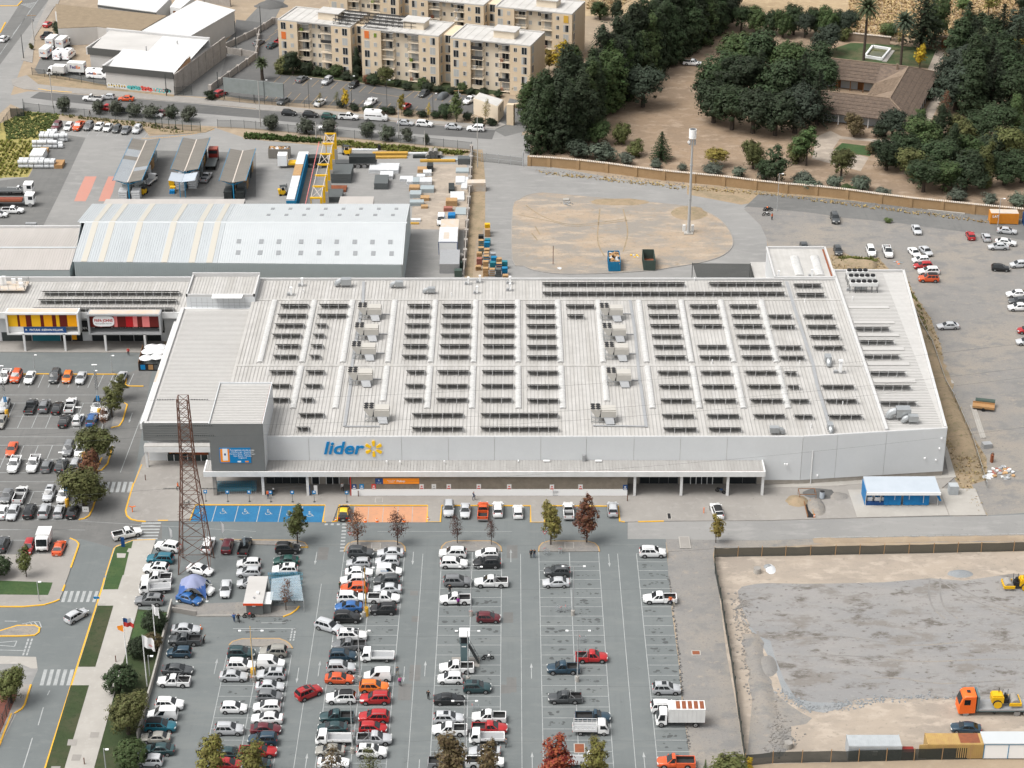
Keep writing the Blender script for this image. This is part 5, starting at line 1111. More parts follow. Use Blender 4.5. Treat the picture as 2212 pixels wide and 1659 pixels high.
for i,(x,n_,cols)in enumerate(((.6,7,('m40','m38','m41')),(6.3,5,('m39','m38','m39')),(10.3,4,('gr_red','m38','gr_red')),(13.2,5,('m39','gr_red','m40')),(16.3,3,('m38','m39','m38')))):
 for k in range(n_):
  xx=x+k*.75;blob(xx,.95+rg.uniform(-.1,.1),.62,cols[0],.006+.001*k);blob(xx+.05,.95,.40,cols[1],.014+.001*k,8,.5,.55);blob(xx,1.0+rg.uniform(-.2,.2),.2,cols[2],.022+.001*k)
b3=vxy([(1240,262),(1635,312),(2025,88),(1700,5)],6.5)
t=TH('depot_hall','hall with bright white roof and pale side wall in the depot','building',(b3[1][0],b3[1][1],0));MB().p(b3,0,6.3).b('wall','m27',t);c_=(sum(p[0]for p in b3)/4,sum(p[1]for p in b3)/4);MB().p([((p[0]-c_[0])*1.03+c_[0],(p[1]-c_[1])*1.03+c_[1])for p in b3],6.303,[6.5,6.5,6.5,6.5]).b('roof','m74',t)
b4=vxy([(500,245),(480,35),(1440,135),(1200,275),(840,230)],5)
t=TH('depot_hall','hall with long brown sheet roof at the back of the depot','building',(b4[0][0],b4[0][1],0));MB().p(b4,0,4.9).b('wall','m27',t);MB().p(b4,4.903,5.05).b('roof','m75',t)
b5=vxy([(845,40),(1350,108),(1480,-20),(860,-110)],5.5)
t=TH('depot_hall','white roofed hall with dark eaves at the top edge of the picture','building',(b5[0][0],b5[0][1],0));MB().p(b5,0,5.4).b('wall','m27',t);MB().p(b5,5.403,5.6).b('roof','m74',t);pb(MB(),b5[:2],.25,4.9,5.4).b('eaves','m5',t)
b6=vxy([(1470,75),(1560,90),(1680,-10),(1580,-60)],5)
t=TH('depot_office','small white office with a brown door behind the depot','building',(b6[0][0],b6[0][1],0));MB().p(b6,0,5.6).b('wall','m116',t);p0=Vector((*b6[0],0));p1=Vector((*b6[1],0));pm_=p0.lerp(p1,.45);MB().O((pm_.x,pm_.y-.08,2.4),.5,.05,2.2,0).b('door','timber',t)
b7=vxy([(486,225),(640,245),(750,230),(735,170),(486,135)],0)
t=TH('hoarding','white painted hoarding wall left of the depot halls','wall',(b7[0][0],b7[0][1],0));a=G(0,0,490,230);b=G(0,0,740,250);pb(MB(),[a.xy,b.xy],.2,0,4.4).b('panel','m116',t)
b8=vxy([(1440,-60),(1800,20),(2000,60),(2000,-40),(1700,-100)],3)
adobe_wall(T(0,0,[(1760,15),(2000,60)]),3.4,'grey block wall at the top edge right of the depot','m10',None,False)
for pts,lb in((T(0,0,[(1820,790),(2212,510)])+T(1,0,[(30,300)]),'low concrete panel wall along the depot lane'),(T(0,0,[(1950,460),(2212,500)]),'concrete panel wall beside the apartment car park corner'),(T(0,0,[(1945,430),(2212,300)])+T(1,0,[(150,205),(290,215)]),'concrete panel wall around the back of the apartment parking')):
 adobe_wall(pts,1.8,lb,'m10',6,False,.2)
a=G(0,0,1940,860);b=G(1,0,0,890);t=TH('billboard','large grey-green billboard panel on posts by the lane corner','billboard',(a.x,a.y,0))
M('m8',(.235,.255,.25),.8,n=(.8,.5),col2=(.20,.22,.21));pb(MB(),[a.xy,(b.x+7.5,b.y-2.2)],.2,2.2,6.0).b('panel','m8',t)
for k in(0,.5,1):p=a.lerp(Vector((b.x+7.5,b.y-2.2,0)),k);MB().t((p.x,p.y+.15,0),(p.x,p.y+.15,5.9),.12).b('post','m95',t)
# = vehicles
M('m16',(.5,.5,.5),.34,ocol=True,spec=.45,coat=.5)
M('m15',(.014,.017,.019),.08,spec=.6);M('tyre',(.014,.014,.014),.85);M('rim',(.30,.30,.30),.4,metal=.5);M('trim',(.022,.022,.023),.7)
M('m45',(.62,.62,.60),.15,spec=.6);M('m99',(.42,.012,.01),.25,spec=.5);M('plate',(.62,.62,.58),.5);M('m7',(.03,.03,.03),.8);M('m104',(.40,.23,.10),.8,n=(2,.4),col2=(.32,.18,.08));M('m106',(.70,.70,.685),.5,n=(.6,.4),col2=(.62,.62,.60));M('m71',(.3,.01,.01),.5)
def ring(x,w,zb,zs,cr):
 h=zs-zb
 rt=[(x,w*.90,zb),(x,w,zb+h*.22),(x,w*1.0,zb+h*.62),(x,w*.965,zs-.03),(x,w*.88,zs+cr*.4),(x,0,zs+cr)]
 return rt+[(p[0],-p[1],p[2])for p in rt[-2::-1]]
def wheel(t,x,y,r=.32,wd=.21):
 s=1 if y>0 else-1;mb=MB()
 mb.t((x,y-s*wd/2,r),(x,y+s*wd/2,r),r,r*.97,14,0)
 mb.t((x,y+s*wd/2+.001,r),(x,y+s*(wd/2+.012),r),r*.64,r*.56,10,1);mb.t((x,y+s*(wd/2+.013),r),(x,y+s*(wd/2+.02),r),r*.16,r*.14,6,0)
 mb.l('wheel',['tyre','rim'],t,smooth=40)
def body_loft(t,st,wheels,r=.32,W=.88):
 mb=MB();mb.loft([ring(*s)for s in st],0)
 for wx in wheels:
  for s in(-1,1):
   pts=[(wx+cos(a)*(r+.07),s*(W+.006),max(.2,r+sin(a)*(r+.07)))for a in[pi*k/10-.15 for k in range(0,12)]]
   mb.face(pts if s<0 else pts[::-1],1)
 for s in(-1,1):
  x0,x1=wheels[0]+r+.07,wheels[1]-r-.07;f=[(x0,s*(W*.97),.2),(x1,s*(W*.97),.2),(x1,s*(W+.004),.3),(x0,s*(W+.004),.3)];mb.face(f if s<0 else f[::-1],1)
 return mb
def cabin(t,zb,zt,xr0,xr1,xf1,xf0,wb,wt,splits,rear_glass=True,roof_mat='m16',side_from=None,name='cabin'):
 mb=MB();dz=zt-zb
 def sec(x,w,z):return[(x,w,z),(x,w*.92,z+.035),(x,0,z+.055),(x,-w*.92,z+.035),(x,-w,z)]
 top=[sec(xr1,wt*.96,zt-.06),sec(xr1+.35,wt,zt-.015),sec((xr1+xf1)/2,wt,zt),sec(xf1-.35,wt,zt-.02),sec(xf1,wt*.95,zt-.09)]
 mb.loft(top,1,closed=False,cap=False)
 B=lambda x,s:Vector((x,s*wb,zb));Tt=lambda r,s:Vector(r[0]if s>0 else r[-1])
 for s in(1,-1):
  bx=[xr0]+[xr0+(xf0-xr0)*f for f in(.22,.5,.78)]+[xf0]
  for i in range(4):
   f=[B(bx[i],s),B(bx[i+1],s),Tt(top[i+1],s),Tt(top[i],s)];mb.face(f if s<0 else f[::-1],0)
 mb.face([B(xr0,1),Vector((xr0-.02,0,zb)),B(xr0,-1)]+[Vector(p)for p in top[0][::-1]],0)
 mb.face([B(xf0,-1),Vector((xf0+.03,0,zb)),B(xf0,1)]+[Vector(p)for p in top[-1]],0)
 o=mb.l(name,['m16',roof_mat],t,smooth=50)
 zt_=zt-.10;k=(zt_-zb)/dz
 def lerp(a,b,f):return a+(b-a)*f
 def quadg(name,pts,out):
  mb=MB();out=Vector(out)*.012;mb.face([Vector(p)+out for p in pts]);mb.l(name,'m15',t)
 y1=wb*.94;y2=lerp(wb,wt,.9)*.90
 quadg('windshield',[(lerp(xf0,xf1,.06),-y1,zb+.03),(lerp(xf0,xf1,.06)+.03,0,zb+.03),(lerp(xf0,xf1,.06),y1,zb+.03),(lerp(xf0,xf1,.9),y2,zt-.12),(lerp(xf0,xf1,.9)+.02,0,zt-.07),(lerp(xf0,xf1,.9),-y2,zt-.12)],(1.6,0,1.6))
 if rear_glass:quadg('rear_window',[(lerp(xr0,xr1,.12),y1,zb+.08),(lerp(xr0,xr1,.12),-y1,zb+.08),(lerp(xr0,xr1,.88),-y2,zt-.11),(lerp(xr0,xr1,.88),y2,zt-.11)],(-1.6,0,1.6))
 za=zb+.05;zc=zt-.13
 for s in(1,-1):
  for a,b in splits:
   def pt(f,z):
    g=(z-zb)/(zt-zb);x=lerp(lerp(xr0,xf0,f),lerp(xr1,xf1,f),g);y=lerp(wb,wt,g);return(x,s*y,z)
   pts=[pt(a,za),pt(b,za),pt(b,zc),pt(a,zc)];quadg('side_window',pts if s<0 else pts[::-1],(0,s*1.5,.3))
def lamps(t,xf,xr,w,zf,zr,hw=.2,hh=.09):
 for s in(1,-1):
  MB().p([(xf-.16,s*(w-.02)),(xf+.012,s*(w-.16)),(xf+.016,s*(w-.16-hw*1.4)),(xf-.02,s*(w-.16-hw*1.4))],zf-hh,zf+hh).l('headlight','m45',t)
  MB().p([(xr+.16,s*(w-.015)),(xr-.012,s*(w-.12)),(xr-.016,s*(w-.12-hw)),(xr+.05,s*(w-.12-hw))],zr-hh*1.3,zr+hh*1.3).l('taillight','m99',t)
  MB().p([(0,0),(.16,0),(.14,s*.17),(.02,s*.19)],0,.13).l('mirror','m16',t).location=(xf*.36,s*(w-.01),zf+.30)
 for x in(xf+.024,xr-.024):MB().B(x-.006,x+.006,-.22,.22,.42,.53).l('license_plate','plate',t)
 MB().B(xf-.06,xf+.018,-w*.6,w*.6,.28,.52).l('grille','trim',t)
def root(name):return TH(name,'','car',(0,0,0))
def sedan():
 t=root('sedan');L=2.2;W=.87
 st=[(-2.2,.66,.36,.86,0),(-2.12,.80,.24,.96,.02),(-1.55,.87,.2,1.0,.03),(-.6,.88,.19,.96,.03),(.75,.88,.19,.93,.04),(1.35,.87,.2,.88,.05),(1.95,.80,.22,.76,.05),(2.17,.64,.28,.66,.01)]
 body_loft(t,st,(-1.3,1.32)).l('body',['m16','trim'],t,smooth=50)
 cabin(t,.94,1.45,-1.75,-1.0,.28,1.05,.80,.60,((.16,.48),(.51,.86)))
 for x in(-1.3,1.32):
  for y in(-.79,.79):wheel(t,x,y,.31)
 lamps(t,2.16,-2.19,.82,.64,.8);return t
def hatch():
 t=root('hatchback')
 st=[(-1.92,.66,.36,.9,0),(-1.86,.80,.24,.98,.02),(-1.4,.84,.2,1.0,.03),(-.5,.85,.19,.97,.03),(.75,.85,.19,.95,.04),(1.3,.84,.2,.90,.05),(1.75,.77,.22,.78,.05),(1.94,.62,.28,.68,.01)]
 body_loft(t,st,(-1.2,1.2),.31,.85).l('body',['m16','trim'],t,smooth=50)
 cabin(t,.95,1.5,-1.88,-1.5,.2,1.0,.79,.60,((.06,.26),(.29,.56),(.59,.87)))
 for x in(-1.2,1.2):
  for y in(-.76,.76):wheel(t,x,y,.30)
 lamps(t,1.93,-1.9,.79,.68,.86);return t
def suv(black_roof=False):
 t=root('suv')
 st=[(-2.18,.68,.42,.98,0),(-2.1,.84,.30,1.06,.02),(-1.5,.90,.26,1.1,.03),(-.5,.91,.25,1.07,.03),(.8,.91,.25,1.05,.04),(1.4,.90,.26,1.02,.05),(1.98,.83,.28,.92,.05),(2.18,.66,.34,.78,.01)]
 body_loft(t,st,(-1.32,1.34),.36,.91).l('body',['m16','trim'],t,smooth=50)
 cabin(t,1.05,1.68,-2.1,-1.72,.25,1.02,.85,.66,((.05,.25),(.28,.55),(.58,.87)),roof_mat='trim' if black_roof else 'm16')
 for x in(-1.32,1.34):
  for y in(-.81,.81):wheel(t,x,y,.35,.23)
 for s in(1,-1):MB().e((-1.5,s*.58,1.74),(.05,s*.58,1.74),.045,.05).l('roof_rail','trim' if black_roof else 'rim',t)
 lamps(t,2.17,-2.15,.85,.82,1.0,.22,.08);return t
def sunroof(p):
 MB().B(-.75,-.05,-.42,.42,1.737,1.752).l('sunroof','m15',p)
def pickup(bar=False,single=False):
 t=root('pickup');W=.92;xc=-.55 if not single else.05
 st=[(xc-.02,.91,.32,1.06,0),(.8,.92,.30,1.05,.04),(1.55,.91,.30,1.02,.06),(2.2,.85,.32,.94,.05),(2.52,.68,.4,.8,.01)]
 body_loft(t,st,(-1.55,1.6),.38,.92).l('body',['m16','trim'],t,smooth=50)
 cabin(t,1.04,1.72,xc-.02,xc+.12,.45,1.22,.86,.66,((.08,.44),(.5,.84))if not single else((.1,.8),))
 bx0,bx1=-2.6,xc-.07;mb=MB()
 mb.B(bx0,bx1,.78,.9,.34,1.1,0);mb.B(bx0,bx1,-.9,-.78,.34,1.1,0);mb.B(bx0,bx0+.1,-.779,.779,.34,1.08,0);mb.B(bx1-.06,bx1,-.779,.779,.34,1.1,0);mb.B(bx0+.101,bx1-.061,-.779,.779,.34,.62,1);mb.B(bx0+.06,bx1-.5,-.77,.77,.22,.339,1)
 mb.B(bx0+.13,bx1-.07,.755,.779,.62,1.06,1);mb.B(bx0+.13,bx1-.07,-.779,-.755,.62,1.06,1)
 for s in(-1,1):
  pts=[(-1.55+cos(a)*.45,s*.906,max(.36,.38+sin(a)*.45))for a in[pi*k/10 for k in range(11)]];mb.face(pts if s<0 else pts[::-1],1)
 mb.l('cargo_bed',['m16','m7'],t)
 if bar:
  b=MB()
  for s in(1,-1):b.e((xc-.2,s*.72,1.1),(xc-.3,s*.6,1.72),.07);b.e((xc-.3,s*.6,1.7),(xc-1.0,s*.78,1.12),.07)
  b.e((xc-.3,-.6,1.72),(xc-.3,.6,1.72),.08);b.l('roll_bar','rim',t)
 for x in(-1.55,1.6):
  for y in(-.82,.82):wheel(t,x,y,.37,.25)
 MB().B(-2.72,-2.605,-.85,.85,.4,.58).l('rear_bumper','rim',t)
 lamps(t,2.5,-2.6,.86,.84,.9,.2,.09);return t
def cargo_van():
 t=root('cargo_van')
 st=[(-2.15,.78,.36,1.1,0),(-2.1,.86,.26,1.14,.02),(-1.2,.88,.2,1.12,.02),(.6,.88,.2,1.08,.03),(1.3,.87,.21,1.02,.06),(1.9,.80,.24,.86,.05),(2.15,.64,.3,.72,.01)]
 body_loft(t,st,(-1.35,1.4),.33,.88).l('body',['m16','trim'],t,smooth=50)
 cabin(t,1.08,1.86,-2.13,-2.0,.35,1.15,.855,.72,((.60,.86),),rear_glass=True)
 for x in(-1.35,1.4):
  for y in(-.79,.79):wheel(t,x,y,.32)
 lamps(t,2.14,-2.13,.82,.74,1.0);return t
def cabover(t,x1,z1=2.0,w=.84,x0=None):
 x0=x1-1.55 if x0 is None else x0
 def sc(x,w_,za,zb):return[(x,w_,za),(x,w_,zb-.12),(x,w_*.86,zb),(x,-w_*.86,zb),(x,-w_,zb-.12),(x,-w_,za)]
 MB().loft([sc(x0,w,.5,z1),sc(x1-.75,w,.42,z1+.02),sc(x1-.52,w,.4,z1-.06),sc(x1-.12,w*.98,.4,1.12),sc(x1,w*.9,.42,1.0)],0).l('cab',['m16'],t,smooth=45)
 g=MB();f0=[(x1-.10,-w*.88,1.14),(x1-.10,w*.88,1.14),(x1-.475,w*.86,z1-.14),(x1-.475,-w*.86,z1-.14)];g.face([Vector(p)+Vector((.03,0,.03))for p in f0]);g.l('windshield','m15',t)
 for s in(1,-1):
  pts=[(x0+.3,s*(w+.008),1.15),(x1-.28,s*(w+.008),1.15),(x1-.6,s*(w+.008),z1-.25),(x0+.3,s*(w+.008),z1-.25)];MB().face(pts if s<0 else pts[::-1]).l('side_window','m15',t)
  MB().B(x1-.03,x1+.02,s*w*.55-.14,s*w*.55+.14,.68,.84).l('headlight','m45',t)
  MB().B(x1-.35,x1-.28,s*(w+.12)-.1,s*(w+.12)+.1,1.15,1.45).l('mirror','trim',t)
 MB().B(x1-.08,x1+.03,-w*.85,w*.85,.4,.6).l('bumper','trim',t);MB().B(x1+.031,x1+.04,-.25,.25,.44,.55).l('license_plate','plate',t)
def flatbed(load=None,stake=False):
 t=root('flatbed_truck');cabover(t,2.45)
 fb=MB();fb.B(-2.55,.82,-.86,.86,.72,.8,0);fb.B(-2.55,.82,.82,.88,.801,1.12,0);fb.B(-2.55,.82,-.88,-.82,.801,1.12,0);fb.B(-2.6,-2.54,-.819,.819,.801,1.12,0);fb.B(.77,.83,-.819,.819,.801,1.3,0);fb.B(-2.5,.76,-.8,.8,.802,.83,1)
 fb.l('cargo_bed',['m16','m96'],t)
 MB().B(-2.4,1.4,-.4,.4,.45,.7).l('chassis','trim',t)
 if stake:
  s_=MB()
  for y in(-.85,.85):
   for k in range(6):s_.B(-2.5+k*.64,-2.44+k*.64,y-.03,y+.03,1.12,1.75)
   for z in(1.3,1.68):s_.B(-2.5,.8,y-.025,y+.025,z,z+.08)
  s_.l('stake_sides','m116',t)
 for x in(-1.5,1.75):
  for y in(-.74,.74):wheel(t,x,y,.33,.22)
 for s in(1,-1):MB().B(-2.64,-2.6,s*.7-.12,s*.7+.12,.6,.72).l('taillight','m99',t)
 return t
def box_truck(L=5.6,H=2.9,rust=True):
 t=root('box_truck');x1=L/2+.9;cabover(t,x1,2.35,1.0)
 bx0,bx1=x1-1.75-L+.4,x1-1.75;mb=MB().B(bx0,bx1,-1.12,1.12,.95,H+.25);mb.l('box','m106',t)
 tr=MB()
 for k in range(9):x=bx0+.05+k*(bx1-bx0-.1)/8;tr.B(x-.03,x+.03,-1.15,-1.121,.95,H+.25);tr.B(x-.03,x+.03,1.121,1.15,.95,H+.25)
 stuff(tr.l('box_ribs','m106',t))
 if rust:
  for k in range(5):MB().B(bx0+.15+k*.85,bx0+.75+k*.85,-.95,.95,H+.252,H+.262).l('rust_patch','rust',t)
 MB().B(bx0+.2,x1-1.0,-.45,.45,.5,.94).l('chassis','trim',t)
 for x in(bx0+1.3,x1-.75):
  for y in(-.9,.9):wheel(t,x,y,.42,.27)
 for s in(1,-1):MB().B(bx0-.03,bx0,s*.9-.12,s*.9+.12,.75,.94).l('taillight','m99',t)
 return t
def minibus():
 t=root('minibus')
 def sc(x,w_,za,zb):return[(x,w_*.96,za),(x,w_,za+.4),(x,w_,zb-.5),(x,w_*.86,zb),(x,-w_*.86,zb),(x,-w_,zb-.5),(x,-w_,za+.4),(x,-w_*.96,za)]
 MB().loft([sc(-2.9,.96,.4,2.55),sc(-2.75,1.0,.36,2.62),(sc(.6,1.0,.34,2.62)),sc(1.25,1.0,.34,2.45),sc(2.1,.98,.34,1.5),sc(2.75,.9,.38,1.2),sc(2.95,.7,.44,.9)],0).l('body',['m16'],t,smooth=45)
 MB().face([(2.1,-.86,1.55),(2.1,.86,1.55),(1.33,.8,2.36),(1.33,-.8,2.36)]).l('windshield','m15',t)
 for v in kids(t):
  if v.name.startswith('windshield'):v.location=(.05,0,.05)
 for s in(1,-1):
  for a,b in((-2.6,-1.75),(-1.7,-.85),(-.8,.1),(.3,1.2)):
   pts=[(a,s*1.008,1.35),(b+(.35 if b>1 else 0),s*1.008,1.35),(b,s*.985,2.05),(a,s*.985,2.05)];MB().face(pts if s<0 else pts[::-1]).l('side_window','m15',t)
 for x in(-1.85,1.95):
  for y in(-.88,.88):wheel(t,x,y,.36,.24)
 MB().B(-1.2,-.5,-.35,.35,2.63,2.7).l('roof_hatch','trim',t)
 lamps(t,2.94,-2.9,.88,.85,1.1);return t
PROT={}
PROT['s']=sedan();PROT['h']=hatch();PROT['v']=suv();PROT['x']=suv(True);PROT['p']=pickup();PROT['q']=pickup(True);PROT['r']=pickup(False,True);PROT['c']=cargo_van();PROT['f']=flatbed();PROT['g']=flatbed(stake=True);PROT['b']=box_truck();PROT['m']=minibus();PROT['d']=box_truck(3.2,2.2,False)
PROT['u']=suv();sunroof(PROT['u'])
KIND=dict(s='sedan',h='hatchback',v='SUV',x='black-roofed SUV',p='pickup',q='roll-bar pickup',r='single-cab pickup',c='cargo van',f='flatbed truck',g='stake-sided truck',b='box truck',m='minibus',d='small box truck',u='sunroof SUV')
CATG=dict(s='car',h='car',v='suv',x='suv',u='suv',p='pickup',q='pickup',r='pickup',c='van',f='truck',g='truck',b='truck',m='minibus',d='truck')
PAINT=dict(w=('white',(.78,.78,.77)),s=('silver',(.44,.45,.46)),g=('grey',(.16,.165,.17)),d=('dark grey',(.055,.06,.063)),k=('black',(.014,.015,.016)),r=('red',(.36,.014,.016)),o=('orange-red',(.58,.085,.02)),b=('blue',(.025,.105,.29)),t=('teal',(.015,.13,.18)),m=('maroon',(.10,.012,.018)),n=('dark green',(.012,.06,.05)),e=('beige grey',(.28,.27,.24)),l=('pale blue',(.20,.28,.34)),i=('dark blue',(.018,.045,.07)),y=('orange',(.66,.15,.015)),z=('dark teal',(.02,.05,.055)))
used=set();ALLCARS=[]
rc_=random.Random(11)
def put(kind,col,pos,head,z=0.0):
 pr=PROT[kind]
 if kind not in used:used.add(kind);o=pr
 else:o=copy_tree(pr)
 o.location=(pos.x,pos.y,z);o.rotation_euler=(0,0,radians(head));k=rc_.uniform(.94,1.05);o.scale=(k,rc_.uniform(.96,1.02),rc_.uniform(.95,1.05))
 c=PAINT[col][1];f=rc_.uniform(.9,1.1);c4=(min(1,c[0]*f),min(1,c[1]*f),min(1,c[2]*f),1)
 for ch in kids(o):ch.color=c4
 o['category']=CATG[kind]
 return o
def row(phrase,cars,order='front',group=None,tail=''):
 lst=[]
 for c,r,u,v,k,col,hd in cars:
  p=G(c,r,u,v,.72);lst.append((put(k,col,p,hd+rc_.uniform(-1.5,1.5)),p,k,col))
 key={'front':lambda e:-e[1].y,'left':lambda e:e[1].x,'near':lambda e:e[1].y}[order]
 lst.sort(key=key)
 for i,(o,p,k,col)in enumerate(lst):
  o['label']='%s %s, %s %s'%(PAINT[col][0],KIND[k],nth(i),phrase);o['group']=group or 'parked cars'
 return[e[0]for e in lst]
GL='cars in the main car park'
row('from top of row against the retaining wall',[(0,3,1607,455,'s','s',0),(0,3,1595,550,'p','d',180),(0,3,1550,655,'h','i',180),(0,3,1535,805,'s','d',0),(0,3,1500,905,'q','w',180),(0,3,1465,1105,'v','w',0),(0,3,1405,1195,'c','w',180),(0,3,1385,1295,'x','t',0),(0,3,1345,1390,'s','e',180),(0,3,1370,1495,'s','z',180),(0,3,1295,1590,'h','s',180)],'front',GL)
row('from kerb end, left half of first bay block',[(0,3,2085,665,'v','z',0),(0,3,2085,770,'v','w',0),(0,3,2020,860,'s','s',0),(0,3,2020,1135,'h','w',0),(0,3,1980,1320,'v','s',0),(0,3,1990,1530,'s','z',0),(0,3,1970,1620,'h','r',0)],'front',GL)
row('from kerb end, right half of first bay block',[(1,3,150,650,'v','e',180),(1,3,130,750,'c','w',0),(1,3,130,850,'u','s',180),(1,3,120,950,'s','s',0),(1,3,120,1035,'h','g',0),(1,3,95,1125,'h','w',180),(1,3,95,1225,'s','w',180),(1,3,85,1315,'s','m',0),(1,3,60,1412,'v','i',180),(1,3,20,1510,'p','r',0),(1,3,0,1620,'s','z',180)],'front',GL)
row('from store end, left half of the second bay block',[(1,2,905,1455,'v','d',0),(1,2,885,1540,'h','s',180),(1,2,890,1620,'s','w',0),(1,3,845,40,'v','w',180),(1,3,850,105,'v','o',180),(1,3,825,185,'v','w',0),(1,3,800,262,'s','b',180),(1,3,790,355,'v','k',0),(1,3,830,510,'u','w',0),(1,3,800,595,'p','g',180),(1,3,750,685,'v','i',0),(1,3,735,790,'v','s',0),(1,3,720,880,'s','o',0),(1,3,735,1050,'x','w',180),(1,3,695,1215,'p','z',180),(1,3,660,1305,'s','z',180),(1,3,670,1405,'f','w',180),(1,3,640,1500,'s','e',180),(1,3,670,1605,'s','w',0)],'front',GL)
row('from store end, right half of the second bay block',[(1,2,1160,1450,'s','s',180),(1,2,1135,1525,'h','s',180),(1,2,1150,1612,'c','w',0),(1,3,1130,40,'v','d',180),(1,3,1135,108,'s','s',180),(1,3,1105,185,'p','w',0),(1,3,1100,285,'v','k',180),(1,3,1045,690,'f','w',180),(1,3,1050,860,'c','w',180),(1,3,1020,955,'v','y',0),(1,3,1030,1055,'v','r',180),(1,3,1020,1215,'v','r',180),(1,3,1010,1310,'h','r',0),(1,3,1025,1405,'q','s',0),(1,3,1000,1515,'u','w',0)],'front',GL)
row('from store end, left half of the third bay block',[(1,2,1700,1460,'v','w',180),(1,2,1710,1545,'v','w',0),(1,3,1740,45,'v','g',0),(1,3,1720,198,'p','w',180),(1,3,1730,790,'p','w',180),(1,3,1680,880,'h','w',180),(1,3,1670,1060,'s','k',0),(1,3,1665,1225,'u','s',0),(1,3,1670,1325,'p','w',180),(1,3,1640,1605,'p','g',0)],'front',GL)
row('from store end, right half of the third bay block',[(1,2,1995,1460,'h','w',180),(1,2,1995,1545,'v','k',180),(1,3,2030,50,'q','w',180),(1,3,2008,355,'h','m',0),(1,3,1910,958,'u','z',0),(1,3,2010,1215,'p','w',180),(1,3,2020,1310,'p','r',0),(1,3,1990,1395,'f','w',180),(1,3,1975,1512,'s','s',180),(1,3,1980,1605,'p','w',0)],'front',GL)
row('from store end of the fourth bay block',[(2,2,390,1618,'v','d',180),(2,3,380,50,'s','s',180),(2,3,690,698,'q','r',0),(2,3,440,795,'p','i',180),(2,3,455,1048,'q','d',180),(2,3,700,1215,'r','i',0),(2,3,685,1318,'g','w',0),(2,3,590,1600,'f','w',0)],'front',GL)
row('from store end of bay row beside gravel verge',[(2,2,1215,1452,'v','w',0),(2,3,1275,190,'p','w',180),(2,3,1335,972,'u','s',0),(2,3,1330,1132,'v','w',0),(2,3,1465,1240,'b','w',180),(2,3,1415,1605,'r','o',180)],'front',GL)
row('from left of those parked nose-in along the plaza',[(1,2,760,1105,'s','k',90),(1,2,1665,1075,'v','s',270),(1,2,1808,1090,'s','s',270),(1,2,1962,1090,'p','o',90),(1,2,2090,1080,'v','w',90),(2,2,52,1095,'h','w',90),(2,2,487,1088,'p','w',90),(2,2,870,1080,'v','s',90),(2,2,1770,1095,'x','w',96)],'left','cars along the plaza kerb')
row('from the kerb end beside the dark kiosk',[(1,2,275,1420,'v','k',0),(1,2,260,1520,'s','n',180),(1,2,250,1602,'u','w',180)],'front','cars by the kiosk')
row('from left under the rusty pylon',[(0,2,1450,1402,'v','w',162),(0,2,1385,1505,'v','t',176),(0,2,1350,1592,'u','w',174),(0,3,1350,20,'p','w',182),(0,3,1335,105,'f','w',186),(0,3,1290,207,'u','g',178),(0,2,1800,1388,'v','w',84),(0,2,1965,1395,'v','m',90),(0,2,2115,1400,'p','k',86),(0,2,1730,1600,'s','w',-22),(0,3,1740,112,'v','w',-20),(0,3,1635,190,'s','b',-24),(0,3,1950,105,'s','s',272),(0,3,2155,55,'h','s',182),(0,2,2150,1545,'h','w',180),(0,2,2150,1622,'h','s',180)],'left','cars under the pylon')
row('from left of the front rank facing the shop wing',[(0,1,40,1590,'p','w',270),(0,1,140,1590,'v','o',270),(0,1,258,1600,'s','w',270),(0,1,475,1590,'v','d',270),(0,1,582,1595,'h','y',270),(0,1,700,1602,'s','s',270),(0,1,1045,1602,'s','s',266)],'left','cars in the side car park')
row('from left in the second rank of the side car park',[(0,2,35,190,'v','s',270),(0,2,268,188,'p','d',90),(0,2,385,188,'v','g',90),(0,2,495,198,'s','k',90),(0,2,610,178,'p','w',90),(0,2,838,192,'x','w',270),(0,2,905,250,'h','w',270)],'left','cars in the side car park')
row('from left in the third rank of the side car park',[(0,2,8,320,'s','e',270),(0,2,555,312,'s','k',90),(0,2,675,300,'h','w',90),(0,2,795,305,'v','b',90)],'left','cars in the side car park')
row('from left in the fourth rank of the side car park',[(0,2,102,557,'s','o',270),(0,2,588,557,'v','g',270),(0,2,695,567,'s','w',270)],'left','cars in the side car park')
row('from left in the fifth rank of the side car park',[(0,2,122,692,'p','w',270),(0,2,288,687,'p','w',270),(0,2,405,702,'h','g',90),(0,2,530,692,'s','d',90),(0,2,655,692,'v','s',90)],'left','cars in the side car park')
row('from left in the sixth rank of the side car park',[(0,2,58,962,'s','g',270),(0,2,178,952,'r','w',90),(0,2,425,947,'u','s',270),(0,2,545,962,'v','w',270)],'left','cars in the side car park')
row('from left in the seventh rank of the side car park',[(0,2,18,1097,'s','w',90),(0,2,112,1102,'s','s',270),(0,2,255,1092,'v','k',90),(0,2,385,1092,'v','s',90),(0,2,512,1092,'h','s',90),(0,2,627,1097,'h','k',90)],'left','cars in the side car park')
row('from left in the last rank of the side car park',[(0,2,20,1382,'v','d',90),(0,2,247,1402,'h','r',270),(0,2,382,1362,'d','w',270),(0,2,510,1407,'s','o',90)],'left','cars in the side car park')
row('from the wall in the back of the gravel lot',[(3,1,580,225,'v','d',270),(3,1,1285,320,'s','s',270),(3,1,1750,370,'h','r',90),(3,1,1885,385,'h','s',90),(3,1,2065,330,'s','s',-14),(3,1,2055,430,'s','w',-14),(3,1,1990,467,'s','s',180)],'front','cars in the gravel lot')
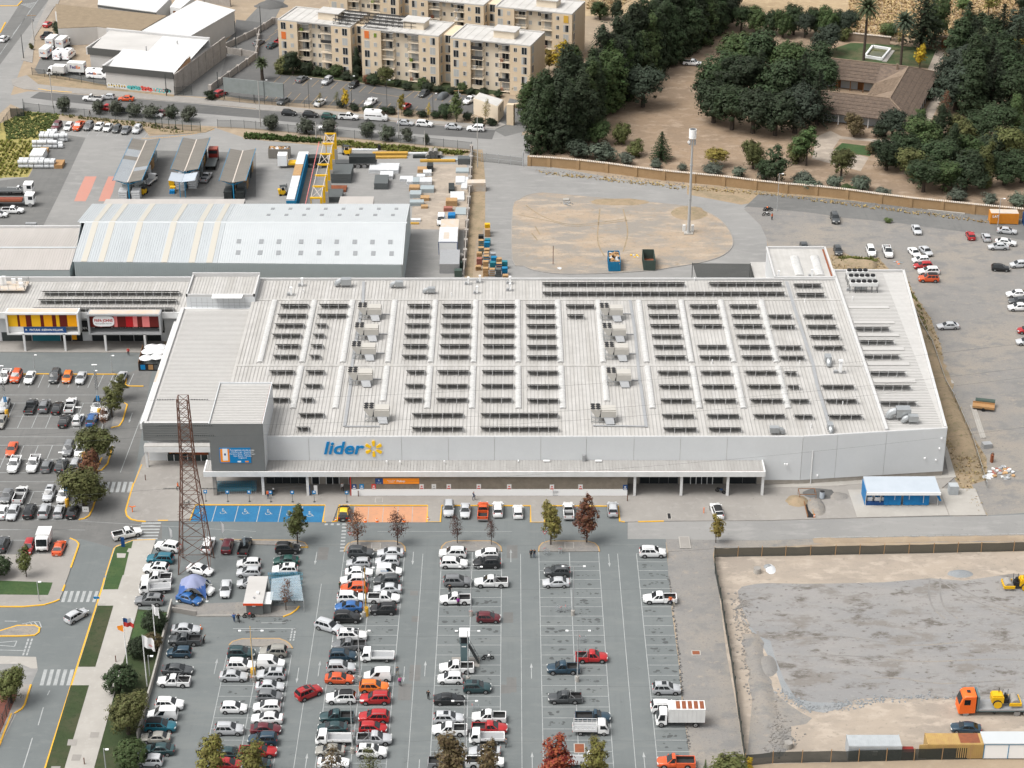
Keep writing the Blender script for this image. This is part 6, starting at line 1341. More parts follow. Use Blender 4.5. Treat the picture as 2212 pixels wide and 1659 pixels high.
row('from left in the loose cluster behind store',[(3,1,312,470,'s','d',270),(3,1,605,502,'h','d',270),(3,1,890,507,'v','w',270),(3,1,1035,512,'r','w',270),(3,1,1265,517,'s','w',282),(3,1,1365,507,'s','s',286),(3,1,1320,582,'h','w',186),(3,1,1340,632,'h','r',186),(3,1,1388,682,'v','w',182),(3,1,1388,745,'x','o',180)],'left','cars in the gravel lot')
row('from back along gravel lot right edge',[(3,1,2010,652,'h','k',-8),(3,1,2165,622,'h','s',184),(3,1,2150,877,'s','w',180),(3,1,2170,935,'s','d',180),(3,1,2165,992,'s','w',180),(3,1,1555,1152,'s','s',182),(3,1,2240,1190,'h','r',180),(3,1,2235,1287,'s','s',180)],'front','cars in the gravel lot')
row('from left in the hardware yard rank',[(0,0,490,1085,'v','m',262),(0,0,592,1090,'h','w',262),(0,0,678,1085,'p','o',262),(0,0,765,1087,'v','g',262),(0,0,855,1087,'s','w',262),(0,0,932,1098,'s','w',262),(0,0,1010,1110,'h','d',262),(0,0,1090,1120,'s','g',262),(0,0,1185,1115,'v','s',262)],'left','cars in the hardware yard')
row('from left along the kerb of the back street',[(1,0,285,972,'h','k',-8),(1,0,470,987,'h','k',-8),(1,0,630,1002,'h','n',-8),(1,0,800,1007,'p','w',-9),(1,0,1040,1015,'m','w',-9),(1,0,1290,1057,'s','s',-10),(1,0,1455,1067,'v','w',-10),(1,0,1705,1092,'s','s',-11),(1,0,1900,1107,'v','w',172)],'left','cars along the street')
row('from left of those driving on the back street',[(0,0,800,848,'r','w',172),(0,0,930,832,'h','s',172),(0,0,1090,847,'s','o',172),(0,0,925,932,'p','r',-9),(0,0,1095,952,'s','d',-9),(0,0,1340,987,'h','w',-9),(0,0,1425,975,'h','m',-9),(1,0,610,1100,'s','w',172)],'left','cars on the street')
row('from left in the apartment car park',[(1,0,25,362,'s','g',66),(1,0,140,387,'s','z',66),(1,0,215,347,'p','r',66),(1,0,265,255,'s','w',66),(1,0,268,362,'s','w',66),(1,0,395,677,'s','g',66),(1,0,615,697,'v','s',246),(1,0,845,727,'h','k',246),(1,0,1450,802,'s','d',246),(1,0,1850,860,'p','w',240),(1,0,235,867,'s','g',246),(1,0,550,885,'s','w',246),(1,0,990,882,'p','w',248),(1,0,1295,912,'h','r',66)],'left','cars at the apartments')
row('from left near the avenue and depot lane',[(0,0,35,332,'v','w',78),(0,0,405,302,'p','d',78),(0,0,412,206,'h','r',78),(0,0,1905,805,'v','r',60)],'left','cars near the depot')
row('from left of the yard trucks at far left',[(0,0,150,1642,'r','w',0),(0,1,110,155,'p','w',0),(0,1,-10,190,'h','w',0),(0,0,1300,1560,'f','w',75),(0,0,1782,1528,'p','s',82),(1,1,1600,245,'c','w',270)],'left','yard vehicles')
LONE=[((0,2,1100,1287),'p','w',24,'white pickup turning past the zebra crossing by the plaza corner'),((0,3,660,337),'h','s',52,'silver hatchback driving on the left access road'),((1,3,630,432),'v','s',-27,'silver SUV pulling out of a bay at an angle'),((1,3,455,1005),'u','r',36,'red SUV driving slantwise down the aisle between bay blocks'),((3,3,1710,1307),'s','i',172,'dark blue sedan on the pale earth of the building site'),((2,0,1560,542),'p','w',-14,'white pickup parked at the edge of the estate trees')]
for(c,r,u,v),k,col,hd,lb in LONE:
 o=put(k,col,G(c,r,u,v,.72),hd);o['label']=lb;o['group']='single cars'
for k in list(PROT):
 if k not in used:
  for ch in kids(PROT[k]):bpy.data.objects.remove(ch)
  bpy.data.objects.remove(PROT[k])
taxi=[o for o in bpy.data.objects if o.get('label','').startswith('black sedan, first from left of those parked')][0]
taxi['label']='black taxi with yellow roof parked first from left along the plaza'
for ch in kids(taxi):
 if ch.name.startswith('cabin'):ch.color=(.80,.50,.02,1)
van=[o for o in bpy.data.objects if o.get('label','').startswith('white cargo van, third from store end, right')][0]
for s in(-1,1):
 o=obj('lettering',text_mesh('lettering','ECOLAB',.34,.004,'m90'),van);o.location=(-.7,s*.905,1.25 if s<0 else 1.25);o.rotation_euler=(pi/2*.97,0,0 if s<0 else pi)
p=G(1,0,1615,822,.7);cv=MB();M('m101',(.13,.14,.145),.8,n=(2,.4),col2=(.10,.11,.115))
rings=[[(x,w*cos(a),z0+h*max(0,sin(a))**.7*(1 if abs(cos(a))<.75 else.8))for a in[pi*k/10 for k in range(11)]]for x,w,h,z0 in((-2.15,.6,.75,.1),(-2.0,.86,1.05,.1),(-1.2,.92,1.4,.1),(.2,.92,1.45,.1),(1.0,.92,1.1,.1),(1.9,.86,.95,.1),(2.1,.6,.6,.1))]
cv.loft(rings);o=cv.b('covered_car','m101',smooth=60);o.location=(p.x,p.y,0);o.rotation_euler=(0,0,radians(66));tag(o,'car under a grey fabric cover in the apartment car park','car')
# = trees and plants
def leafmat(name,rough=.75,var=.35,trans=True):
 m=bpy.data.materials.new(name);m.use_nodes=True;t=m.node_tree;b=t.nodes['Principled BSDF']
 b.inputs['Roughness'].default_value=rough;b.inputs['Specular IOR Level'].default_value=.25
 oi=t.nodes.new('ShaderNodeObjectInfo');geo=t.nodes.new('ShaderNodeNewGeometry')
 nz=t.nodes.new('ShaderNodeTexNoise');nz.inputs['Scale'].default_value=.9;nz.inputs['Detail'].default_value=5;nz.inputs['Roughness'].default_value=.7
 t.links.new(geo.outputs['Position'],nz.inputs['Vector'])
 mr=t.nodes.new('ShaderNodeMapRange');mr.inputs['From Min'].default_value=.3;mr.inputs['From Max'].default_value=.7;mr.inputs['To Min'].default_value=1-var;mr.inputs['To Max'].default_value=1+var
 t.links.new(nz.outputs['Fac'],mr.inputs['Value'])
 ad=t.nodes.new('ShaderNodeMath');ad.operation='MULTIPLY_ADD';ad.inputs[1].default_value=.5;ad.inputs[2].default_value=.75
 t.links.new(geo.outputs['Random Per Island'],ad.inputs[0])
 mu=t.nodes.new('ShaderNodeMath');mu.operation='MULTIPLY';t.links.new(mr.outputs[0],mu.inputs[0]);t.links.new(ad.outputs[0],mu.inputs[1])
 h=t.nodes.new('ShaderNodeHueSaturation');t.links.new(oi.outputs['Color'],h.inputs['Color']);t.links.new(mu.outputs[0],h.inputs['Value'])
 hm=t.nodes.new('ShaderNodeMath');hm.operation='MULTIPLY_ADD';hm.inputs[1].default_value=.04;hm.inputs[2].default_value=.48;t.links.new(geo.outputs['Random Per Island'],hm.inputs[0]);t.links.new(hm.outputs[0],h.inputs['Hue'])
 t.links.new(h.outputs[0],b.inputs['Base Color']);MATS[name]=m
leafmat('leaf')
M('bark',(.075,.06,.048),.95,n=(3,.4),col2=(.05,.04,.032))
tr=random.Random(21)
tu=tr.uniform
def rdir():
 z=tu(-1,1);a=tu(0,2*pi);r=sqrt(1-z*z);return Vector((r*cos(a),r*sin(a),z))
def leafq(mb,p,n,s,asp=.6):
 t=n.cross(rdir())
 if t.length<1e-4:t=Vector((1,0,0))
 t.normalize();b=n.cross(t);a=t*s*.5;c=b*s*.5*asp
 mb.face([p-a,p+c*.9-a*.1,p+a,p-c*.9+a*.1])
def crown_mesh(name,lobes,clumps,per,cr,leaf,flat=1.0,inner=.35,down=0.0):
 mb=MB();wsum=[l[1].x*l[1].z for l in lobes]
 for k in range(clumps):
  c,r=tr.choices(lobes,wsum)[0];d=rdir()
  if d.z<-.35 and tr.random()<.7:d.z=-d.z
  f=tu(.72,1.06)if tr.random()>inner else tu(.3,.75)
  p=c+Vector((d.x*r.x*f,d.y*r.y*f,d.z*r.z*f));rad=cr*tu(.6,1.25)
  for j in range(per):
   e=rdir();q_=p+Vector((e.x,e.y,e.z*flat))*rad*tr.random()**.4
   n=(d*1.1+e*.9+Vector((0,0,.5-down))).normalized();leafq(mb,q_,n,leaf*tu(.6,1.4))
 return mb.mesh(name,'leaf')
V=Vector
def trunk_mesh(h,r,limbs,spread,up):
 mb=MB();mb.t((0,0,0),(0,0,h*.5),r,r*.75,7);mb.t((0,0,h*.5),(.1*r,0,h),r*.75,r*.25,7)
 for k in range(limbs):
  a=2*pi*k/limbs+tu(-.4,.4);z=h*tu(.35,.85);l=spread*tu(.6,1);e=V((cos(a)*l,sin(a)*l,z+up*l))
  mb.t((0,0,z),e,r*.38,r*.1,5)
 return mb.mesh('trunk','bark',50)
SP={}
SP['broad']=[([crown_mesh('crown',[(V((tu(-1.6,1.6),tu(-1.6,1.6),tu(2.6,7.6))),V((tu(1.8,2.7),tu(1.8,2.7),tu(1.6,2.4))))for _ in range(9)]+[(V((0,0,4.6)),V((3.4,3.4,4.0)))],340,24,.8,.5)][0],trunk_mesh(7.5,.42,7,2.6,.5))for _ in range(3)]
SP['tall']=[(crown_mesh('crown',[(V((tu(-.9,.9),tu(-.9,.9),z)),V((w_,w_,2.4)))for z,w_ in((1.9,2.6),(4.4,3.0),(7.2,3.0),(10,2.6),(12.4,1.9),(14.4,1.1))],430,24,.8,.52),trunk_mesh(15,.4,8,1.6,.9))for _ in range(3)]
SP['olive']=[(crown_mesh('crown',[(V((tu(-.5,.5),tu(-.5,.5),tu(.8,1.95))),V((1.0,1.0,.95)))for _ in range(5)],125,20,.4,.27),trunk_mesh(1.8,.12,5,.8,.6))for _ in range(3)]
SP['ball']=[(crown_mesh('crown',[(V((0,0,1.25)),V((1.25,1.25,1.2)))],240,14,.22,.2,inner=.1),trunk_mesh(.9,.1,3,.4,.5))for _ in range(2)]
SP['small']=[(crown_mesh('crown',[(V((tu(-.4,.4),tu(-.4,.4),z)),V((w_,w_,.9)))for z,w_ in((1.8,1.0),(2.6,1.35),(3.3,1.25),(4.1,.85),(4.7,.45))],150,18,.36,.27,inner=.45),trunk_mesh(4.2,.09,10,1.1,.55))for _ in range(3)]
SP['sparse']=[(crown_mesh('crown',[(V((tu(-.3,.3),tu(-.3,.3),z)),V((w_,w_,.9)))for z,w_ in((1.8,.9),(2.7,1.25),(3.5,1.1),(4.3,.6))],120,8,.42,.17,inner=.5),trunk_mesh(4.4,.07,16,1.15,.6))for _ in range(2)]
def conifer_mesh(h,r,tiers,fan):
 mb=MB()
 for k in range(tiers):
  f=k/(tiers-1);z=h*(.12+.86*f);rr=r*(1-f)**.75+.12;nb=max(5,int(fan*(1-f*.6)))
  for j in range(nb):
   a=2*pi*j/nb+tu(-.3,.3)+k*.7;L=rr*tu(.75,1.1);m_=max(3,int(L/.28))
   for i in range(m_):
    s=(i+.4)/m_*L;p=V((cos(a)*s,sin(a)*s,z-s*.18+.12*sin(s)+tu(-.08,.08)))
    for _ in range(3):leafq(mb,p+rdir()*.16,(V((cos(a)*.2,sin(a)*.2,1))+rdir()*.7).normalized(),.46*tu(.7,1.2),.45)
 return mb.mesh('crown','leaf')
SP['conifer']=[(conifer_mesh(12,3.0,20,14),trunk_mesh(11.5,.3,3,.5,.2))for _ in range(2)]
def palm_mesh(nf,L,droop,wd):
 mb=MB()
 for k in range(nf):
  a=2*pi*k*.381966;el=radians(75-105*(k/nf));p=V((0,0,0));d=V((cos(a)*cos(el),sin(a)*cos(el),sin(el)));sdv=V((-sin(a),cos(a),0));n_=8;st=L/n_;prev=None
  for i in range(n_+1):
   w2=wd*sin(pi*min(.95,(i+.8)/(n_+1)))
   for s in(1,-1):
    if i>0:
     tip=p+sdv*s*w2+V((0,0,-.25*w2))+d*st*.5;mb.face([p-d*st*.5,p+d*st*.1,tip,tip-d*st*.28])
     tip2=p+d*st*.5+sdv*s*w2*.95+V((0,0,-.25*w2))+d*st*.5;mb.face([p,p+d*st*.55,tip2,tip2-d*st*.25])
   p=p+d*st;d=(d+V((0,0,-droop*(i+1)/n_))).normalized()
 return mb.mesh('crown','leaf')
PALM=palm_mesh(64,3.9,.34,.55);FANP=palm_mesh(40,1.7,.25,.42)
GREEN=dict(dark=(.021,.030,.014),deep=(.027,.042,.017),mid=(.045,.068,.022),blue=(.029,.040,.025),slate=(.055,.062,.042),olive=(.072,.085,.062),light=(.075,.10,.034),yellow=(.36,.24,.02),gold=(.17,.13,.03),red=(.22,.045,.022),brown=(.095,.07,.034),rust=(.115,.05,.028),wine=(.065,.028,.022),autumn=(.125,.11,.03),ogreen=(.075,.08,.026),bark=(.07,.06,.045))
UNIT=dict(broad=10,tall=16,olive=3,ball=2.5,small=5,sparse=5,conifer=12.3)
NAME=dict(broad='evergreen_tree',tall='evergreen_tree',olive='olive_bush',ball='round_bush',small='street_tree',sparse='street_tree',conifer='conifer_tree')
def tree(kind,col,p,h,wr=1.0,label='',group=None,z=0.0,cat=None):
 cm,tm=tr.choice(SP[kind]);k=h/UNIT[kind]
 t=TH(NAME[kind],label,cat or('bush' if kind in('olive','ball')else 'tree'),(p.x,p.y,z),tu(0,2*pi),group)
 t.scale=(k*wr,k*wr,k)
 o=obj('crown',cm,t);f=tu(.85,1.2);c=GREEN[col];o.color=(c[0]*f,c[1]*f*tu(.95,1.05),c[2]*f,1)
 obj('trunk',tm,t);return t
def trees(phrase,lst,group,order='left',z=0.0):
 out=[]
 for c,r,u,v,kd,col,h,wr in lst:
  p=G(c,r,u,v);out.append((tree(kd,col,p,h,wr,'',group,z),p,kd,col))
 out.sort(key=(lambda e:e[1].x)if order=='left' else(lambda e:e[1].y))
 CN=dict(slate='grey-green',dark='dark green',deep='deep green',mid='mid green',blue='blue-green',olive='grey-green',light='light green',yellow='yellow',gold='golden green',red='bright red',brown='brown',rust='rust brown',wine='wine red',autumn='yellow-brown',ogreen='olive green')
 KN=dict(broad='spreading tree',tall='tall tree',olive='bush',ball='rounded bush',small='small tree',sparse='sparse tree',conifer='conifer')
 for i,(t,p,kd,col)in enumerate(out):t['label']='%s %s, %s from %s %s'%(CN[col],KN[kd],nth(i),'left' if order=='left' else 'front',phrase)
# = tall belt beside the apartments
edge=[(230,1340),(420,1330),(600,1270),(730,1130),(860,990),(990,880),(1120,790),(1260,670),(1390,580),(1520,490),(1650,410),(1790,320)]
EN=[P(*q(2,0,u,v))for u,v in edge]
trees('at the front of the apartment tree belt',[(2,0,u,v-25,'tall',tr.choice(['dark','deep','deep','mid']),tu(14.5,19),tu(.95,1.15))for u,v in edge+[((a[0]+b[0])/2,(a[1]+b[1])/2-30)for a,b in zip(edge,edge[1:])]],'tall trees of the belt')
trees('in the middle of the apartment tree belt',[(2,0,u+70,v-190,'tall',tr.choice(['dark','deep','dark']),tu(17.5,23),tu(1.0,1.2))for u,v in edge[1:]]+[(2,0,u+95,v-260,'tall',tr.choice(['dark','deep','mid']),tu(16,20),1.1)for u,v in edge[2:11]]+[(2,0,150,1080,'tall','mid',12,1.2),(2,0,300,1130,'tall','deep',15,1.3),(2,0,480,980,'tall','dark',16,1.3)],'tall trees of the belt')
trees('at the back of the apartment tree belt',[(2,0,u+120,v-330,'broad',tr.choice(['dark','deep','mid']),tu(11,15),1.15)for u,v in edge[3:11]],'tall trees of the belt')
trees('between the apartment corner and the tree belt',[(2,0,430,640,'small','yellow',8.5,1.3),(2,0,540,610,'broad','mid',8,.8),(2,0,250,870,'small','ogreen',7,1.0),(2,0,760,170,'broad','mid',6,1.3),(2,0,900,165,'broad','dark',6,.9),(2,0,320,620,'small','gold',6,1)],'trees by the apartment corner')
trees('along the estate hedge at the top',[(2,0,1850,240,'broad','dark',9,1.2),(2,0,1980,270,'broad','deep',8,1.1),(2,0,2110,280,'broad','mid',8,1.1)]+[(3,0,30+k*95,300+(k%2)*25,'broad',('deep','mid','deep','blue')[k%4],7.5+(k%3),.95)for k in range(8)]+[(3,0,490,470,'broad','blue',9,1.25),(3,0,650,350,'olive','ogreen',4,1.2)],'estate hedge trees')
tree('broad','blue',G(2,0,1130,925),11.5,1.25,'single round dark tree standing out of the belt on bare earth','estate trees')
# = big clump left of the house
trees('in the big clump left of the country house',[(2,0,1740,1060,'broad','dark',12,1.2),(2,0,1900,1120,'broad','deep',12,1.2),(2,0,2080,1150,'broad','dark',12,1.2),(2,0,1760,850,'broad','deep',13,1.2),(2,0,1950,880,'broad','dark',14,1.2),(2,0,2130,900,'conifer','dark',15,1.5),(2,0,1950,640,'broad','mid',12,1.2),(2,0,2130,660,'broad','deep',14,1.2),(3,0,60,1170,'broad','dark',12,1.2),(3,0,230,1150,'broad','blue',13,1.2),(3,0,420,1080,'conifer','dark',15,1.4),(3,0,90,930,'broad','deep',14,1.2),(3,0,290,960,'conifer','dark',16,1.6),(3,0,440,900,'broad','deep',13,1.1),(3,0,170,720,'broad','mid',12,1.2),(3,0,380,750,'broad','deep',13,1.0),(2,0,2060,480,'broad','ogreen',7,1.2)],'estate trees')
# = shrubs along the ochre wall
trees('along the ochre wall',[(2,0,600,1350,'olive','blue',4.5,1.6),(2,0,740,1250,'broad','mid',6.5,1.3),(2,0,760,1385,'olive','olive',5,1.7),(2,0,1000,1415,'olive','olive',3.2,1.3),(2,0,1060,1350,'olive','ogreen',4.6,1.1),(2,0,945,1250,'olive','ogreen',6,.9),(2,0,1290,1385,'conifer','deep',7.5,1.7),(2,0,1240,1450,'olive','olive',2.4,1.5),(2,0,1475,1475,'olive','olive',2.2,1.2),(2,0,1760,1440,'broad','gold',5,1.5),(2,0,1740,1510,'olive','olive',3.4,1.7),(2,0,1960,1530,'olive','olive',3.0,1.3),(2,0,2080,1460,'broad','ogreen',8,1.0),(2,0,2190,1550,'olive','olive',3.2,1.3),(3,0,70,1600,'small','deep',9,1.3),(3,0,-20,1560,'broad','deep',6,1.1),(3,0,300,1600,'olive','olive',4,1.6),(3,0,575,1625,'olive','olive',3.6,1.3),(3,0,810,1655,'olive','olive',3.8,1.6),(3,1,330,-10,'olive','olive',3.6,1.9),(3,1,430,5,'olive','olive',2.8,1.3),(3,1,700,25,'olive','mid',3,1.2),(3,1,1000,50,'olive','olive',3.0,1.3),(3,1,1640,75,'olive','olive',3.4,1.5),(3,1,1910,110,'olive','olive',3.4,1.2),(3,1,2170,130,'olive','olive',4,1.4)],'shrubs along the ochre wall')
trees('around the country house front',[(3,0,330,1430,'small','mid',9,1.4),(3,0,260,1400,'olive','ogreen',5,1.3),(3,0,630,1540,'broad','ogreen',8,1.0),(3,0,740,1180,'broad','brown',6.5,1.1),(3,0,1070,1215,'broad','blue',8.5,1.15),(3,0,960,1180,'olive','dark',4,1.3),(3,0,1300,1050,'olive','mid',4,1.1),(3,0,1390,860,'olive','dark',3.5,1.1),(3,0,1260,1130,'olive','deep',5,1.1),(3,0,1500,1080,'sparse','rust',9,.8),(3,0,1540,960,'small','wine',6,.9),(3,0,1450,760,'olive','mid',3,1.2),(3,0,900,1330,'olive','brown',3,1.3)],'trees around the house')
trees('behind the country house',[(3,0,1330,420,'conifer','dark',19,1.6),(3,0,1440,350,'broad','mid',14,.8),(3,0,1310,590,'small','yellow',6.4,1.1),(3,0,1060,350,'broad','mid',5,.8),(3,0,1130,410,'sparse','gold',5,.9),(3,0,1680,130,'small','light',6.5,1.4),(3,0,1900,140,'small','autumn',8,1.2),(3,0,1010,300,'olive','light',4,1.5)],'trees behind the house')
rt=[(1700,490),(1850,470),(2000,480),(2150,470),(1650,620),(1790,660),(1960,640),(2130,620),(1620,780),(1760,840),(1900,820),(2050,800),(2200,780),(1620,960),(1760,1010),(1920,980),(2080,960),(2220,950)]
trees('in the dark stand right of the garden path',[(3,0,u,v,('conifer','broad','conifer','broad','tall')[i%5],('dark','deep','dark','blue','deep')[i%5],(16,12,15,13,16)[i%5],(1.5,1.3,1.5,1.25,1.3)[i%5])for i,(u,v)in enumerate(rt)]+[(3,0,2140,560,'small','yellow',7,1.3),(3,0,2200,600,'broad','gold',7,1),(3,0,2200,120,'broad','dark',6,1),(3,0,1640,560,'small','autumn',5,1.1)],'estate trees right')
rf=[(1180,1420),(1330,1330),(1480,1290),(1640,1280),(1800,1240),(1960,1210),(2120,1190),(1020,1470),(1250,1560),(1420,1520),(1580,1470),(1740,1450),(1900,1420),(2060,1400),(2210,1390),(1340,1660),(1520,1650),(1700,1650),(1870,1620),(2040,1600),(2190,1580)]
trees('in the thicket at the wall\'s right end',[(3,0,u,v,('broad','broad','tall','broad')[i%4],('deep','mid','dark','ogreen','deep')[i%5],(8.5,10,11,8.5)[i%4],(1.35,1.3,1.2,1.3)[i%4])for i,(u,v)in enumerate(rf)],'estate thicket')
# = palms
def palm(p,h,cm,s,label,col=(.055,.07,.032)):
 t=TH('palm_tree',label,'palm',(p.x,p.y,0),tu(0,6));mb=MB()
 for k in range(10):z0=h*k/10;mb.t((0,0,z0),(0,0,z0+h/10),.42*s-.012*k,.36*s-.012*k,9)
 mb.l('trunk','bark',t);o=obj('crown',cm,t);o.location=(0,0,h);o.scale=(s,s,s);o.color=(*col,1)
palm(G(3,0,825,520),14.5,PALM,1.0,'tall palm left of the pool');palm(G(3,0,1145,565),12.0,PALM,.95,'tall palm right of the pool',(.05,.066,.04));palm(G(1,0,55,690),4.6,FANP,1.2,'fan palm at the corner of the apartment car park');palm(G(3,0,1830,560),9,FANP,1.0,'pale fan palm among the dark conifers at right',(.12,.14,.07));palm(G(3,0,1530,740),.8,PALM,.5,'low palm fronds beside the garden path')
# = street olives behind the yard fence
trees('in the street row behind the yard fence',[(0,0,540,965,'olive','slate',4.6,1.0),(0,0,840,985,'olive','slate',4.2,.9),(0,0,1010,995,'olive','slate',4.6,1.0),(0,0,1170,1005,'olive','slate',4.2,1.25),(0,0,1310,1020,'olive','slate',4,1.3),(0,0,1480,1025,'olive','slate',4.2,1.0),(0,0,1630,1040,'olive','slate',4.4,1.15),(1,0,120,1115,'olive','slate',4.4,1.15),(1,0,440,1150,'olive','slate',4.6,1.15),(1,0,615,1155,'olive','slate',4.4,1.1),(1,0,950,1185,'olive','slate',4.6,1.0),(1,0,1140,1210,'olive','slate',4.6,1.05),(1,0,1300,1218,'olive','slate',4.2,.85),(1,0,1475,1248,'olive','slate',3.2,.65)],'street olives')
tree('broad','dark',G(0,0,525,315),4.6,1.3,'dark tree between the hoarding and the parked delivery trucks')
tree('olive','ogreen',G(0,0,275,430),2.2,.7,'small bush on the verge by the avenue')
# = apartment garden
trees('in the apartment front garden',[(1,0,235,630,'olive','ogreen',5.5,1.1),(1,0,320,640,'broad','dark',7,1.1),(1,0,440,640,'olive','dark',4,1.2),(1,0,545,650,'olive','deep',3,1.3),(1,0,697,660,'ball','mid',3.3,1.1),(1,0,610,660,'olive','mid',2.4,1.4),(1,0,780,690,'olive','dark',2.6,1.5),(1,0,875,660,'tall','dark',8,.8),(1,0,850,700,'olive','dark',2.5,1.2),(1,0,950,725,'olive','rust',3,1),(1,0,1015,735,'ball','deep',3.2,1.2),(1,0,1120,745,'broad','ogreen',5.8,1.0),(1,0,1225,745,'olive','dark',2.2,1.2),(1,0,1310,775,'olive','dark',2.4,1.5),(1,0,1440,765,'ball','mid',3.0,1.0),(1,0,1490,790,'olive','dark',3.2,1.3),(1,0,1580,800,'olive','dark',2.2,1.6),(1,0,1690,815,'olive','dark',2.2,1.4),(1,0,1780,805,'ball','mid',2.9,1.0),(1,0,1860,825,'olive','dark',2.4,1.4),(1,0,1980,830,'olive','dark',2.4,1.3),(1,0,2090,840,'olive','deep',2.2,1.3),(2,0,25,805,'ball','mid',2.5,1)],'apartment garden plants')
trees('along the apartment street hedge',[(1,0,555,930,'sparse','gold',4.2,.8),(1,0,700,930,'sparse','ogreen',4.4,.9),(1,0,780,945,'small','yellow',5.2,.75),(1,0,735,930,'olive','dark',2.2,1.3),(1,0,850,955,'olive','dark',2,1.6),(1,0,960,965,'olive','dark',1.8,1.8),(1,0,1100,980,'olive','dark',2,1.8),(1,0,1170,985,'olive','dark',2,1.6),(1,0,1260,1000,'small','gold',5.4,.75),(1,0,1320,1000,'olive','dark',2,1.8),(1,0,1430,1010,'olive','dark',1.9,1.8),(1,0,1490,1035,'sparse','yellow',4.6,.7),(1,0,1560,1015,'olive','deep',2,1.8),(1,0,1735,1055,'small','light',7,1.05),(1,0,1650,1020,'olive','deep',4,1.2),(1,0,1830,1040,'olive','dark',2.6,1.2),(1,0,1985,1070,'sparse','gold',6.5,.8),(1,0,1920,1075,'olive','dark',2.2,1.8),(1,0,2040,1085,'olive','dark',2.2,1.6)],'street hedge plants')
tree('olive','dark',G(0,0,1810,860),3.0,1.2,'dark bush at the corner of the lane gate','bushes')
# = side car park trees
trees('along the access road of the side car park',[(0,2,1050,135,'small','ogreen',5.0,1.15),(0,2,970,285,'small','ogreen',6.0,1.2),(0,2,900,390,'sparse','rust',4.6,1.1),(0,2,845,700,'broad','ogreen',8.0,1.15),(0,2,790,900,'small','rust',7,1.15),(0,2,735,1065,'broad','ogreen',8.6,1.25)],'side car park trees','front')
trees('on the paved corner at the left edge',[(0,2,230,1670,'small','ogreen',5.5,.9),(0,2,0,1660,'ball','deep',3.6,1.1)],'corner trees')
# = plaza-side island trees
trees('on the islands facing the store',[(1,2,360,1380,'small','ogreen',7.2,1.05),(1,2,880,1398,'sparse','rust',7.0,1.15),(1,2,1225,1395,'sparse','wine',6.6,1.2),(1,2,1740,1378,'sparse','wine',5.6,.95),(1,2,2035,1392,'sparse','wine',5.2,.8),(2,2,335,1392,'small','autumn',7.8,.95),(2,2,645,1372,'small','rust',8.2,.95),(2,2,1760,1372,'small','gold',5.2,.8)],'island trees')
tree('sparse','rust',G(1,3,260,300),5.6,1.0,'thin reddish tree in front of the stacked trolley roof')
trees('in the planting bed beside the retaining wall',[(0,3,1345,480,'ball','dark',3.6,1.1),(0,3,1210,700,'ball','dark',3.2,1.15),(0,3,1320,640,'ball','brown',2.8,1.1),(0,3,1055,1000,'ball','deep',4.2,1.2),(0,3,1115,1370,'broad','ogreen',7.4,1.1),(0,3,1140,1650,'ball','mid',4.2,1.1)],'bed trees','front',.12)
tree('broad','ogreen',G(0,3,100,1100),6.4,.95,'green tree over red mulch at the left edge','lone trees',.12)
trees('along the bottom edge of the picture',[(0,3,1840,1790,'small','autumn',7.6,1.15),(0,3,2200,1790,'small','autumn',6.6,1.15),(1,3,660,1790,'sparse','brown',6.4,1.2),(1,3,990,1800,'sparse','ogreen',5.8,1.2),(1,3,1660,1790,'small','brown',8.2,1.05),(1,3,2010,1790,'small','brown',6.8,.9),(2,3,400,1800,'small','red',7.4,1.2),(2,3,740,1800,'small','autumn',7.4,.95),(2,3,1665,1760,'conifer','light',3.6,.8),(2,3,1865,1790,'olive','ogreen',4.2,1.5),(2,3,2045,1750,'small','yellow',3.4,.7)],'bottom edge trees')
tree('olive','light',G(3,1,1040,262),1.3,1.6,'low green weed clump in the middle of the gravel road edge')
# = ground cover
def tufts(name,label,poly,n,s,col,seed,rows=None,h=1.0,blades=7):
 rr=random.Random(seed);W=[P(*d)for d in poly];mb=MB()
 x0,x1=min(p.x for p in W),max(p.x for p in W);y0,y1=min(p.y for p in W),max(p.y for p in W);pl=[(p.x,p.y)for p in W]
 def inside(x,y):
  c=False;j=len(pl)-1
  for i in range(len(pl)):
   if(pl[i][1]>y)!=(pl[j][1]>y)and x<(pl[j][0]-pl[i][0])*(y-pl[i][1])/(pl[j][1]-pl[i][1])+pl[i][0]:c=not c
   j=i
  return c
 k=0;tries=0
 while k<n and tries<n*12:
  tries+=1;x,y=rr.uniform(x0,x1),rr.uniform(y0,y1)
  if rows:x=round(x/rows)*rows+rr.uniform(-.12,.12);y=round(y/(rows*.7))*rows*.7+rr.uniform(-.15,.15)
  if not inside(x,y):continue
  k+=1;sz=s*rr.uniform(.5,1.5)
  for b in range(blades):
   a=rr.uniform(0,2*pi);d=Vector((cos(a),sin(a),0));wv=Vector((-sin(a),cos(a),0))*sz*.28;o=Vector((x,y,.0))+d*sz*.12;tip=Vector((x,y,0))+d*sz*rr.uniform(.35,.8)+Vector((0,0,sz*h*rr.uniform(.5,1.1)))
   mb.face([o-wv,o+wv,tip+wv*.4,tip-wv*.4])
 o=mb.b(name,'leaf');o.color=(*col,1);tag(o,label,'plants',kind='stuff');return o
tufts('crop_plants','rows of low leafy plants in the field at left',T(0,0,[(60,1210),(420,1210),(250,1520),(30,1530),(-500,1640),(-300,1250)]),1100,.55,(.16,.16,.03),1,1.15,.8)
tufts('crop_plants','dense green weeds in the upper part of the field',T(0,0,[(215,965),(515,990),(430,1190),(60,1210),(30,1060)]),1500,.42,(.085,.11,.03),2,None,.6)
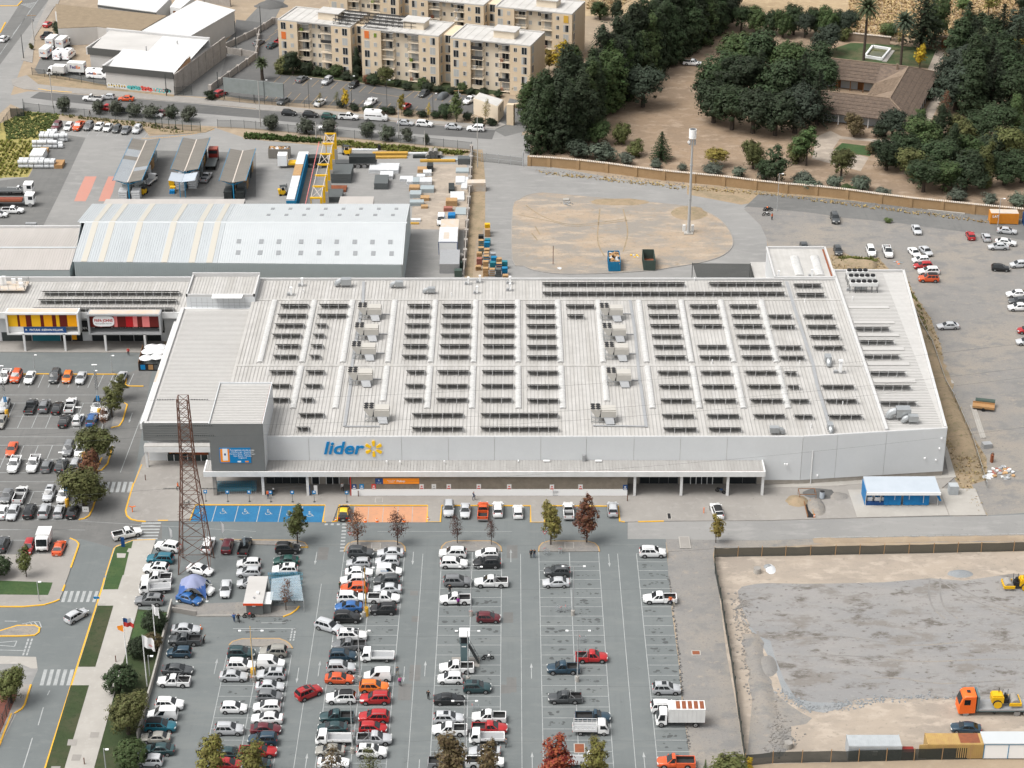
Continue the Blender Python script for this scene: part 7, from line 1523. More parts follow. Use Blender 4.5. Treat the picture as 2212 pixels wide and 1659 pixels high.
tufts('verge_plants','low green planting along the yard fence',T(1,0,[(-100,1158),(560,1205),(560,1240),(-100,1200)])+T(1,0,[]),420,.55,(.055,.085,.022),3)
tufts('verge_plants','low yellow-green planting along the right part of the yard fence',T(1,0,[(690,1215),(1830,1318),(1780,1345),(1000,1295),(690,1260)]),620,.5,(.14,.15,.035),4)
tufts('verge_plants','sparse low plants between the yard cars and the fence',T(0,0,[(530,990),(1340,1070),(1640,1135),(1500,1160),(1240,1100),(560,1012)]),300,.35,(.12,.12,.04),5)
tufts('meadow_grass','tall dry yellow grass in the meadow beyond the estate',T(3,0,[(700,20),(700,280),(1000,300),(1460,350),(1640,300),(2300,330),(2300,-150),(700,-150)]),9000,.6,(.42,.30,.16),6,None,.7,4)
tufts('meadow_grass','dry grass left of the meadow above the tree belt',T(2,0,[(650,-60),(650,80),(900,90),(1100,-60)])+T(2,0,[]),700,.6,(.38,.28,.16),7,None,.7,4)
tufts('bank_weeds','dry weeds on the bank along the store\'s right side',bank,1800,.3,(.30,.225,.12),8,None,.6,5)
tufts('bank_weeds','green weeds scattered on the bank by the gravel lot',T(3,1,[(600,565),(950,585),(900,620),(620,610)])+[]+T(3,1,[]),160,.5,(.11,.12,.03),9)
tufts('bank_weeds','green weeds halfway along the right-hand bank',T(3,1,[(1200,830),(1300,960),(1400,1300),(1330,1350),(1240,1000)]),320,.5,(.12,.12,.035),10)
tufts('verge_weeds','dry weeds at the foot of the ochre wall',T(2,0,[(200,1480),(700,1525),(1400,1600),(2212,1670)])+T(3,1,[(900,120),(1900,245),(1900,270),(900,150)])+T(2,1,[(2212,30)])+T(2,0,[(1400,1635),(700,1555),(300,1510)]),900,.35,(.33,.24,.11),11,None,.7,5)
# = street furniture, fences, machines, people
def ltext(body,size,parent,loc,rot,mat,width=None,bold=.0,shear=0):
 me=text_mesh('lettering',body,size,.006,mat,shear,bold)
 if width:
  xs=[v.co.x for v in me.vertices];k=width/(max(xs)-min(xs))
  for v in me.vertices:v.co.x*=k
 o=obj('lettering',me,parent);o.location=loc;o.rotation_euler=rot;return o
M('m64',(.42,.43,.43),.5,metal=.3);M('m63',(.05,.055,.055),.6);M('m86',(.145,.065,.042),.85,n=(1.2,.5),col2=(.09,.045,.032));M('m53',(.035,.04,.036),.95,alpha=.86);M('m51',(.03,.035,.03),.9,alpha=.30);M('m118',(.36,.22,.11),.9);M('m33',(.02,.04,.03),.7)
M('m121',(.72,.42,.01),.5,n=(1,.3),col2=(.62,.35,.01));M('m11',(.02,.20,.36),.5);M('m22',(.75,.16,.02),.6);M('m21',(.40,.385,.36),.9);M('m35',(.66,.66,.66),.7);M('m102',(.03,.09,.30),.7,n=(.5,.4),col2=(.05,.11,.30));M('m103',(.25,.27,.40),.7,n=(.5,.4),col2=(.20,.23,.36));M('m18',(.36,.38,.39),.4,metal=.4);M('m17',(.10,.26,.33),.5);M('cardboard',(.42,.26,.13),.9);M('skin',(.36,.20,.13),.6)
# = lattice pylon
px,py=-51.2,283.2
pyl=TH('power_pylon','tall rusty lattice power pylon rising in front of the sign tower','pylon',(px,py,0))
def wz(z):return 2.55-(2.55-1.05)*min(1,z/19)if z<19 else 1.05-(1.05-.8)*(z-19)/12
HZ=[0,3.6,6.9,9.9,12.6,15,17.2,19.2,21,22.8,24.5,26.2,27.9,29.5,31]
for sx,sy in((-1,-1),(1,-1),(1,1),(-1,1)):
 mb=MB()
 for a,b in zip(HZ,HZ[1:]):mb.e((sx*wz(a),sy*wz(a),a),(sx*wz(b),sy*wz(b),b),.14)
 mb.l('leg','m86',pyl)
for a,b in zip(HZ,HZ[1:]):
 mb=MB();A_=[V((sx*wz(a),sy*wz(a),a))for sx,sy in((-1,-1),(1,-1),(1,1),(-1,1))];B_=[V((sx*wz(b),sy*wz(b),b))for sx,sy in((-1,-1),(1,-1),(1,1),(-1,1))]
 for i in range(4):j=(i+1)%4;mb.e(A_[i],B_[j],.06);mb.e(A_[j],B_[i],.06);mb.e(B_[i],B_[j],.06)
 mb.l('bracing','m86',pyl)
for z,l,sides in((30.6,3.4,(-1,1)),(26.0,3.6,(-1,1)),(24.2,3.8,(-1,1)),(14.6,3.0,(-1,1))):
 for s in sides:
  mb=MB();x0=s*wz(z);mb.t((x0,0,z),(x0+s*l,0,z-.12*s*s),.03,n=5)
  for k in range(11):x=x0+s*(.5+k*(l-.6)/11);mb.t((x,0,z-.02),(x+s*.09,0,z-.02),.14,.10,7)
  mb.l('insulator','m63',pyl)
  w0=V((x0+s*l,0,z-.12));e_=V((s*170,26 if s>0 else-8,z+2));wm=MB();prev=w0
  for k in range(1,15):
   f=k/14;pt=w0.lerp(e_,f)+V((0,0,-6*4*f*(1-f)*.5));wm.t(prev,pt,.013,n=4,cap=False);prev=pt
  wm.l('wire','m63',pyl)
for k in range(2):
 z=9.5+k*.5;mb=MB()
 for a in range(16):mb.e((wz(z)*1.05*cos(a*pi/8),wz(z)*1.05*sin(a*pi/8),z),(wz(z)*1.3*cos((a+1)*pi/8),wz(z)*1.3*sin((a+1)*pi/8),z+.3),.04)
 mb.l('climb_guard','m86',pyl)
# = kiosk, trolley corral, tent
Yk=P(550,1329).y;zk=ZH(Yk,1300);kx0=P(531,1315,1.5).x;kx1=P(567,1315,1.5).x;yk1=P(555,1246,zk).y
M('m47',(.62,.07,.02),.5)
kio=TH('kiosk','dark kiosk with pale flat roof and red front edge in the car park','kiosk',(kx0,Yk,0))
MB().B(kx0,kx1,Yk,yk1,0,zk-.35).b('wall','m113',kio);MB().B(kx0-.35,kx1+.1,Yk-.5,yk1+.2,zk-.34,zk).b('roof','m77',kio);MB().B(kx0-.37,kx1+.12,Yk-.56,Yk-.501,zk-.36,zk+.02).b('fascia','m47',kio)
MB().B(kx1+.005,kx1+1.15,Yk+.4,Yk+3.4,0,zk-.6).b('annex','m113',kio);MB().B(kx1+.005,kx1+1.3,Yk+.2,Yk+3.6,zk-.598,zk-.5).b('annex_roof','m116',kio)
MB().B(kx0+1.0,kx0+1.5,Yk-.25,Yk-.003,1.75,2.15).b('air_conditioner','m115',kio);MB().B(kx0+1.4,kx0+1.8,Yk+2,Yk+2.6,zk+.002,zk+.3).b('roof_unit','m115',kio);MB().t((kx0+1.2,Yk+1,zk),(kx0+1.2,Yk+1,zk+.25),.15).b('vent_pipe','m96',kio)
def cart_proto(mat,handle):
 t=TH('shopping_trolley','','trolley',(0,0,0));b=MB()
 w0,w1,L,z0,z1=.22,.29,.85,.5,1.0
 P8=[V((-L/2,-w0,z0)),V((-L/2,w0,z0)),V((L/2,w1*.8,z0+.05)),V((L/2,-w1*.8,z0+.05)),V((-L/2,-w1,z1)),V((-L/2,w1,z1)),V((L/2,w1*.85,z1-.1)),V((L/2,-w1*.85,z1-.1))]
 for i in range(4):b.e(P8[i],P8[(i+1)%4],.025);b.e(P8[4+i],P8[4+(i+1)%4],.03);b.e(P8[i],P8[4+i],.025)
 for k in range(1,6):
  f=k/6
  for s in((0,3,4,7),(1,2,5,6)):b.e(P8[s[0]].lerp(P8[s[1]],f),P8[s[2]].lerp(P8[s[3]],f),.014)
  b.e(P8[0].lerp(P8[3],f),P8[1].lerp(P8[2],f),.014)
 for f in(.35,.7):
  Q=[P8[i].lerp(P8[4+i],f)for i in range(4)]
  for i in range(4):b.e(Q[i],Q[(i+1)%4],.014)
 b.l('basket',mat,t)
 c=MB()
 for s in(-1,1):c.e((-L/2,s*.24,z0),(-L/2+.05,s*.26,.14),.03);c.e((-L/2+.05,s*.26,.14),(L/2,s*.2,.14),.03)
 for x,y in((-.4,.26),(-.4,-.26),(.4,.2),(.4,-.2)):c.t((x,y-.02,.07),(x,y+.02,.07),.07,n=7)
 c.l('chassis','m18',t);MB().t((-L/2-.08,-.27,1.03),(-L/2-.08,.27,1.03),.025,n=6).l('handle',handle,t)
 return t
cp1=cart_proto('m18','m66');cp2=cart_proto('m17','m90');_c1=[False];_c2=[False]
def cart(p,rz,label,group,teal=False,z=0.0):
 fl=_c2 if teal else _c1;o=(cp2 if teal else cp1)
 if fl[0]:o=copy_tree(o)
 fl[0]=True;o.location=(p.x,p.y,z);o.rotation_euler=(0,0,rz);tag(o,label,'trolley',group);return o
for c,r,u,v,rz,lb in((2,2,300,1475,-.7,'tilted grey trolley at the left of the third kerbed island'),(2,2,418,1455,1.4,'grey trolley just below the third kerbed island'),(2,3,400,305,2.5,'left of two grey trolleys together in an empty bay'),(2,3,490,302,.1,'right of two grey trolleys together in an empty bay'),(2,3,613,565,.2,'lone grey trolley in an empty bay above a red pickup'),(1,3,1855,335,1.6,'grey trolley on the centre line above the guard tower'),(1,3,885,860,.1,'grey trolley at a lamp base right of an orange sedan'),(1,3,880,925,.2,'second grey trolley right of an orange sedan'),(1,3,1898,1160,.1,'grey trolley behind the silver SUV near a white pickup'),(1,3,980,55,.3,'grey trolley between two SUVs near the store end'),(2,2,375,965,.1,'trolley against the white base of the store wall'),(1,2,1195,960,0,'small trolley against the left part of the white store base'),(1,3,840,1370,1.5,'trolley on the centre line by a white flatbed'),(2,2,548,1095,1.5,'grey trolley beside a white pickup on the plaza kerb'),(0,3,2180,905,1.5,'grey trolley by a yellow lamp base near a silver sedan')):
 cart(G(c,r,u,v),rz,lb,'loose trolleys',z=KB if(r==2 and v<1000)else 0)
n_=0
for k in range(6):
 a=G(1,3,135+k*8,25+k*38);b=G(1,3,400-k*2,18+k*40)
 m_=int((b.x-a.x)/.36)
 for j in range(m_):p=a.lerp(b,j/m_);cart(p,0,'blue-grey trolley, %s from left in %s nested row of the kiosk corral'%(nth(j),nth(k)),'nested corral trolleys',True)
for k in range(3):
 a=G(0,2,1870+k*2,945-k*28,KB);b=G(1,2,0,940-k*28,KB)
 m_=int((b.x-a.x)/.36)
 for j in range(m_):p=a.lerp(b,j/m_);cart(p,pi,'teal trolley, %s from left in %s nested row under the sign tower'%(nth(j),nth(k)),'nested plaza trolleys',True,KB)
cr=TH('trolley_corral','sloping wire roofed trolley corral beside the dark kiosk','corral',(G(1,3,120,230).x,G(1,3,120,230).y,0))
M('m26',(.50,.58,.62),.5,alpha=.34,n=(1,.5),col2=(.38,.47,.53));c4=[P(*q(1,3,u,v),z)for u,v,z in((135,25,2.2),(375,-10,2.2),(412,215,2.0),(120,210,2.0))]
for k in range(9):
 a0=c4[0].lerp(c4[3],k/9);b0=c4[1].lerp(c4[2],k/9);a1=c4[0].lerp(c4[3],(k+.96)/9);b1=c4[1].lerp(c4[2],(k+.96)/9);MB().loft([[a0,b0,b1,a1],[p+V((0,0,.04))for p in(a0,b0,b1,a1)]]).b('roof_sheet','m26',cr)
for p in c4:MB().t((p.x,p.y,0),(p.x,p.y,p.z),.05,n=6).b('post','m64',cr)
t0=P(382.5,1301);t1=P(447.5,1297);tb=P(386,1266);ex_=(t1-t0);ey_=Vector((0,tb.y-t0.y,0));cen=t0+ex_*.5+ey_*.5
tent=TH('canopy_tent','blue star-shaped canopy tent over cars beside the pylon','tent',(cen.x,cen.y,0));hx,hy=ex_.length/2,ey_.length/2;N_=16;vv=[];mb=MB()
for i in range(N_+1):
 for j in range(N_+1):
  u_=i/N_*2-1;v_=j/N_*2-1;m=max(abs(u_),abs(v_));mn=min(abs(u_),abs(v_));edge_arch=2.25*(1-(mn/m if m>0 else 0)**2.6)*1.0;ctr=3.3
  z=ctr*(1-m**1.5)+edge_arch*m**1.5;z=max(z,.25 if m>.97 else.4);pin=1-.16*m*(1-(mn/m if m>0 else 0)**2)
  mb.v.append((u_*hx*pin,v_*hy*pin,z))
for i in range(N_):
 for j in range(N_):a=i*(N_+1)+j;mb.f.append((a,a+N_+1,a+N_+2,a+1));mb.m.append(1 if(mb.v[a][2]+mb.v[a+N_+2][2])/2>2.1 else 0)
mb.l('canopy',['m102','m103'],tent,smooth=60)
for sx in(-1,1):
 for sy in(-1,1):MB().t((sx*hx,sy*hy,0),(sx*hx*.97,sy*hy*.97,.9),.05,n=6).t((sx*hx,sy*hy,0),(sx*hx*1.0,sy*hy,.06),.25,.25,8).l('leg','m116',tent)
# = guard tower
p=G(1,3,1805,770);gt=TH('guard_tower','narrow blue-grey guard tower with white roof and steel stair','tower',(p.x,p.y,0));M('m105',(.10,.15,.16),.6)
h_=ZH(p.y,q(1,3,0,500)[1])-.2
MB().B(-2.0,2.2,-.6,1.9,0,.14).l('base','concrete',gt);MB().B(-.62,.55,-.1,1.1,.14,h_-1.5).l('shaft','m105',gt)
mb=MB()
for x,y in((-.68,-.15),(.6,-.15),(.6,1.15),(-.68,1.15)):mb.B(x-.06,x+.06,y-.06,y+.06,h_-1.5,h_-.2)
mb.l('cab_frame','m105',gt);MB().B(-.6,.52,-.1,1.08,h_-1.45,h_-.25).l('glass','m36',gt);MB().B(-.8,.75,-.3,1.9,h_-.2,h_).l('roof','m115',gt)
MB().B(-.45,.2,-.13,-.101,h_-2.1,h_-1.95).l('name_plate','m115',gt)
stp=MB()
for k in range(11):f=k/10;stp.B(.62+f*1.4-.12,.62+f*1.4+.12,.1,.8,3.2-f*3.0,3.24-f*3.0)
stp.l('stair_treads','m63',gt)
for y in(.08,.82):MB().e((.6,y,3.3),(2.05,y,.2),.06,.16).e((.6,y,4.2),(2.05,y,1.1),.05).e((.6,y,4.2),(.6,y,3.2),.05).e((2.05,y,1.1),(2.05,y,.1),.05).l('stair_rail','m63',gt)
# = lamps
def twin_lamp(u,v,c,r,zh,label):
 hd=P(*q(c,r,u,v),zh);t=TH('lamp_post',label,'lamp post',(hd.x,hd.y,0),0,'twin-headed car park lamps')
 MB().t((0,0,0),(0,0,zh),.10,.06,8).l('pole','m64',t);MB().e((-1.6,0,zh),(1.6,0,zh),.06).l('arm','m64',t);MB().t((0,0,0),(0,0,.9),.32,.3,10).l('base','m20',t)
 for s in(-1,1):MB().B(s*1.65-.2,s*1.65+.2,-.14,.14,zh-.06,zh+.06).B(s*1.65-.14,s*1.65+.14,-.1,.1,zh+.062,zh+.07).l('lamp_head','m115',t)
ZL_=9.0
for c,r,u,v,lb in((1,2,1855,1580,'twin lamp over the third bay block near the store'),(1,2,920,1587,'twin lamp over the second bay block near the store'),(2,2,533,1575,'twin lamp over the fourth bay block near the store'),(1,3,1828,475,'twin lamp above the guard tower'),(1,3,880,473,'twin lamp over the middle of the second bay block'),(2,3,572,473,'twin lamp over the middle of the fourth bay block'),(1,3,-45,473,'twin lamp at the head of the first bay block'),(1,3,1803,1080,'twin lamp over a black sedan below the guard tower'),(1,3,815,1078,'twin lamp low in the second bay block')):
 twin_lamp(u,v,c,r,ZL_,lb)
def mast(c,r,u,v,label):
 p=G(c,r,u,v);t=TH('light_mast',label,'light mast',(p.x,p.y,0),0,'masts of the side car park')
 MB().t((0,0,0),(0,0,1.5),.36,.34,10).l('base','m62',t);MB().t((0,0,1.5),(0,0,10.5),.09,.05,7).l('pole','m64',t)
 lt=MB()
 for k in range(7):z=5.4+k*.55;lt.e((-.25,0,z),(.25,0,z+.5),.06);lt.e((.25,0,z),(-.25,0,z+.5),.06)
 lt.l('lattice','m63',t);MB().B(-.28,.28,-.05,.05,3.1,4.2).l('sign','m90',t);MB().B(-.5,.5,-.12,.12,10.5,10.62).l('lamp_head','m115',t)
for c,r,u,v,lb in((0,2,62,285,'yellow-based mast at the left edge of the side car park'),(0,2,860,275,'yellow-based mast beside the upper trees of the side car park'),(0,2,726,655,'yellow-based mast between the silver cars and the middle tree'),(0,2,583,1058,'yellow-based mast next to the lowest tree of the side car park')):mast(c,r,u,v,lb)
for c,r,u,v,lb in((1,3,952,342,'yellow lamp foot in the second bay block'),(0,3,2190,870,'yellow lamp foot beside a silver sedan in the first block')):
 p=G(c,r,u,v);o=MB().t((0,0,0),(0,0,1.5),.4,.38,12).t((0,0,1.5),(0,0,1.62),.2,.1,8).t((0,0,1.6),(0,0,9),.08,.05,6).b('car_park_lamp','m62');o.location=p;tag(o,lb,'lamp base')
def post_lamp(c,r,u,v,vt,label,mat='m64',arm=0,w=.09,cat='lamp post'):
 p=G(c,r,u,v);h=ZH(p.y,q(c,r,0,vt)[1]);t=TH('lamp_post' if cat=='lamp post' else 'utility_pole',label,cat,(p.x,p.y,0))
 MB().t((0,0,0),(0,0,h),w,w*.6,8).l('pole',mat,t)
 if arm:MB().e((0,0,h-.1),(arm,-.3,h+.1),.07).l('arm',mat,t);MB().B(arm-.1,arm+.35,-.45,-.15,h,h+.12).l('lamp_head','m115',t)
 return t,h
for a in((0,3,1295,870,685,'green-grey lamp post in the bed beside a flagpole','m64',.5),(0,3,925,1760,1490,'lamp post at the bottom of the planting bed','m64',.4),(0,3,340,220,45,'slim lamp post on the paved corner at left','m64',.4),(0,1,302,1545,1405,'slim lamp post above the front rank of cars at left','m64',.4),(0,1,970,1560,1410,'slim lamp post near the terrace umbrellas','m64',.4),(0,2,545,760,640,'slim post beside a dark sedan in the side car park','m64',.3),(0,1,825,1659,1540,'slim post right of a silver sedan in the front rank','m64',.3),(3,1,78,160,-160,'slim street lamp at the ochre wall','m64',.6),(3,1,1985,290,55,'street lamp beside the orange container','m64',.6)):post_lamp(*a)
for k,(u,v,vt)in enumerate(((75,900,690),(460,935,680),(828,915,655),(1133,945,690),(1530,985,805))):post_lamp(1,0,u,v,vt,'dark slim lamp post in apartment car park, %s from left'%nth(k),'m63',.7,.07)
for a in((1,0,40,1098,700,'concrete street pole left of the yard gate'),(1,0,1235,1205,885,'concrete street pole in the middle of the back street'),(1,0,1915,1445,1010,'tall grey pole at the corner of the yard'),(0,0,460,935,640,'concrete street pole near the yard field'),(0,0,295,350,125,'utility pole with transformer beside the avenue'),(0,0,205,505,300,'dark utility pole on the verge of the avenue'),(1,0,1752,960,775,'utility pole with cross-arm by the gatehouse'),(0,0,1440,830,635,'thin dark pole at the depot front wall'),(0,0,2040,410,180,'dark pole beside the depot lane'),(0,0,1885,760,620,'dark pole at the red car behind the billboard'),(1,0,45,285,50,'dark lamp pole at the back of the apartment parking'),(1,0,520,1205,1055,'thin steel post behind the yard fence'),(1,0,1458,1260,1130,'thin steel post near the small street olive')):
 t,h=post_lamp(*a,mat='m63' if('dark' in a[5])else 'm21',w=.14,cat='utility pole')
 if 'cross-arm' in a[5]or 'transformer' in a[5]:MB().e((-1.2,0,h-.3),(1.2,0,h-.3),.12).l('cross_arm','m118',t);MB().t((.35,0,h-2),(.35,0,h-1.1),.25,n=8).l('transformer','m96',t)
p=G(2,1,1525,360);h=ZH(p.y,q(2,0,0,1120)[1]);t=TH('cell_tower','tall grey telecom monopole with white drum on the traffic island','cell tower',(p.x,p.y,.1))
MB().t((0,0,0),(0,0,h-2.3),.36,.2,12).l('pole','m64',t);MB().t((0,0,h-2.0),(0,0,h),.8,.8,18).l('drum','m115',t);MB().t((0,0,h+.002),(0,0,h+.02),.7,.7,16).l('drum_opening','m95',t)
for s in(-1,1):MB().B(s*.55-.2,s*.55+.2,-.2,.2,h-3.6,h-2.4).l('radio_unit','m96',t)
MB().t((-.8,-.1,h-2.9),(-.8,-.3,h-2.9),.3,n=10).l('dish','m115',t);MB().B(-1.0,1.0,-.8,.9,0,.25).l('footing','m20',t)
for s in(-1,1):MB().B(s*.95-.3,s*.95+.3,.9,1.4,0,1.5).l('cabinet','m116',t)
for z in(8,16):MB().t((0,0,z),(0,0,z+.2),.38,.36,12).l('flange','m96',t)
# = signs on the plaza
for k,(c,u,v)in enumerate(((0,1780,1012),(0,1970,1015),(0,2157,1015),(1,130,1018),(1,317,1018),(1,505,1018),(1,787,1020))):
 p=G(c,2,u,v,KB);t=TH('disabled_bay_sign','small blue bay sign on black post, %s from left along the plaza'%nth(k),'sign',(p.x,p.y,KB),0,'blue bay signs')
 MB().t((0,0,0),(0,0,1.7),.04,n=6).t((0,0,0),(0,0,.05),.22,.2,10).l('post','m63',t);MB().B(-.3,.3,-.05,-.01,1.55,2.2).l('plate','m90',t);MB().t((0,-.055,1.95),(0,-.05,1.95),.17,n=10).l('symbol','m115',t)
for c,r,u,v,lb in((1,2,814,1390,'red-white yield sign left of the second kerbed island'),(2,2,282,1382,'red-white yield sign at the third kerbed island')):
 p=G(c,r,u,v);t=TH('yield_sign',lb,'sign',(p.x,p.y,0));MB().t((0,0,0),(0,0,2.2),.04,n=6).l('post','m64',t);MB().loft([[(-.4,-.03,2.5),(.4,-.03,2.5),(0,-.03,1.85)],[(-.4,-.06,2.5),(.4,-.06,2.5),(0,-.06,1.85)]]).l('plate','m66',t);MB().face([(-.24,-.065,2.42),(0,-.065,2.02),(.24,-.065,2.42)]).l('plate_face','m115',t)
for c,r,u,v,lb,mt in((1,2,455,960,'navy advertising totem at the left entrance column','navy'),(1,2,518,958,'white and red advertising stand at the left entrance','m67'),(0,2,1065,1410,'blue flag sign at the zebra crossing corner','navy')):
 p=G(c,r,u,v,KB);o=MB().B(-.3,.3,-.05,.05,.1,1.9).B(-.2,.2,-.06,-.051,.4,1.0).b('advert_stand',mt);o.location=p;tag(o,lb,'sign')
p=G(0,3,842,265);t=TH('street_sign','blue street-name sign by the upper crossing','sign',(p.x,p.y,.12));MB().t((0,0,0),(0,0,1.6),.04,n=6).l('post','m64',t);MB().B(-.45,.45,-.03,.03,1.35,1.75).l('plate','m90',t)
p=G(0,2,742,1110);t=TH('notice_board','white low notice sign under the lowest tree of the side car park','sign',(p.x,p.y,.12));MB().B(-.55,.55,-.04,.04,0,1.0).l('board','m115',t);ltext('<<',.5,t,(0,-.05,.5),(pi/2,0,0),'m63')
for c,r,u,v,lb in((0,3,1002,740,'upper red bollard on the wide footpath'),(0,3,730,1625,'lower red bollard on the wide footpath'),(1,2,885,970,'red hydrant at the store wall left end'),(2,2,997,1010,'brown bollard at the right end of the store wall'),(0,2,1258,830,'dark red bollard at the plaza corner'),(2,2,1657,1115,'orange bollard on the right plaza')):
 p=G(c,r,u,v,KB);o=MB().t((0,0,0),(0,0,1.0),.08,.07,8).t((0,0,1.0),(0,0,1.1),.1,.05,8).b('bollard','m22' if 'orange' in lb else 'm86');o.location=p;tag(o,lb,'bollard')
for c,r,u,v,lb in((1,2,690,1185,'traffic cone left of the taxi'),(1,2,803,1185,'traffic cone right of the taxi'),(1,2,945,1190,'second traffic cone on the orange bays'),(1,2,1045,1190,'third traffic cone on the orange bays'),(1,2,1280,1188,'fourth traffic cone on the orange bays'),(1,2,1487,1178,'traffic cone on the pavement right of the orange bays'),(0,3,1735,455,'traffic cone by the silver sedan at the retaining wall'),(3,2,400,1155,'orange cone beside the trench')):
 p=G(c,r,u,v);o=MB().t((0,0,.04),(0,0,.75),.19,.04,10,0).t((0,0,.3),(0,0,.45),.155,.125,10,1).B(-.25,.25,-.25,.25,0,.04,0).b('traffic_cone',['m22','m115']);o.location=p;tag(o,lb,'cone','traffic cones')
def flag(c,r,u,v,vt,label,cols,wd,ht,rz):
 p=G(c,r,u,v);h=ZH(p.y,q(c,r,0,vt)[1]);t=TH('flagpole',label,'flagpole',(p.x,p.y,.12));MB().t((0,0,0),(0,0,h),.09,.05,8).l('pole','m115',t)
 n=10;mb=MB();g=[]
 for i in range(n+1):
  for j in range(5):x=i/n*wd;z=h-.1-j/4*ht-.35*(i/n)**1.2*wd*.6;y=.18*sin(i*1.1+j*.3)*(.3+i/n);g.append((x*cos(rz)-y*sin(rz)+.05,x*sin(rz)+y*cos(rz),z))
 mb.v=g
 for i in range(n):
  for j in range(4):a=i*5+j;mb.f.append((a,a+5,a+6,a+1));mb.m.append((0 if len(cols)==1 else(0 if j<2 and i<4 else(1 if j<2 else 2))if len(cols)==3 else 0))
 mb.l('flag',cols,t,smooth=60);return t
flag(0,3,1103,790,365,'flagpole with a blue white red flag and an orange pennant',['navy','m35','m66'],1.5,1.5,.2)
t=bpy.data.objects['flagpole'];h0=ZH(G(0,3,1103,790).y,q(0,3,0,365)[1]);mb=MB().loft([[(-.05,0,h0-1.3),(-.05,0,h0-2.6),(-.05,.03,h0-1.9)],[(-1.0,.1,h0-1.6),(-.9,.1,h0-2.2),(-.95,.12,h0-1.9)]]);mb.l('pennant','m91',t)
ft=flag(0,3,1272,960,515,'flagpole with a white flag bearing red script and emblem',['m35'],1.9,2.0,-.3);flag(0,3,1352,640,250,'flagpole with a plain white flag behind the round bush',['m35'],1.4,1.6,-.6)
h0=ZH(G(0,3,1272,960).y,q(0,3,0,515)[1]);ltext('Plaza',.5,ft,(1.0,-.32,h0-1.55),(pi/2,.3,-.3),'m66');
for c,r,u,v,lb in((0,2,2110,1450,'leaning pale blue feather flag beside the black pickup'),(0,2,1925,1330,'slim white feather flag behind the maroon SUV'),(0,2,1478,1380,'pale feather flag behind a white car under the pylon')):
 p=G(c,r,u,v);t=TH('feather_flag',lb,'flag',(p.x,p.y,0));MB().t((0,0,0),(-.15,0,3.2),.03,n=5).l('pole','m64',t);MB().loft([[(-.02,0,.9),(.28,.02,1.4),(.3,.02,2.6),(-.15,0,3.2)],[(-.02,.02,.9),(.28,.04,1.4),(.3,.04,2.6),(-.15,.02,3.2)]]).l('flag','m35' if 'white' in lb else 'm26',t)
# = terrace umbrellas
te=TH('terrace_fence','black terrace screen with menu boards in front of the pizza shop','fence',(P(*q(0,1,1200,1540)).x,P(*q(0,1,1200,1540)).y,0))
a=G(0,1,1200,1545);b=G(0,1,1365,1545);c_=G(0,1,1240,1390);MB().B(a.x,b.x,a.y-.05,a.y+.05,0,1.5).b('panel','black',te);pb(MB(),[(a.x,a.y+.06),(c_.x,c_.y)],.08,0,1.8).b('panel','timber',te)
for k,(x,mt)in enumerate(((.4,'m90'),(1.9,'m104'),(3.0,'m95'))):MB().B(a.x+x,a.x+x+.9,a.y-.08,a.y-.052,.3,1.3).b('menu_board',mt,te)
for k,(u,v)in enumerate(((1305,1330),(1278,1370),(1260,1425),(1370,1368),(1352,1415),(1380,1330))):
 tp=P(*q(0,1,u,v),2.4);t=TH('parasol','white terrace parasol, %s counted outwards from the shop'%nth(k),'parasol',(tp.x,tp.y,0),0,'terrace parasols')
 MB().t((0,0,0),(0,0,2.5),.04,n=6).l('pole','m64',t);mb=MB();ap=(0,0,2.75)
 for i in range(8):a0=2*pi*i/8;a1=2*pi*(i+1)/8;mb.face([ap,(1.35*cos(a0),1.35*sin(a0),2.2),(1.35*cos(a1),1.35*sin(a1),2.2)])
 mb.l('canopy','m35',t)
# = fences
def net_fence(pts,h,label,mat,post_mat,step,wp=.1,name='net_fence',rails=0,sag=.06,zb=0.0):
 W=[P(*d)for d in pts];t=TH(name,label,'fence',(W[0].x,W[0].y,zb));tot=[]
 for a,b in zip(W,W[1:]):
  n=max(1,round((b-a).length/step));tot+=[a.lerp(b,k/n)for k in range(n)]
 tot.append(W[-1])
 for i,p in enumerate(tot):lean=tu(-.05,.05)*(1 if sag>.03 else 0);MB().e((p.x,p.y,zb),(p.x+lean,p.y+lean,zb+h+.25),wp).b('post',post_mat,t)
 for p0,p1 in zip(tot,tot[1:]):
  s0=tu(0,sag);m=p0.lerp(p1,.5)+V((tu(-sag,sag),tu(-sag,sag),0));ring_=lambda z,dz:[V((p0.x,p0.y,z)),V((m.x,m.y,z-dz)),V((p1.x,p1.y,z))]
  lo_,hi_=ring_(zb+.03,0),ring_(zb+h,s0*1.5);mb=MB()
  for k in range(2):mb.face([lo_[k],lo_[k+1],hi_[k+1],hi_[k]])
  mb.b('net_panel' if rails==0 else 'mesh_panel',mat,t)
  for r_ in range(rails):z=zb+h*(r_+1)/rails-.03;MB().e((p0.x,p0.y,z),(p1.x,p1.y,z),.05).b('rail',post_mat,t)
 return t
net_fence(T(2,2,[(1750,1495),(1950,1493)])+T(3,2,[(150,1487),(580,1478),(1000,1470),(1430,1462),(1840,1452),(2400,1440)]),1.75,'dark net fence with wooden posts along the back of the building site','m53','m118',5.0)
net_fence(T(2,2,[(1748,1500),(1755,1640)])+T(2,3,[(1800,190),(1850,500),(1890,720),(1925,960),(1960,1230),(2010,1590)]),1.7,'dark net fence between the car park verge and the building site','m53','m33',3.2)
net_fence(T(2,3,[(2012,1645)])+T(3,3,[(40,1620),(540,1610),(1020,1600),(1500,1588),(1990,1580),(2400,1572)]),2.0,'dark net fence along the bottom of the building site','m53','m118',5.2)
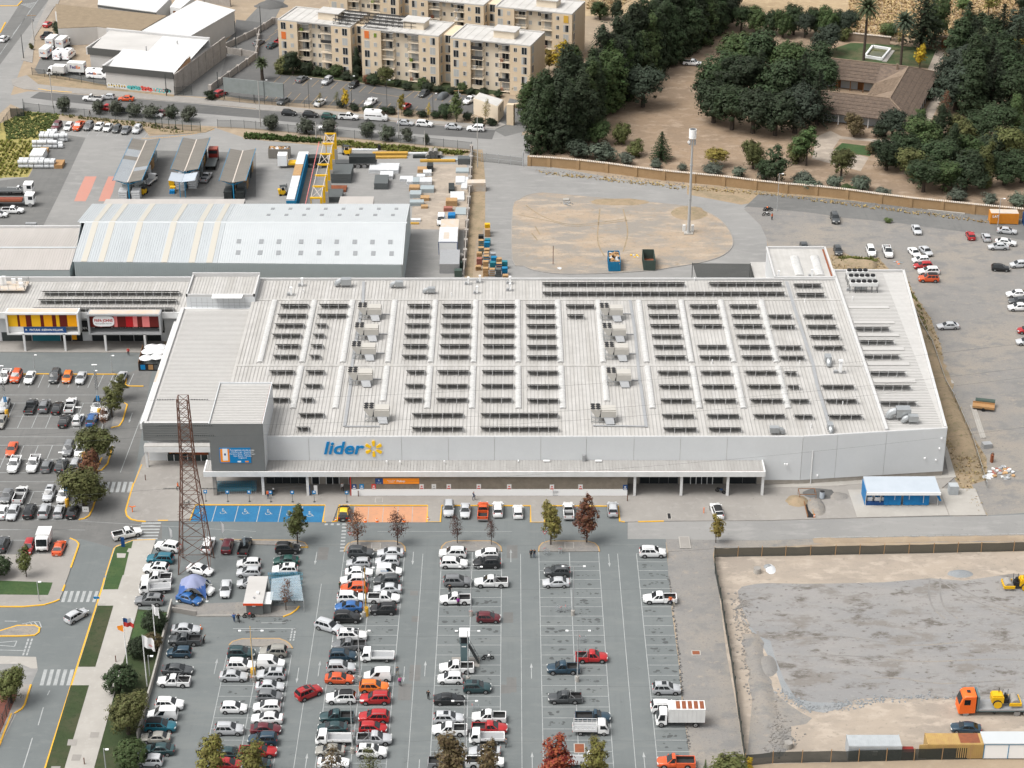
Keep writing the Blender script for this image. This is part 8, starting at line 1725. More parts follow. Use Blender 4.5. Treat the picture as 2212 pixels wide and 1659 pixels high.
net_fence(T(0,0,[(215,955),(600,1000),(1000,1035),(1345,1065)]),2.1,'thin dark mesh fence behind the yard cars, left of the gate','m51','m63',4.2,.08,sag=0,rails=1)
net_fence(T(1,0,[(-330,1105),(-100,1112),(0,1122),(560,1172),(1000,1215),(1500,1262),(1865,1300)]),2.1,'long thin dark mesh fence between the yard and the street','m51','m63',4.2,.08,sag=0,rails=1)
net_fence(T(0,0,[(1345,1105),(1580,1130),(1735,1140)]),2.6,'dark green sliding gate panel of the hardware yard','m51','m33',2.0,.12,sag=0,rails=2,name='yard_gate')
net_fence(T(0,0,[(-200,1250),(10,1130),(95,1010)]),2.1,'thin fence along the left edge of the field','m51','m63',3,.08,sag=0,rails=1);net_fence(T(0,0,[(95,1010),(210,1010),(205,935)]),2.3,'dark cage enclosure at the corner of the field','m53','m33',2,.1,sag=0)
net_fence(T(0,0,[(280,650),(600,700),(920,750)]),2.0,'dark fence in front of the parked delivery trucks','m51','m63',3.5,.1,sag=0,rails=2);net_fence(T(0,0,[(1510,830),(1660,820)]),2.4,'dark gate at the right end of the graffiti wall','m51','m63',2,.1,sag=0,rails=2)
net_fence(T(0,0,[(1790,860),(2212,905)])+T(1,0,[(700,940),(1200,980),(1850,1040)]),1.8,'thin dark fence along the apartment street side','m51','m63',4,.07,sag=0,rails=1)
net_fence(T(0,3,[(110,1100),(60,1220),(0,1370),(-60,1500)]),1.8,'black fence beside the red mulch at lower left','m51','m63',2.2,.08,sag=0,rails=2,zb=.12)
net_fence(T(1,0,[(1870,1380),(1950,1400)])+T(2,0,[(-220,1400),(95,1435)]),2.2,'grey chain-link gate across the loop road entrance','m51','m64',3.5,.1,sag=0,rails=2)
for c,r,u,v in((2,0,95,1435),):
 p=G(c,r,u,v);o=MB().t((0,0,0),(0,0,3.6),.15,.15,8).b('gate_post','m64');o.location=p;tag(o,'white steel gate post at the left end of the ochre wall','post')
net_fence(T(3,1,[(1100,720),(1230,960),(1330,1180),(1420,1330),(1530,1659)])+T(3,2,[(1600,120),(1760,480),(1890,900)]),1.1,'thin wire fence along the right-hand bank','m51','m64',5,.06,sag=0,rails=1)
adobe_wall(T(1,0,[(1862,1310),(1855,1500)])+T(1,1,[(1848,0),(1825,300),(1795,735)]),1.6,'low concrete wall along the right side of the hardware yard','m10',6,False,.18)
rw=[P(*d)for d in T(0,3,[(1485,250),(1465,330),(1420,520),(1370,740),(1320,930),(1275,1090),(1215,1330),(1190,1410)])];t=TH('retaining_wall','low pale concrete retaining wall beside the parked cars','wall',(rw[0].x,rw[0].y,0))
for a,b in zip(rw,rw[1:]):pb(MB(),[a.xy,b.xy],.25,0,1.15).b('wall_section','m20',t)
a,b=G(0,3,1490,310),G(0,3,1700,345);pb(MB(),[a.xy,b.xy],.25,0,.9).b('wall_section','concrete',t);a,b=G(0,3,1700,350),G(1,3,0,348);pb(MB(),[a.xy,b.xy],.2,0,.25).b('wall_section','m20',t)
# = hardware yard
M('m89',(.235,.22,.195),.75,n=(.5,.4),col2=(.195,.18,.16),streak=(.2,2,1));M('m6',(.47,.28,.045),.8,n=(2,.4),col2=(.38,.22,.05));M('m87',(.42,.46,.50),.55,n=(.4,.3),col2=(.37,.41,.45));M('m88',(.52,.46,.40),.7);M('m120',(.62,.63,.63),.5,n=(1.5,.4),col2=(.46,.47,.48));M('m97',(.11,.12,.12),.7,metal=.2);M('m12',(.30,.12,.09),.9);M('m119',(.42,.27,.13),.85,n=(2,.4),col2=(.33,.2,.1));M('m68',(.30,.34,.35),.6);M('m9',(.02,.024,.024),.6,n=(1,.4),col2=(.035,.04,.04));M('m24',(.62,.24,.02),.7,n=(.7,.4),col2=(.52,.20,.03));M('m25',(.42,.29,.10),.8,n=(.8,.5),col2=(.36,.22,.09));M('m23',(.40,.42,.43),.7,n=(.8,.5),col2=(.33,.35,.36));M('m29',(.01,.18,.34),.6,n=(.8,.4),col2=(.01,.14,.28));M('m30',(.06,.09,.075),.7,n=(.8,.4),col2=(.05,.07,.06));M('m100',(.008,.17,.40),.55,n=(.9,.4),col2=(.008,.13,.33))
ZC=5.0
def yard_canopy(l,label,sheets,ext=None):
 bl_,br_,fr_,fl_=[P(*q(0,0,u,v),ZC)for u,v in l];x0=(bl_.x+fl_.x)/2;x1=(br_.x+fr_.x)/2;y0=(fl_.y+fr_.y)/2;y1=(bl_.y+br_.y)/2;xm=(x0+x1)/2
 t=TH('yard_canopy',label,'canopy',(xm,y0,0),0,'yard canopies');n=12
 for side,(xa,xb,za,zb)in enumerate(((x0,xm-.03,ZC,ZC-.55),(xm+.03,x1,ZC-.55,ZC))):
  for k in range(n):
   ya=y0+(y1-y0)*k/n;yb=y0+(y1-y0)*(k+.99)/n;mt=sheets(side,k);a=[V((xa,ya,za)),V((xb,ya,zb)),V((xb,yb,zb)),V((xa,yb,za))]
   MB().loft([a,[p+V((0,0,.06))for p in a]]).b('roof_sheet',mt,t)
 rb=MB()
 y=y0+.1
 while y<y1:rb.e((x0,y,ZC+.09),(xm-.03,y,ZC-.46),.05);rb.e((xm+.03,y,ZC-.46),(x1,y,ZC+.09),.05);y+=.42
 stuff(rb.b('roof_rib','m89',t))
 MB().B(xm-.12,xm+.12,y0,y1,ZC-.49,ZC-.42).b('valley_gutter','m88',t)
 for x in(x0,x1):MB().B(x-.05,x+.05,y0-.1,y1+.1,ZC-.12,ZC+.1).b('edge_beam','m11',t)
 for k in range(4):
  y=y0+.4+(y1-y0-.8)*k/3;MB().e((xm,y,0),(xm,y,ZC-.6),.25).b('column','m11',t);MB().e((xm,y,ZC-1.2),(x0+.2,y,ZC-.1),.14).e((xm,y,ZC-1.2),(x1-.2,y,ZC-.1),.14).b('bracket','m11',t)
 return t,x0,x1,y0,y1
def sh1(s,k):return 'm89' if(s==1 and k not in(3,))or k in(6,9,10,11)else('m87')
C1=yard_canopy(((1140,1190),(1365,1205),(1240,1560),(980,1555)),'leftmost yard canopy with patched blue-grey and taupe sheets',sh1)
C2=yard_canopy(((1585,1190),(1810,1190),(1720,1460),(1470,1460)),'middle yard canopy with a cream gutter strip and low extension',lambda s,k:'m89')
C3=yard_canopy(((1985,1285),(2205,1285),(2130,1560),(1895,1560)),'rightmost yard canopy with plain taupe sheets',lambda s,k:'m89')
t,x0,x1,y0,y1=C2;yf=P(*q(0,0,1540,1560),4.3).y;xm=(x0+x1)/2
for xa,xb,za,zb in((x0+.2,xm-.03,4.3,3.85),(xm+.03,x1-.2,3.85,4.3)):
 a=[V((xa,yf,za)),V((xb,yf,zb)),V((xb,y0-.3,zb)),V((xa,y0-.3,za))];MB().loft([a,[p+V((0,0,.06))for p in a]]).b('roof_sheet','m87',t)
for dx in(-.6,.6):MB().e((xm+dx,yf+.4,0),(xm+dx,yf+.4,4),.14).b('column','m11',t)
def stack(name,label,cat,p,sx,sy,sz,mat,rz=0,layers=1,gap=.03,mat2=None,group=None,z=0):
 t=TH(name,label,cat,(p.x,p.y,z),rz,group);hz=sz/layers
 for k in range(layers):MB().B(-sx/2+tu(-.04,.04),sx/2+tu(-.04,.04),-sy/2+tu(-.04,.04),sy/2,k*hz+(.0 if k==0 else gap*.3),(k+1)*hz-gap).b('layer',(mat2 if mat2 and k%2 else mat),t,rel=0)
 return t
for i,(C,cols)in enumerate(((C1,('m120','m68','m97','m120','m119','m68')),(C2,('m120','m120','m97','m68','m119','m97')),(C3,('m9','m97','m119','m97','m9','m119')))):
 t,x0,x1,y0,y1=C
 for k,mt in enumerate(cols):
  y=y0+1.5+(y1-y0-3)*k/5
  for s in(-1,1):stack('goods_rack','%s stacked goods under %s yard canopy, %s from its front end, %s side'%({'m120':'white wrapped','m68':'grey','m97':'dark steel','m119':'timber','m9':'black'}[mt],('left','middle','right')[i],nth(k),'left' if s<0 else 'right'),'goods',V(((x0+x1)/2+s*(x1-x0)*.22,y,0)),1.9,2.4,2.2,mt,0,4,.08,None,'goods under the canopies')
for c,r,u,v,mt,sz,lb in((0,0,1485,1600,'m121',1.6,'tall yellow plastic tank in front of the middle canopy'),(0,0,1495,1650,'m121',1.2,'squat yellow plastic tank in front of the middle canopy'),(0,0,1108,1610,'m90',1.1,'blue crate of bottles in front of the left canopy'),(0,1,1100,25,'m26',1.0,'pale bundle of corrugated sheets near the warehouse'),(0,0,1180,1655,'m120',1.0,'white wrapped bags before the left canopy'),(0,1,1490,10,'m90',.9,'blue drum before the middle canopy'),(0,0,1580,1640,'m120',1.5,'white bagged goods before the middle canopy')):
 p=G(c,r,u,v);stack('yard_goods',lb,'goods',p,1.2,1.0,sz,mt,0,2,.06)
# = gantry of yellow portal frames
t=TH('yellow_gantry','long yellow steel gantry frame standing on white concrete posts in the yard','gantry',(P(*q(1,0,640,1300)).x,P(*q(1,0,640,1300)).y,0));ZG=7.2
A0=P(*q(1,0,600,1150),ZG);A1=P(*q(1,0,683,1148),ZG);yn=P(*q(1,1,540,45),ZG).y
xl_,xr2=A0.x,A1.x;NB=6;ys_=[A0.y+(yn-A0.y)*k/NB for k in range(NB+1)]
for k,y in enumerate(ys_):
 MB().B(xl_-.2,xr2+.25,y-.22,y+.22,ZG-.35,ZG).b('cross_beam','m121',t)
 MB().B(xr2-.25,xr2+.3,y-.28,y+.28,3.2,ZG-.36).b('column','m121',t);MB().B(xr2-.35,xr2+.4,y-.4,y+.4,0,3.19).b('concrete_foot','m20',t)
 MB().B(xl_-.1,xl_+.1,y-.1,y+.1,0,ZG-.36).b('column','m121',t)if k in(0,NB)else None
for a,b in zip(ys_,ys_[1:]):
 MB().e((xl_,a,ZG-.2),(xl_,b,ZG-.2),.12).e((xr2-.1,a,ZG-.2),(xr2-.1,b,ZG-.2),.14).b('rail','m88',t)
for k in(0,NB-1,2):
 a,b=ys_[k],ys_[k+1];MB().e((xl_,a,ZG-.15),(xr2,b,ZG-.15),.1).e((xr2,a,ZG-.15),(xl_,b,ZG-.15),.1).b('cross_brace','m88',t)
MB().e((xl_-1.6,ys_[0],ZG-2.2),(xl_-1.4,ys_[-1],ZG-2.2),.12).b('rail','pink',t)
a=P(*q(1,0,400,1320),4.2);b=P(*q(1,1,300,60),4.2);tl=TH('blue_trailer','long blue-sided trailer with white load on top and white cab at its far end','trailer',(a.x,a.y,0))
cx=(a.x+b.x)/2
MB().B(cx-1.0,cx+1.25,b.y-.5,a.y,.9,3.9).b('side_curtain','m29',tl)
fr=MB();y=b.y-.4
while y<a.y:fr.B(cx+1.26,cx+1.32,y,y+.12,.9,3.95);y+=.8
stuff(fr.b('side_posts','m11',tl))
for k in range(4):ya=b.y-.4+(a.y-b.y)*k/4;MB().B(cx-.95,cx+.9,ya+.05,ya+(a.y-b.y)/4-.1,3.92,4.3).b('load','m119' if k==2 else 'm120',tl)
MB().B(cx-1.1,cx+1.2,a.y+.6,a.y+2.8,.6,3.4).b('cab','m115',tl);MB().B(cx-1.0,cx+1.1,a.y+.55,a.y+.598,2.0,3.1).b('rear_window','m36',tl)
for y in(b.y+.8,b.y+2.1,b.y+3.4,a.y+1.8):
 for s in(-1,1):MB().t((cx+.1+s*1.0,y,.5),(cx+.1+s*1.25,y,.5),.5,n=12).b('wheel','tyre',tl)
p=G(1,0,900,1440);st_=TH('semi_trailer','dark flatbed semi-trailer with black tarpaulin load near the yard fence','trailer',(p.x,p.y,0))
MB().B(-7.5,4,-1.2,1.2,1.1,1.35).l('deck','m95',st_);MB().B(-2.5,3.7,-1.2,1.2,1.36,2.9).l('load','m9',st_);MB().B(-14,-8,-1.2,1.2,1.36,2.7).l('load','m9',st_);MB().B(-15,-7.5,-1.2,1.2,1.1,1.34).l('deck','m95',st_)
for x in(-1.9,-.4,1.1,-9.5,-11):
 for s in(-1,1):MB().t((x,s*.85,.52),(x,s*1.2,.52),.52,.5,12,0,True,1).l('wheel',['tyre','rim'],st_)
MB().B(-19.5,-17.3,-1.2,1.2,.6,3.3).l('cab','m115',st_);MB().B(-17,-15.1,-1.1,1.1,.8,1.3).l('chassis','m121',st_)
def forklift(p,rz,label):
 t=TH('forklift',label,'forklift',(p.x,p.y,0),rz,'forklifts');MB().B(-1.2,.4,-.6,.6,.35,1.2).B(-1.3,-.7,-.58,.58,1.2,1.5).l('body','m121',t)
 c=MB()
 for x in(-.8,.45):
  for y in(-.55,.55):c.e((x,y,1.2),(x+.1,y,2.2),.08)
 c.l('cage','m63',t);MB().B(-.85,.65,-.62,.62,2.2,2.28).l('roof','m63',t);MB().B(-.4,.2,-.35,.35,1.2,1.7).l('seat','black',t)
 m=MB();m.B(.75,.9,-.45,-.35,.1,2.6).B(.75,.9,.35,.45,.1,2.6).B(.76,.88,-.349,.349,1.4,1.5);m.l('mast','m95',t);MB().B(.9,2.0,-.35,-.22,.1,.16).B(.9,2.0,.22,.35,.1,.16).l('fork','m95',t)
 for x,r_ in((-.8,.27),(.4,.33)):
  for s in(-1,1):MB().t((x,s*.5,r_),(x,s*.68,r_),r_,n=10).l('wheel','tyre',t)
forklift(G(1,1,240,25),.2,'yellow forklift behind the blue trailer');forklift(G(1,0,780,1335),2.8,'yellow forklift near the yard fence by the gantry top');forklift(G(0,1,1245,15),1.2,'yellow forklift in front of the left yard canopy')
t=TH('flatbed_lorry','dark red cab lorry with worn flat deck between the yard canopies','truck',(G(0,0,1830,1440).x,G(0,0,1830,1440).y,0));MB().B(-1.1,1.1,2.9,5.2,.7,3.2).l('cab','m13',t);MB().B(-1.05,1.05,2.85,2.899,2.2,3.0).l('rear_window','m36',t);MB().B(-1.2,1.2,-2.8,2.7,1.05,1.25).l('deck','m97',t)
M('m14',(.30,.075,.05),.5);MB().B(-1.08,1.08,2.95,5.1,3.203,3.28).l('cab_roof','m14',t)
for y in(-1.8,-.6,4.2):
 for s in(-1,1):MB().t((s*.8,y,.5),(s*1.15,y,.5),.5,n=12).l('wheel','tyre',t)
def skip(p,rz,L,W,H,mat,label,fill=None,door=False):
 t=TH('skip_container',label,'skip',(p.x,p.y,0),rz);th=.08
 for nm,b in(('side',(-L/2,L/2,-W/2,-W/2+th)),('side',(-L/2,L/2,W/2-th,W/2)),('end',(-L/2,-L/2+th,-W/2+th+.001,W/2-th-.001)),('end',(L/2-th,L/2,-W/2+th+.001,W/2-th-.001))):MB().B(*b,.12,H).l(nm,mat,t)
 MB().B(-L/2+th,L/2-th,-W/2+th,W/2-th,.1,.2).l('floor','rust',t);rb=MB();k=-L/2+.3
 while k<L/2-.2:rb.B(k,k+.1,-W/2-.05,-W/2-.001,.2,H-.05);rb.B(k,k+.1,W/2+.001,W/2+.05,.2,H-.05);k+=.55
 for y in(-W/2+.5,0,W/2-.5):rb.B(-L/2-.05,-L/2-.001,y-.05,y+.05,.2,H-.05)
 rb.l('ribs',mat,t)
 if fill:
  for k in range(60):
   x,y=tu(-L/2+.3,L/2-.3),tu(-W/2+.3,W/2-.3);o=MB().B(-.3,.3,-.22,.22,-.12,.12).b('cardboard_box',tr.choice(['cardboard','cardboard','m120','m104']),t,rel=0);o.location=(x,y,H-.25+tu(-.25,.3)-abs(x)*.1);o.rotation_euler=(tu(-.5,.5),tu(-.5,.5),tu(0,3));o.scale=(tu(.5,1.3),)*3
 if door:MB().B(-L/2-1.2,-L/2-.06,W/2-.05,W/2+.05,.2,H).l('door',mat,t)
 return t
skip(G(2,1,880,640),pi/2,6.0,2.5,2.3,'m29','blue skip heaped with cardboard boxes on the traffic island',True)
skip(G(2,1,1180,632),pi/2,6.0,2.5,2.4,'m30','open empty dark green skip on the traffic island');skip(G(1,0,205,1355),0,5.2,2.4,2.4,'m89','battered skip with scrap beside the yard\'s back fence',True)
for c,r,u,v,mt,lb in((2,1,355,628,'m86','lone rusty post on the traffic island'),):
 p=G(c,r,u,v);o=MB().t((0,0,0),(0,0,4.3),.08,.07,7).b('steel_post',mt);o.location=(p.x,p.y,.1);tag(o,lb,'post')
def rubble(p,n,s,spread,mats,label,cat='rubble',z=.0,flat=1.0):
 t=TH('rubble_pile',label,cat,(p.x,p.y,z))
 for k in range(n):
  o=MB().p([(tu(.5,1)*cos(a)*s,tu(.5,1)*sin(a)*s)for a in[i*pi/3 for i in range(6)]],0,s*tu(.3,.9)*flat).b('piece',tr.choice(mats),t,rel=0);d=tr.random()**.6*spread;a=tu(0,6.3);o.location=(cos(a)*d,sin(a)*d,0 if tr.random()<.6 else s*.4*flat);o.rotation_euler=(tu(-.2,.2),tu(-.2,.2),tu(0,3))
rubble(G(2,1,470,105),30,.22,1.6,['concrete','m96'],'grey rubble heap with a slab at the back of the island',z=.1);o=MB().B(-.7,.7,-.6,.6,0,.25).b('slab_lid','m20');o.location=G(2,1,467,68,.1);tag(o,'pale concrete slab lid at the back of the island','slab')
rubble(G(3,2,2030,770),34,.5,2.4,['m120','m116','m96','cardboard','m12'],'white debris heap on the gravel by the right edge',flat=.5);rubble(G(3,2,1905,800),3,1.0,.8,['m120'],'white sheets lying left of the debris heap',flat=.1);rubble(G(3,1,1120,610),8,.4,1.0,['m22','m68','m96'],'orange and grey litter on the bank edge',flat=.4);rubble(G(2,1,1060,560),6,.3,1.0,['m92','m120'],'yellow and white litter between the two skips',z=.1,flat=.5);rubble(G(2,1,415,665),2,.7,.2,['m120'],'white sheet litter near the rusty post',z=.1,flat=.1)
pl_=[(2000,335,'m121',2.4),(2000,360,'m119',1.8),(1945,405,'m9',1.6),(1945,455,'teal',1.8),(2003,440,'teal',1.6),(1995,480,'m29',2.0),(1945,510,'teal',1.6),(1995,520,'m119',1.5),(1930,560,'m119',1.7),(1990,555,'m120',1.6),(2050,560,'m96',1.6),(1930,605,'m12',1.6),(1990,590,'m29',1.8),(2055,605,'m29',1.9),(2100,610,'m119',1.7),(1920,650,'m119',1.0),(1985,645,'m119',2.0),(2045,650,'teal',1.9),(2100,650,'navy',1.7),(2150,635,'teal',1.7),(1985,700,'m119',1.9),(2040,705,'m96',1.8),(2095,705,'m97',1.8),(2150,690,'m29',1.7),(2155,735,'m119',1.2)]
for k,(u,v,mt,sz)in enumerate(pl_):
 p=G(1,1,u,v+22);stack('pallet_stack','stack of %s pallets behind the store, %s counted from the far end'%({'m121':'yellow','m119':'wooden','m9':'black','teal':'teal','m29':'blue','m120':'white','m96':'grey','m12':'reddish','navy':'navy','m97':'dark grey'}[mt],nth(k)),'pallets',p,1.15,1.0,sz,mt,tu(-.06,.06),8,.07,'m119' if mt not in('m119','m121')and k%3==0 else None,'pallet stacks')
for c,r,u,v,sx,sy,sz,mt,lb in((1,0,1110,1470,7,4.5,1.0,'m120','large block of white wrapped panels in the yard'),(1,0,1130,1530,3,3,1.0,'m120','smaller white wrapped panels in front of the large block'),(1,0,1085,1600,3.2,5.5,1.6,'m97','dark steel mesh bundle with rusty top'),(1,0,748,1540,4.6,6.5,2.4,'m97','tall stack of curved steel mesh rolls'),(1,0,710,1640,4,3,.6,'rust','rusty reinforcing bars on the yard floor'),(1,1,675,55,4,5,1.4,'m97','dark steel bar bundle behind the grey shed'),(1,0,1160,1340,8.5,1.2,.8,'m6','long yellow timber beams at the back fence'),(1,0,1150,1365,8.5,1.0,.5,'m6','front bundle of yellow timber beams'),(1,0,1570,1395,8.5,1.0,.5,'m6','right bundle of yellow timber beams'),(1,0,930,1300,7,.9,.4,'m120','white tubes along the back fence'),(1,0,1390,1335,8,.9,.5,'m120','white beams right of the yellow ones'),(1,0,1410,1360,3,1.2,.6,'m9','dark wrapped bundle at the back fence'),(1,0,1690,1380,5,1.5,.3,'m68','flat grey sheets near the yard corner'),(1,0,1800,1410,3,2.0,1.6,'m97','steel mesh coil at the yard corner'),(1,0,1790,1480,3.4,2.6,.5,'m68','grey pallet with timber frame on it'),(1,0,1440,1480,2.4,2,.9,'m119','wooden frames stacked in the goods rows'),(1,0,1505,1470,1.4,2.4,1.6,'m9','tall black crate in the goods rows'),(1,0,1480,1510,2,2,1.0,'m120','white drums in the goods rows'),(1,0,1425,1540,2,1.6,.8,'m120','white bale left of the drums'),(1,0,1300,1555,3.0,2.0,.7,'m120','two white sacks at the left of the goods rows'),(1,0,1340,1585,2.0,1.8,.9,'m120','white and blue bale in the goods rows'),(1,0,1385,1590,1.6,3,1.2,'m68','grey pipes bundle in the goods rows'),(1,0,1465,1590,3.0,2.8,1.2,'m120','white wrapped rolls in the goods rows'),(1,0,1370,1640,2.4,2.0,1.0,'m119','timber and bags pallet in the goods rows'),(1,0,1480,1650,3.2,2.4,1.0,'m68','grey wrapped pallet in the goods rows'),(1,1,1380,35,2.6,2.6,1.0,'m68','grey tanks near the warehouse corner'),(1,1,1460,65,2.0,1.8,.8,'m119','open crates near the warehouse corner'),(1,1,1390,110,3.2,1.8,1.0,'m68','green-grey barrels at the warehouse corner'),(1,1,1455,135,1.6,1.2,.6,'m119','small timber pile at the warehouse corner'),(1,1,1380,250,2.2,1.2,.5,'m120','white sheets beside the warehouse end'),(1,1,1370,275,2,.8,.3,'m6','yellow pallet beside the warehouse end'),(1,0,1690,1640,1.3,4,1.0,'m9','two dark culvert pipes at the yard wall'),(1,0,1765,1570,2.2,4,.7,'m120','white panels along the yard wall, back'),(1,0,1805,1590,1.4,7,.5,'m120','long white sheets along the yard wall'),(1,1,1740,45,3.2,5,.5,'m120','white panels along the yard wall, front'),(1,1,1690,110,2.6,2.0,1.4,'m119','dark timber crates by the yard wall'),(1,1,1660,160,2.0,1.2,.9,'m12','brown pallets by the yard wall'),(1,1,1690,215,1.6,2.0,.8,'m100','blue tarpaulin heap by the yard wall'),(1,1,1780,170,3,4,.3,'m68','loose grey panels by the yard wall'),(1,0,1905,1640,4.2,2.2,2.2,'stain','small pale shed outside the yard wall')):
 stack('goods_stack',lb,'goods',G(c,r,u,v),sx,sy,sz,mt,tu(-.04,.04),max(1,int(sz/.35)),.05)
t=TH('pipe_stack','stacked grey concrete pipes at the yard\'s back fence','pipes',G(1,0,1550,1360))
for k,(x,z)in enumerate(((-1.6,.6),(-.5,.6),(.6,.6),(-1.05,1.55),(.05,1.55),(1.2,.6))):
 mb=MB().t((x,-1.1,z),(x,1.1,z),.55,.55,14,0,True,1);mb.l('pipe',['concrete','m95'],t)
p=G(1,1,1660,540);t=TH('site_cabin','white cabin with blue trim and rust-stained roof beside the yard wall','cabin',(p.x,p.y,0));
h=3.0;MB().B(-2.0,2.0,0,8.0,0,h).l('wall','m115',t);MB().B(-1.9,1.9,.1,7.9,h+.002,h+.06).l('roof','m120',t);MB().B(-1.0,.2,1.5,5,h+.062,h+.068).l('rust_patch','stain',t)
for x in(-2.06,1.94):MB().B(x,x+.12,-.05,-.003,0,h).l('trim','navy',t)
MB().B(-1.94,1.94,-.05,-.003,h-.12,h).l('trim','navy',t);MB().B(-1.9,2.1,8.1,13.5,0,2.6).l('lean_to','stain',t)
p=G(1,1,1672,705);o=MB().p([(-2.1,0),(2.1,0),(2.1,6.5),(-2.1,6.5)],0,[2.2,2.2,2.7,2.7]).b('metal_shed','m96');o.location=p;tag(o,'low grey metal-roofed shed behind the store beside the bins','shed')
for k,(u,v)in enumerate(((1748,725),(1752,655))):stack('waste_bin','green bin with white lid behind the store, %s one'%('front','rear')[k],'bin',G(1,1,u,v),1.6,1.2,1.5,'m30',0,1);
p=G(1,1,1768,600);o=MB().t((0,0,0),(0,0,1.6),.7,.7,14).b('concrete_ring','concrete');o.location=p;tag(o,'upright concrete pipe ring beside the yard wall','pipe')
for k,(u,v,sx,sy,sz,mt)in enumerate(((340,1440,9.5,3.2,1.6,'m120'),(460,1435,3.4,2.2,1.4,'m120'),(515,1435,2.0,3.5,1.0,'m104'),(335,1370,3.2,5,1.8,'m116'),(380,1320,2,3,.9,'m119'),(425,1275,8,2.2,1.6,'m120'),(520,1255,3.5,2,1.2,'m120'),(470,1215,7,3,1.5,'m120'),(560,1215,3,2.4,1.4,'m120'),(450,1160,2.6,3,1.2,'m120'),(500,1180,3,2.6,1.2,'m120'))):
 p=G(0,0,u,v);lab='%s beside the field, %s from the front'%({'m120':'silvery wrapped rolls','m104':'pale timber stack','m116':'white boxed stack','m119':'small timber stack'}[mt],nth(k))
 if mt=='m120':
  t=TH('wrapped_rolls',lab,'rolls',(p.x,p.y,0),0,'wrapped rolls by the field');nx=max(1,int(sx/1.25));ny=max(1,int(sy/1.5));nz=1 if sz<1.3 else 2
  for a in range(nx):
   for b in range(ny):
    for c in range(nz):
     if a==0 or tr.random()<.9:x,y,z=-sx/2+.6+a*1.25+tu(-.1,.1),-sy/2+.7+b*1.5,.55+c*1.0;MB().t((x-.55,y,z),(x+.55,y,z),.55,.55,10).l('roll','m120',t,smooth=40)
 else:stack('goods_stack',lab,'goods',p,sx,sy,sz,mt,0,2)
def lorry(p,rz,label,cabcol,L=8,load=None):
 t=TH('lorry',label,'truck',(p.x,p.y,0),rz);MB().B(L/2-.3,L/2+1.7,-1.15,1.15,.7,2.9).l('cab',cabcol,t);MB().B(L/2+1.701,L/2+1.74,-1.0,1.0,1.8,2.7).l('windshield','m36',t)
 for s in(-1,1):MB().B(L/2+.5,L/2+1.5,s*1.16-.01,s*1.16+.01,1.8,2.6).l('side_window','m36',t);MB().B(L/2+1.71,L/2+1.75,s*.8-.2,s*.8+.2,.9,1.1).l('headlight','m45',t)
 MB().B(-L/2,L/2-.4,-1.2,1.2,1.0,1.2).l('deck','m95',t)
 for x in(-L/2+1.2,-L/2+2.4,L/2+.8):
  for s in(-1,1):MB().t((x,s*.85,.5),(x,s*1.18,.5),.5,.48,12,0,True,1).l('wheel',['tyre','rim'],t)
 return t
t=lorry(G(0,1,70,115),0,'white flatbed lorry carrying red steel sections at the far left','m115',9);
for k in range(4):MB().B(-4.3,3.4,-1.0+k*.5,-.65+k*.5,1.2,1.6+.1*(k%2)).l('load','m14' if k%2 else 'rust',t)
lorry(G(0,1,60,20),0,'second white lorry behind the one with red steel','m115',9)
p=G(0,1,270,295);o=MB().B(-1.2,1.2,-.4,.4,.0,.8).b('timber_trestle','m96');o.location=p;tag(o,'small grey trestle behind the low warehouse roof','trestle')
# = delivery depot vehicles
def depot_truck(p,rz,L,H,label,rear=True,side=True,van=False):
 if van:
  t=minibus();t.name='delivery_van'
  for ch in kids(t):ch.color=(.66,.66,.65,1)
 else:
  t=box_truck(L,H,False);t.name='delivery_truck'
  for ch in kids(t):ch.color=(.66,.66,.65,1)
 t.location=(p.x,p.y,0);t.rotation_euler=(0,0,rz);tag(t,label,'van' if van else 'truck','white delivery trucks');
 x1=L/2+.9;bx0,bx1=x1-1.75-L+.4,x1-1.75
 M('m50',(.045,.015,.14),.5);M('m49',(.75,.17,.01),.5)
 def logo(cx,cy,cz,rot,wd):
  k=wd/3.3;right=Matrix.Rotation(rot[2],3,'Z')@V((1,0,0))
  ltext('Fed',1.35*k,t,V((cx,cy,cz))-right*wd*.235,rot,'m50',width=wd*.52,bold=.03*k);ltext('Ex',1.35*k,t,V((cx,cy,cz))+right*wd*.26,rot,'m49',width=wd*.40,bold=.03*k)
 if van:
  if side:logo(-.9,-1.03,1.6,(pi/2,0,0),2.2);logo(-.9,1.03,1.6,(pi/2,0,pi),2.2)
  if rear:logo(-2.93,0,1.5,(pi/2,0,-pi/2),1.2)
 else:
  zc=H*.72
  if side:logo((bx0+bx1)/2,-1.16,zc,(pi/2,0,0),min(3.4,L*.6));logo((bx0+bx1)/2,1.16,zc,(pi/2,0,pi),min(3.4,L*.6))
  if rear:logo(bx0-.01,0,zc,(pi/2,0,-pi/2),1.6)
 return t
D90=radians(79)
depot_truck(G(0,0,410,495),D90,4.6,2.9,'white delivery truck nearest the avenue, seen from behind');depot_truck(G(0,0,462,405),D90,4.6,3.0,'white delivery truck behind the nearest one, left of a pair');depot_truck(G(0,0,548,415),D90,4.6,3.0,'white delivery truck, right of the rear pair');depot_truck(G(0,0,520,500),D90,4,2,'white delivery van between the trucks',True,True,True)
depot_truck(G(0,0,600,498),D90,4,2,'white delivery van half hidden by the depot wall',False,True,True)
depot_truck(G(0,0,500,650),radians(171),3.6,2.6,'white box truck with blank sides behind the depot fence',False,False);depot_truck(G(0,0,650,640),radians(171),5.0,3.2,'white delivery truck with big lettering side-on at the depot fence');depot_truck(G(0,0,845,675),radians(-9),5,2.4,'white delivery van side-on beside the graffiti wall',False,True,True)
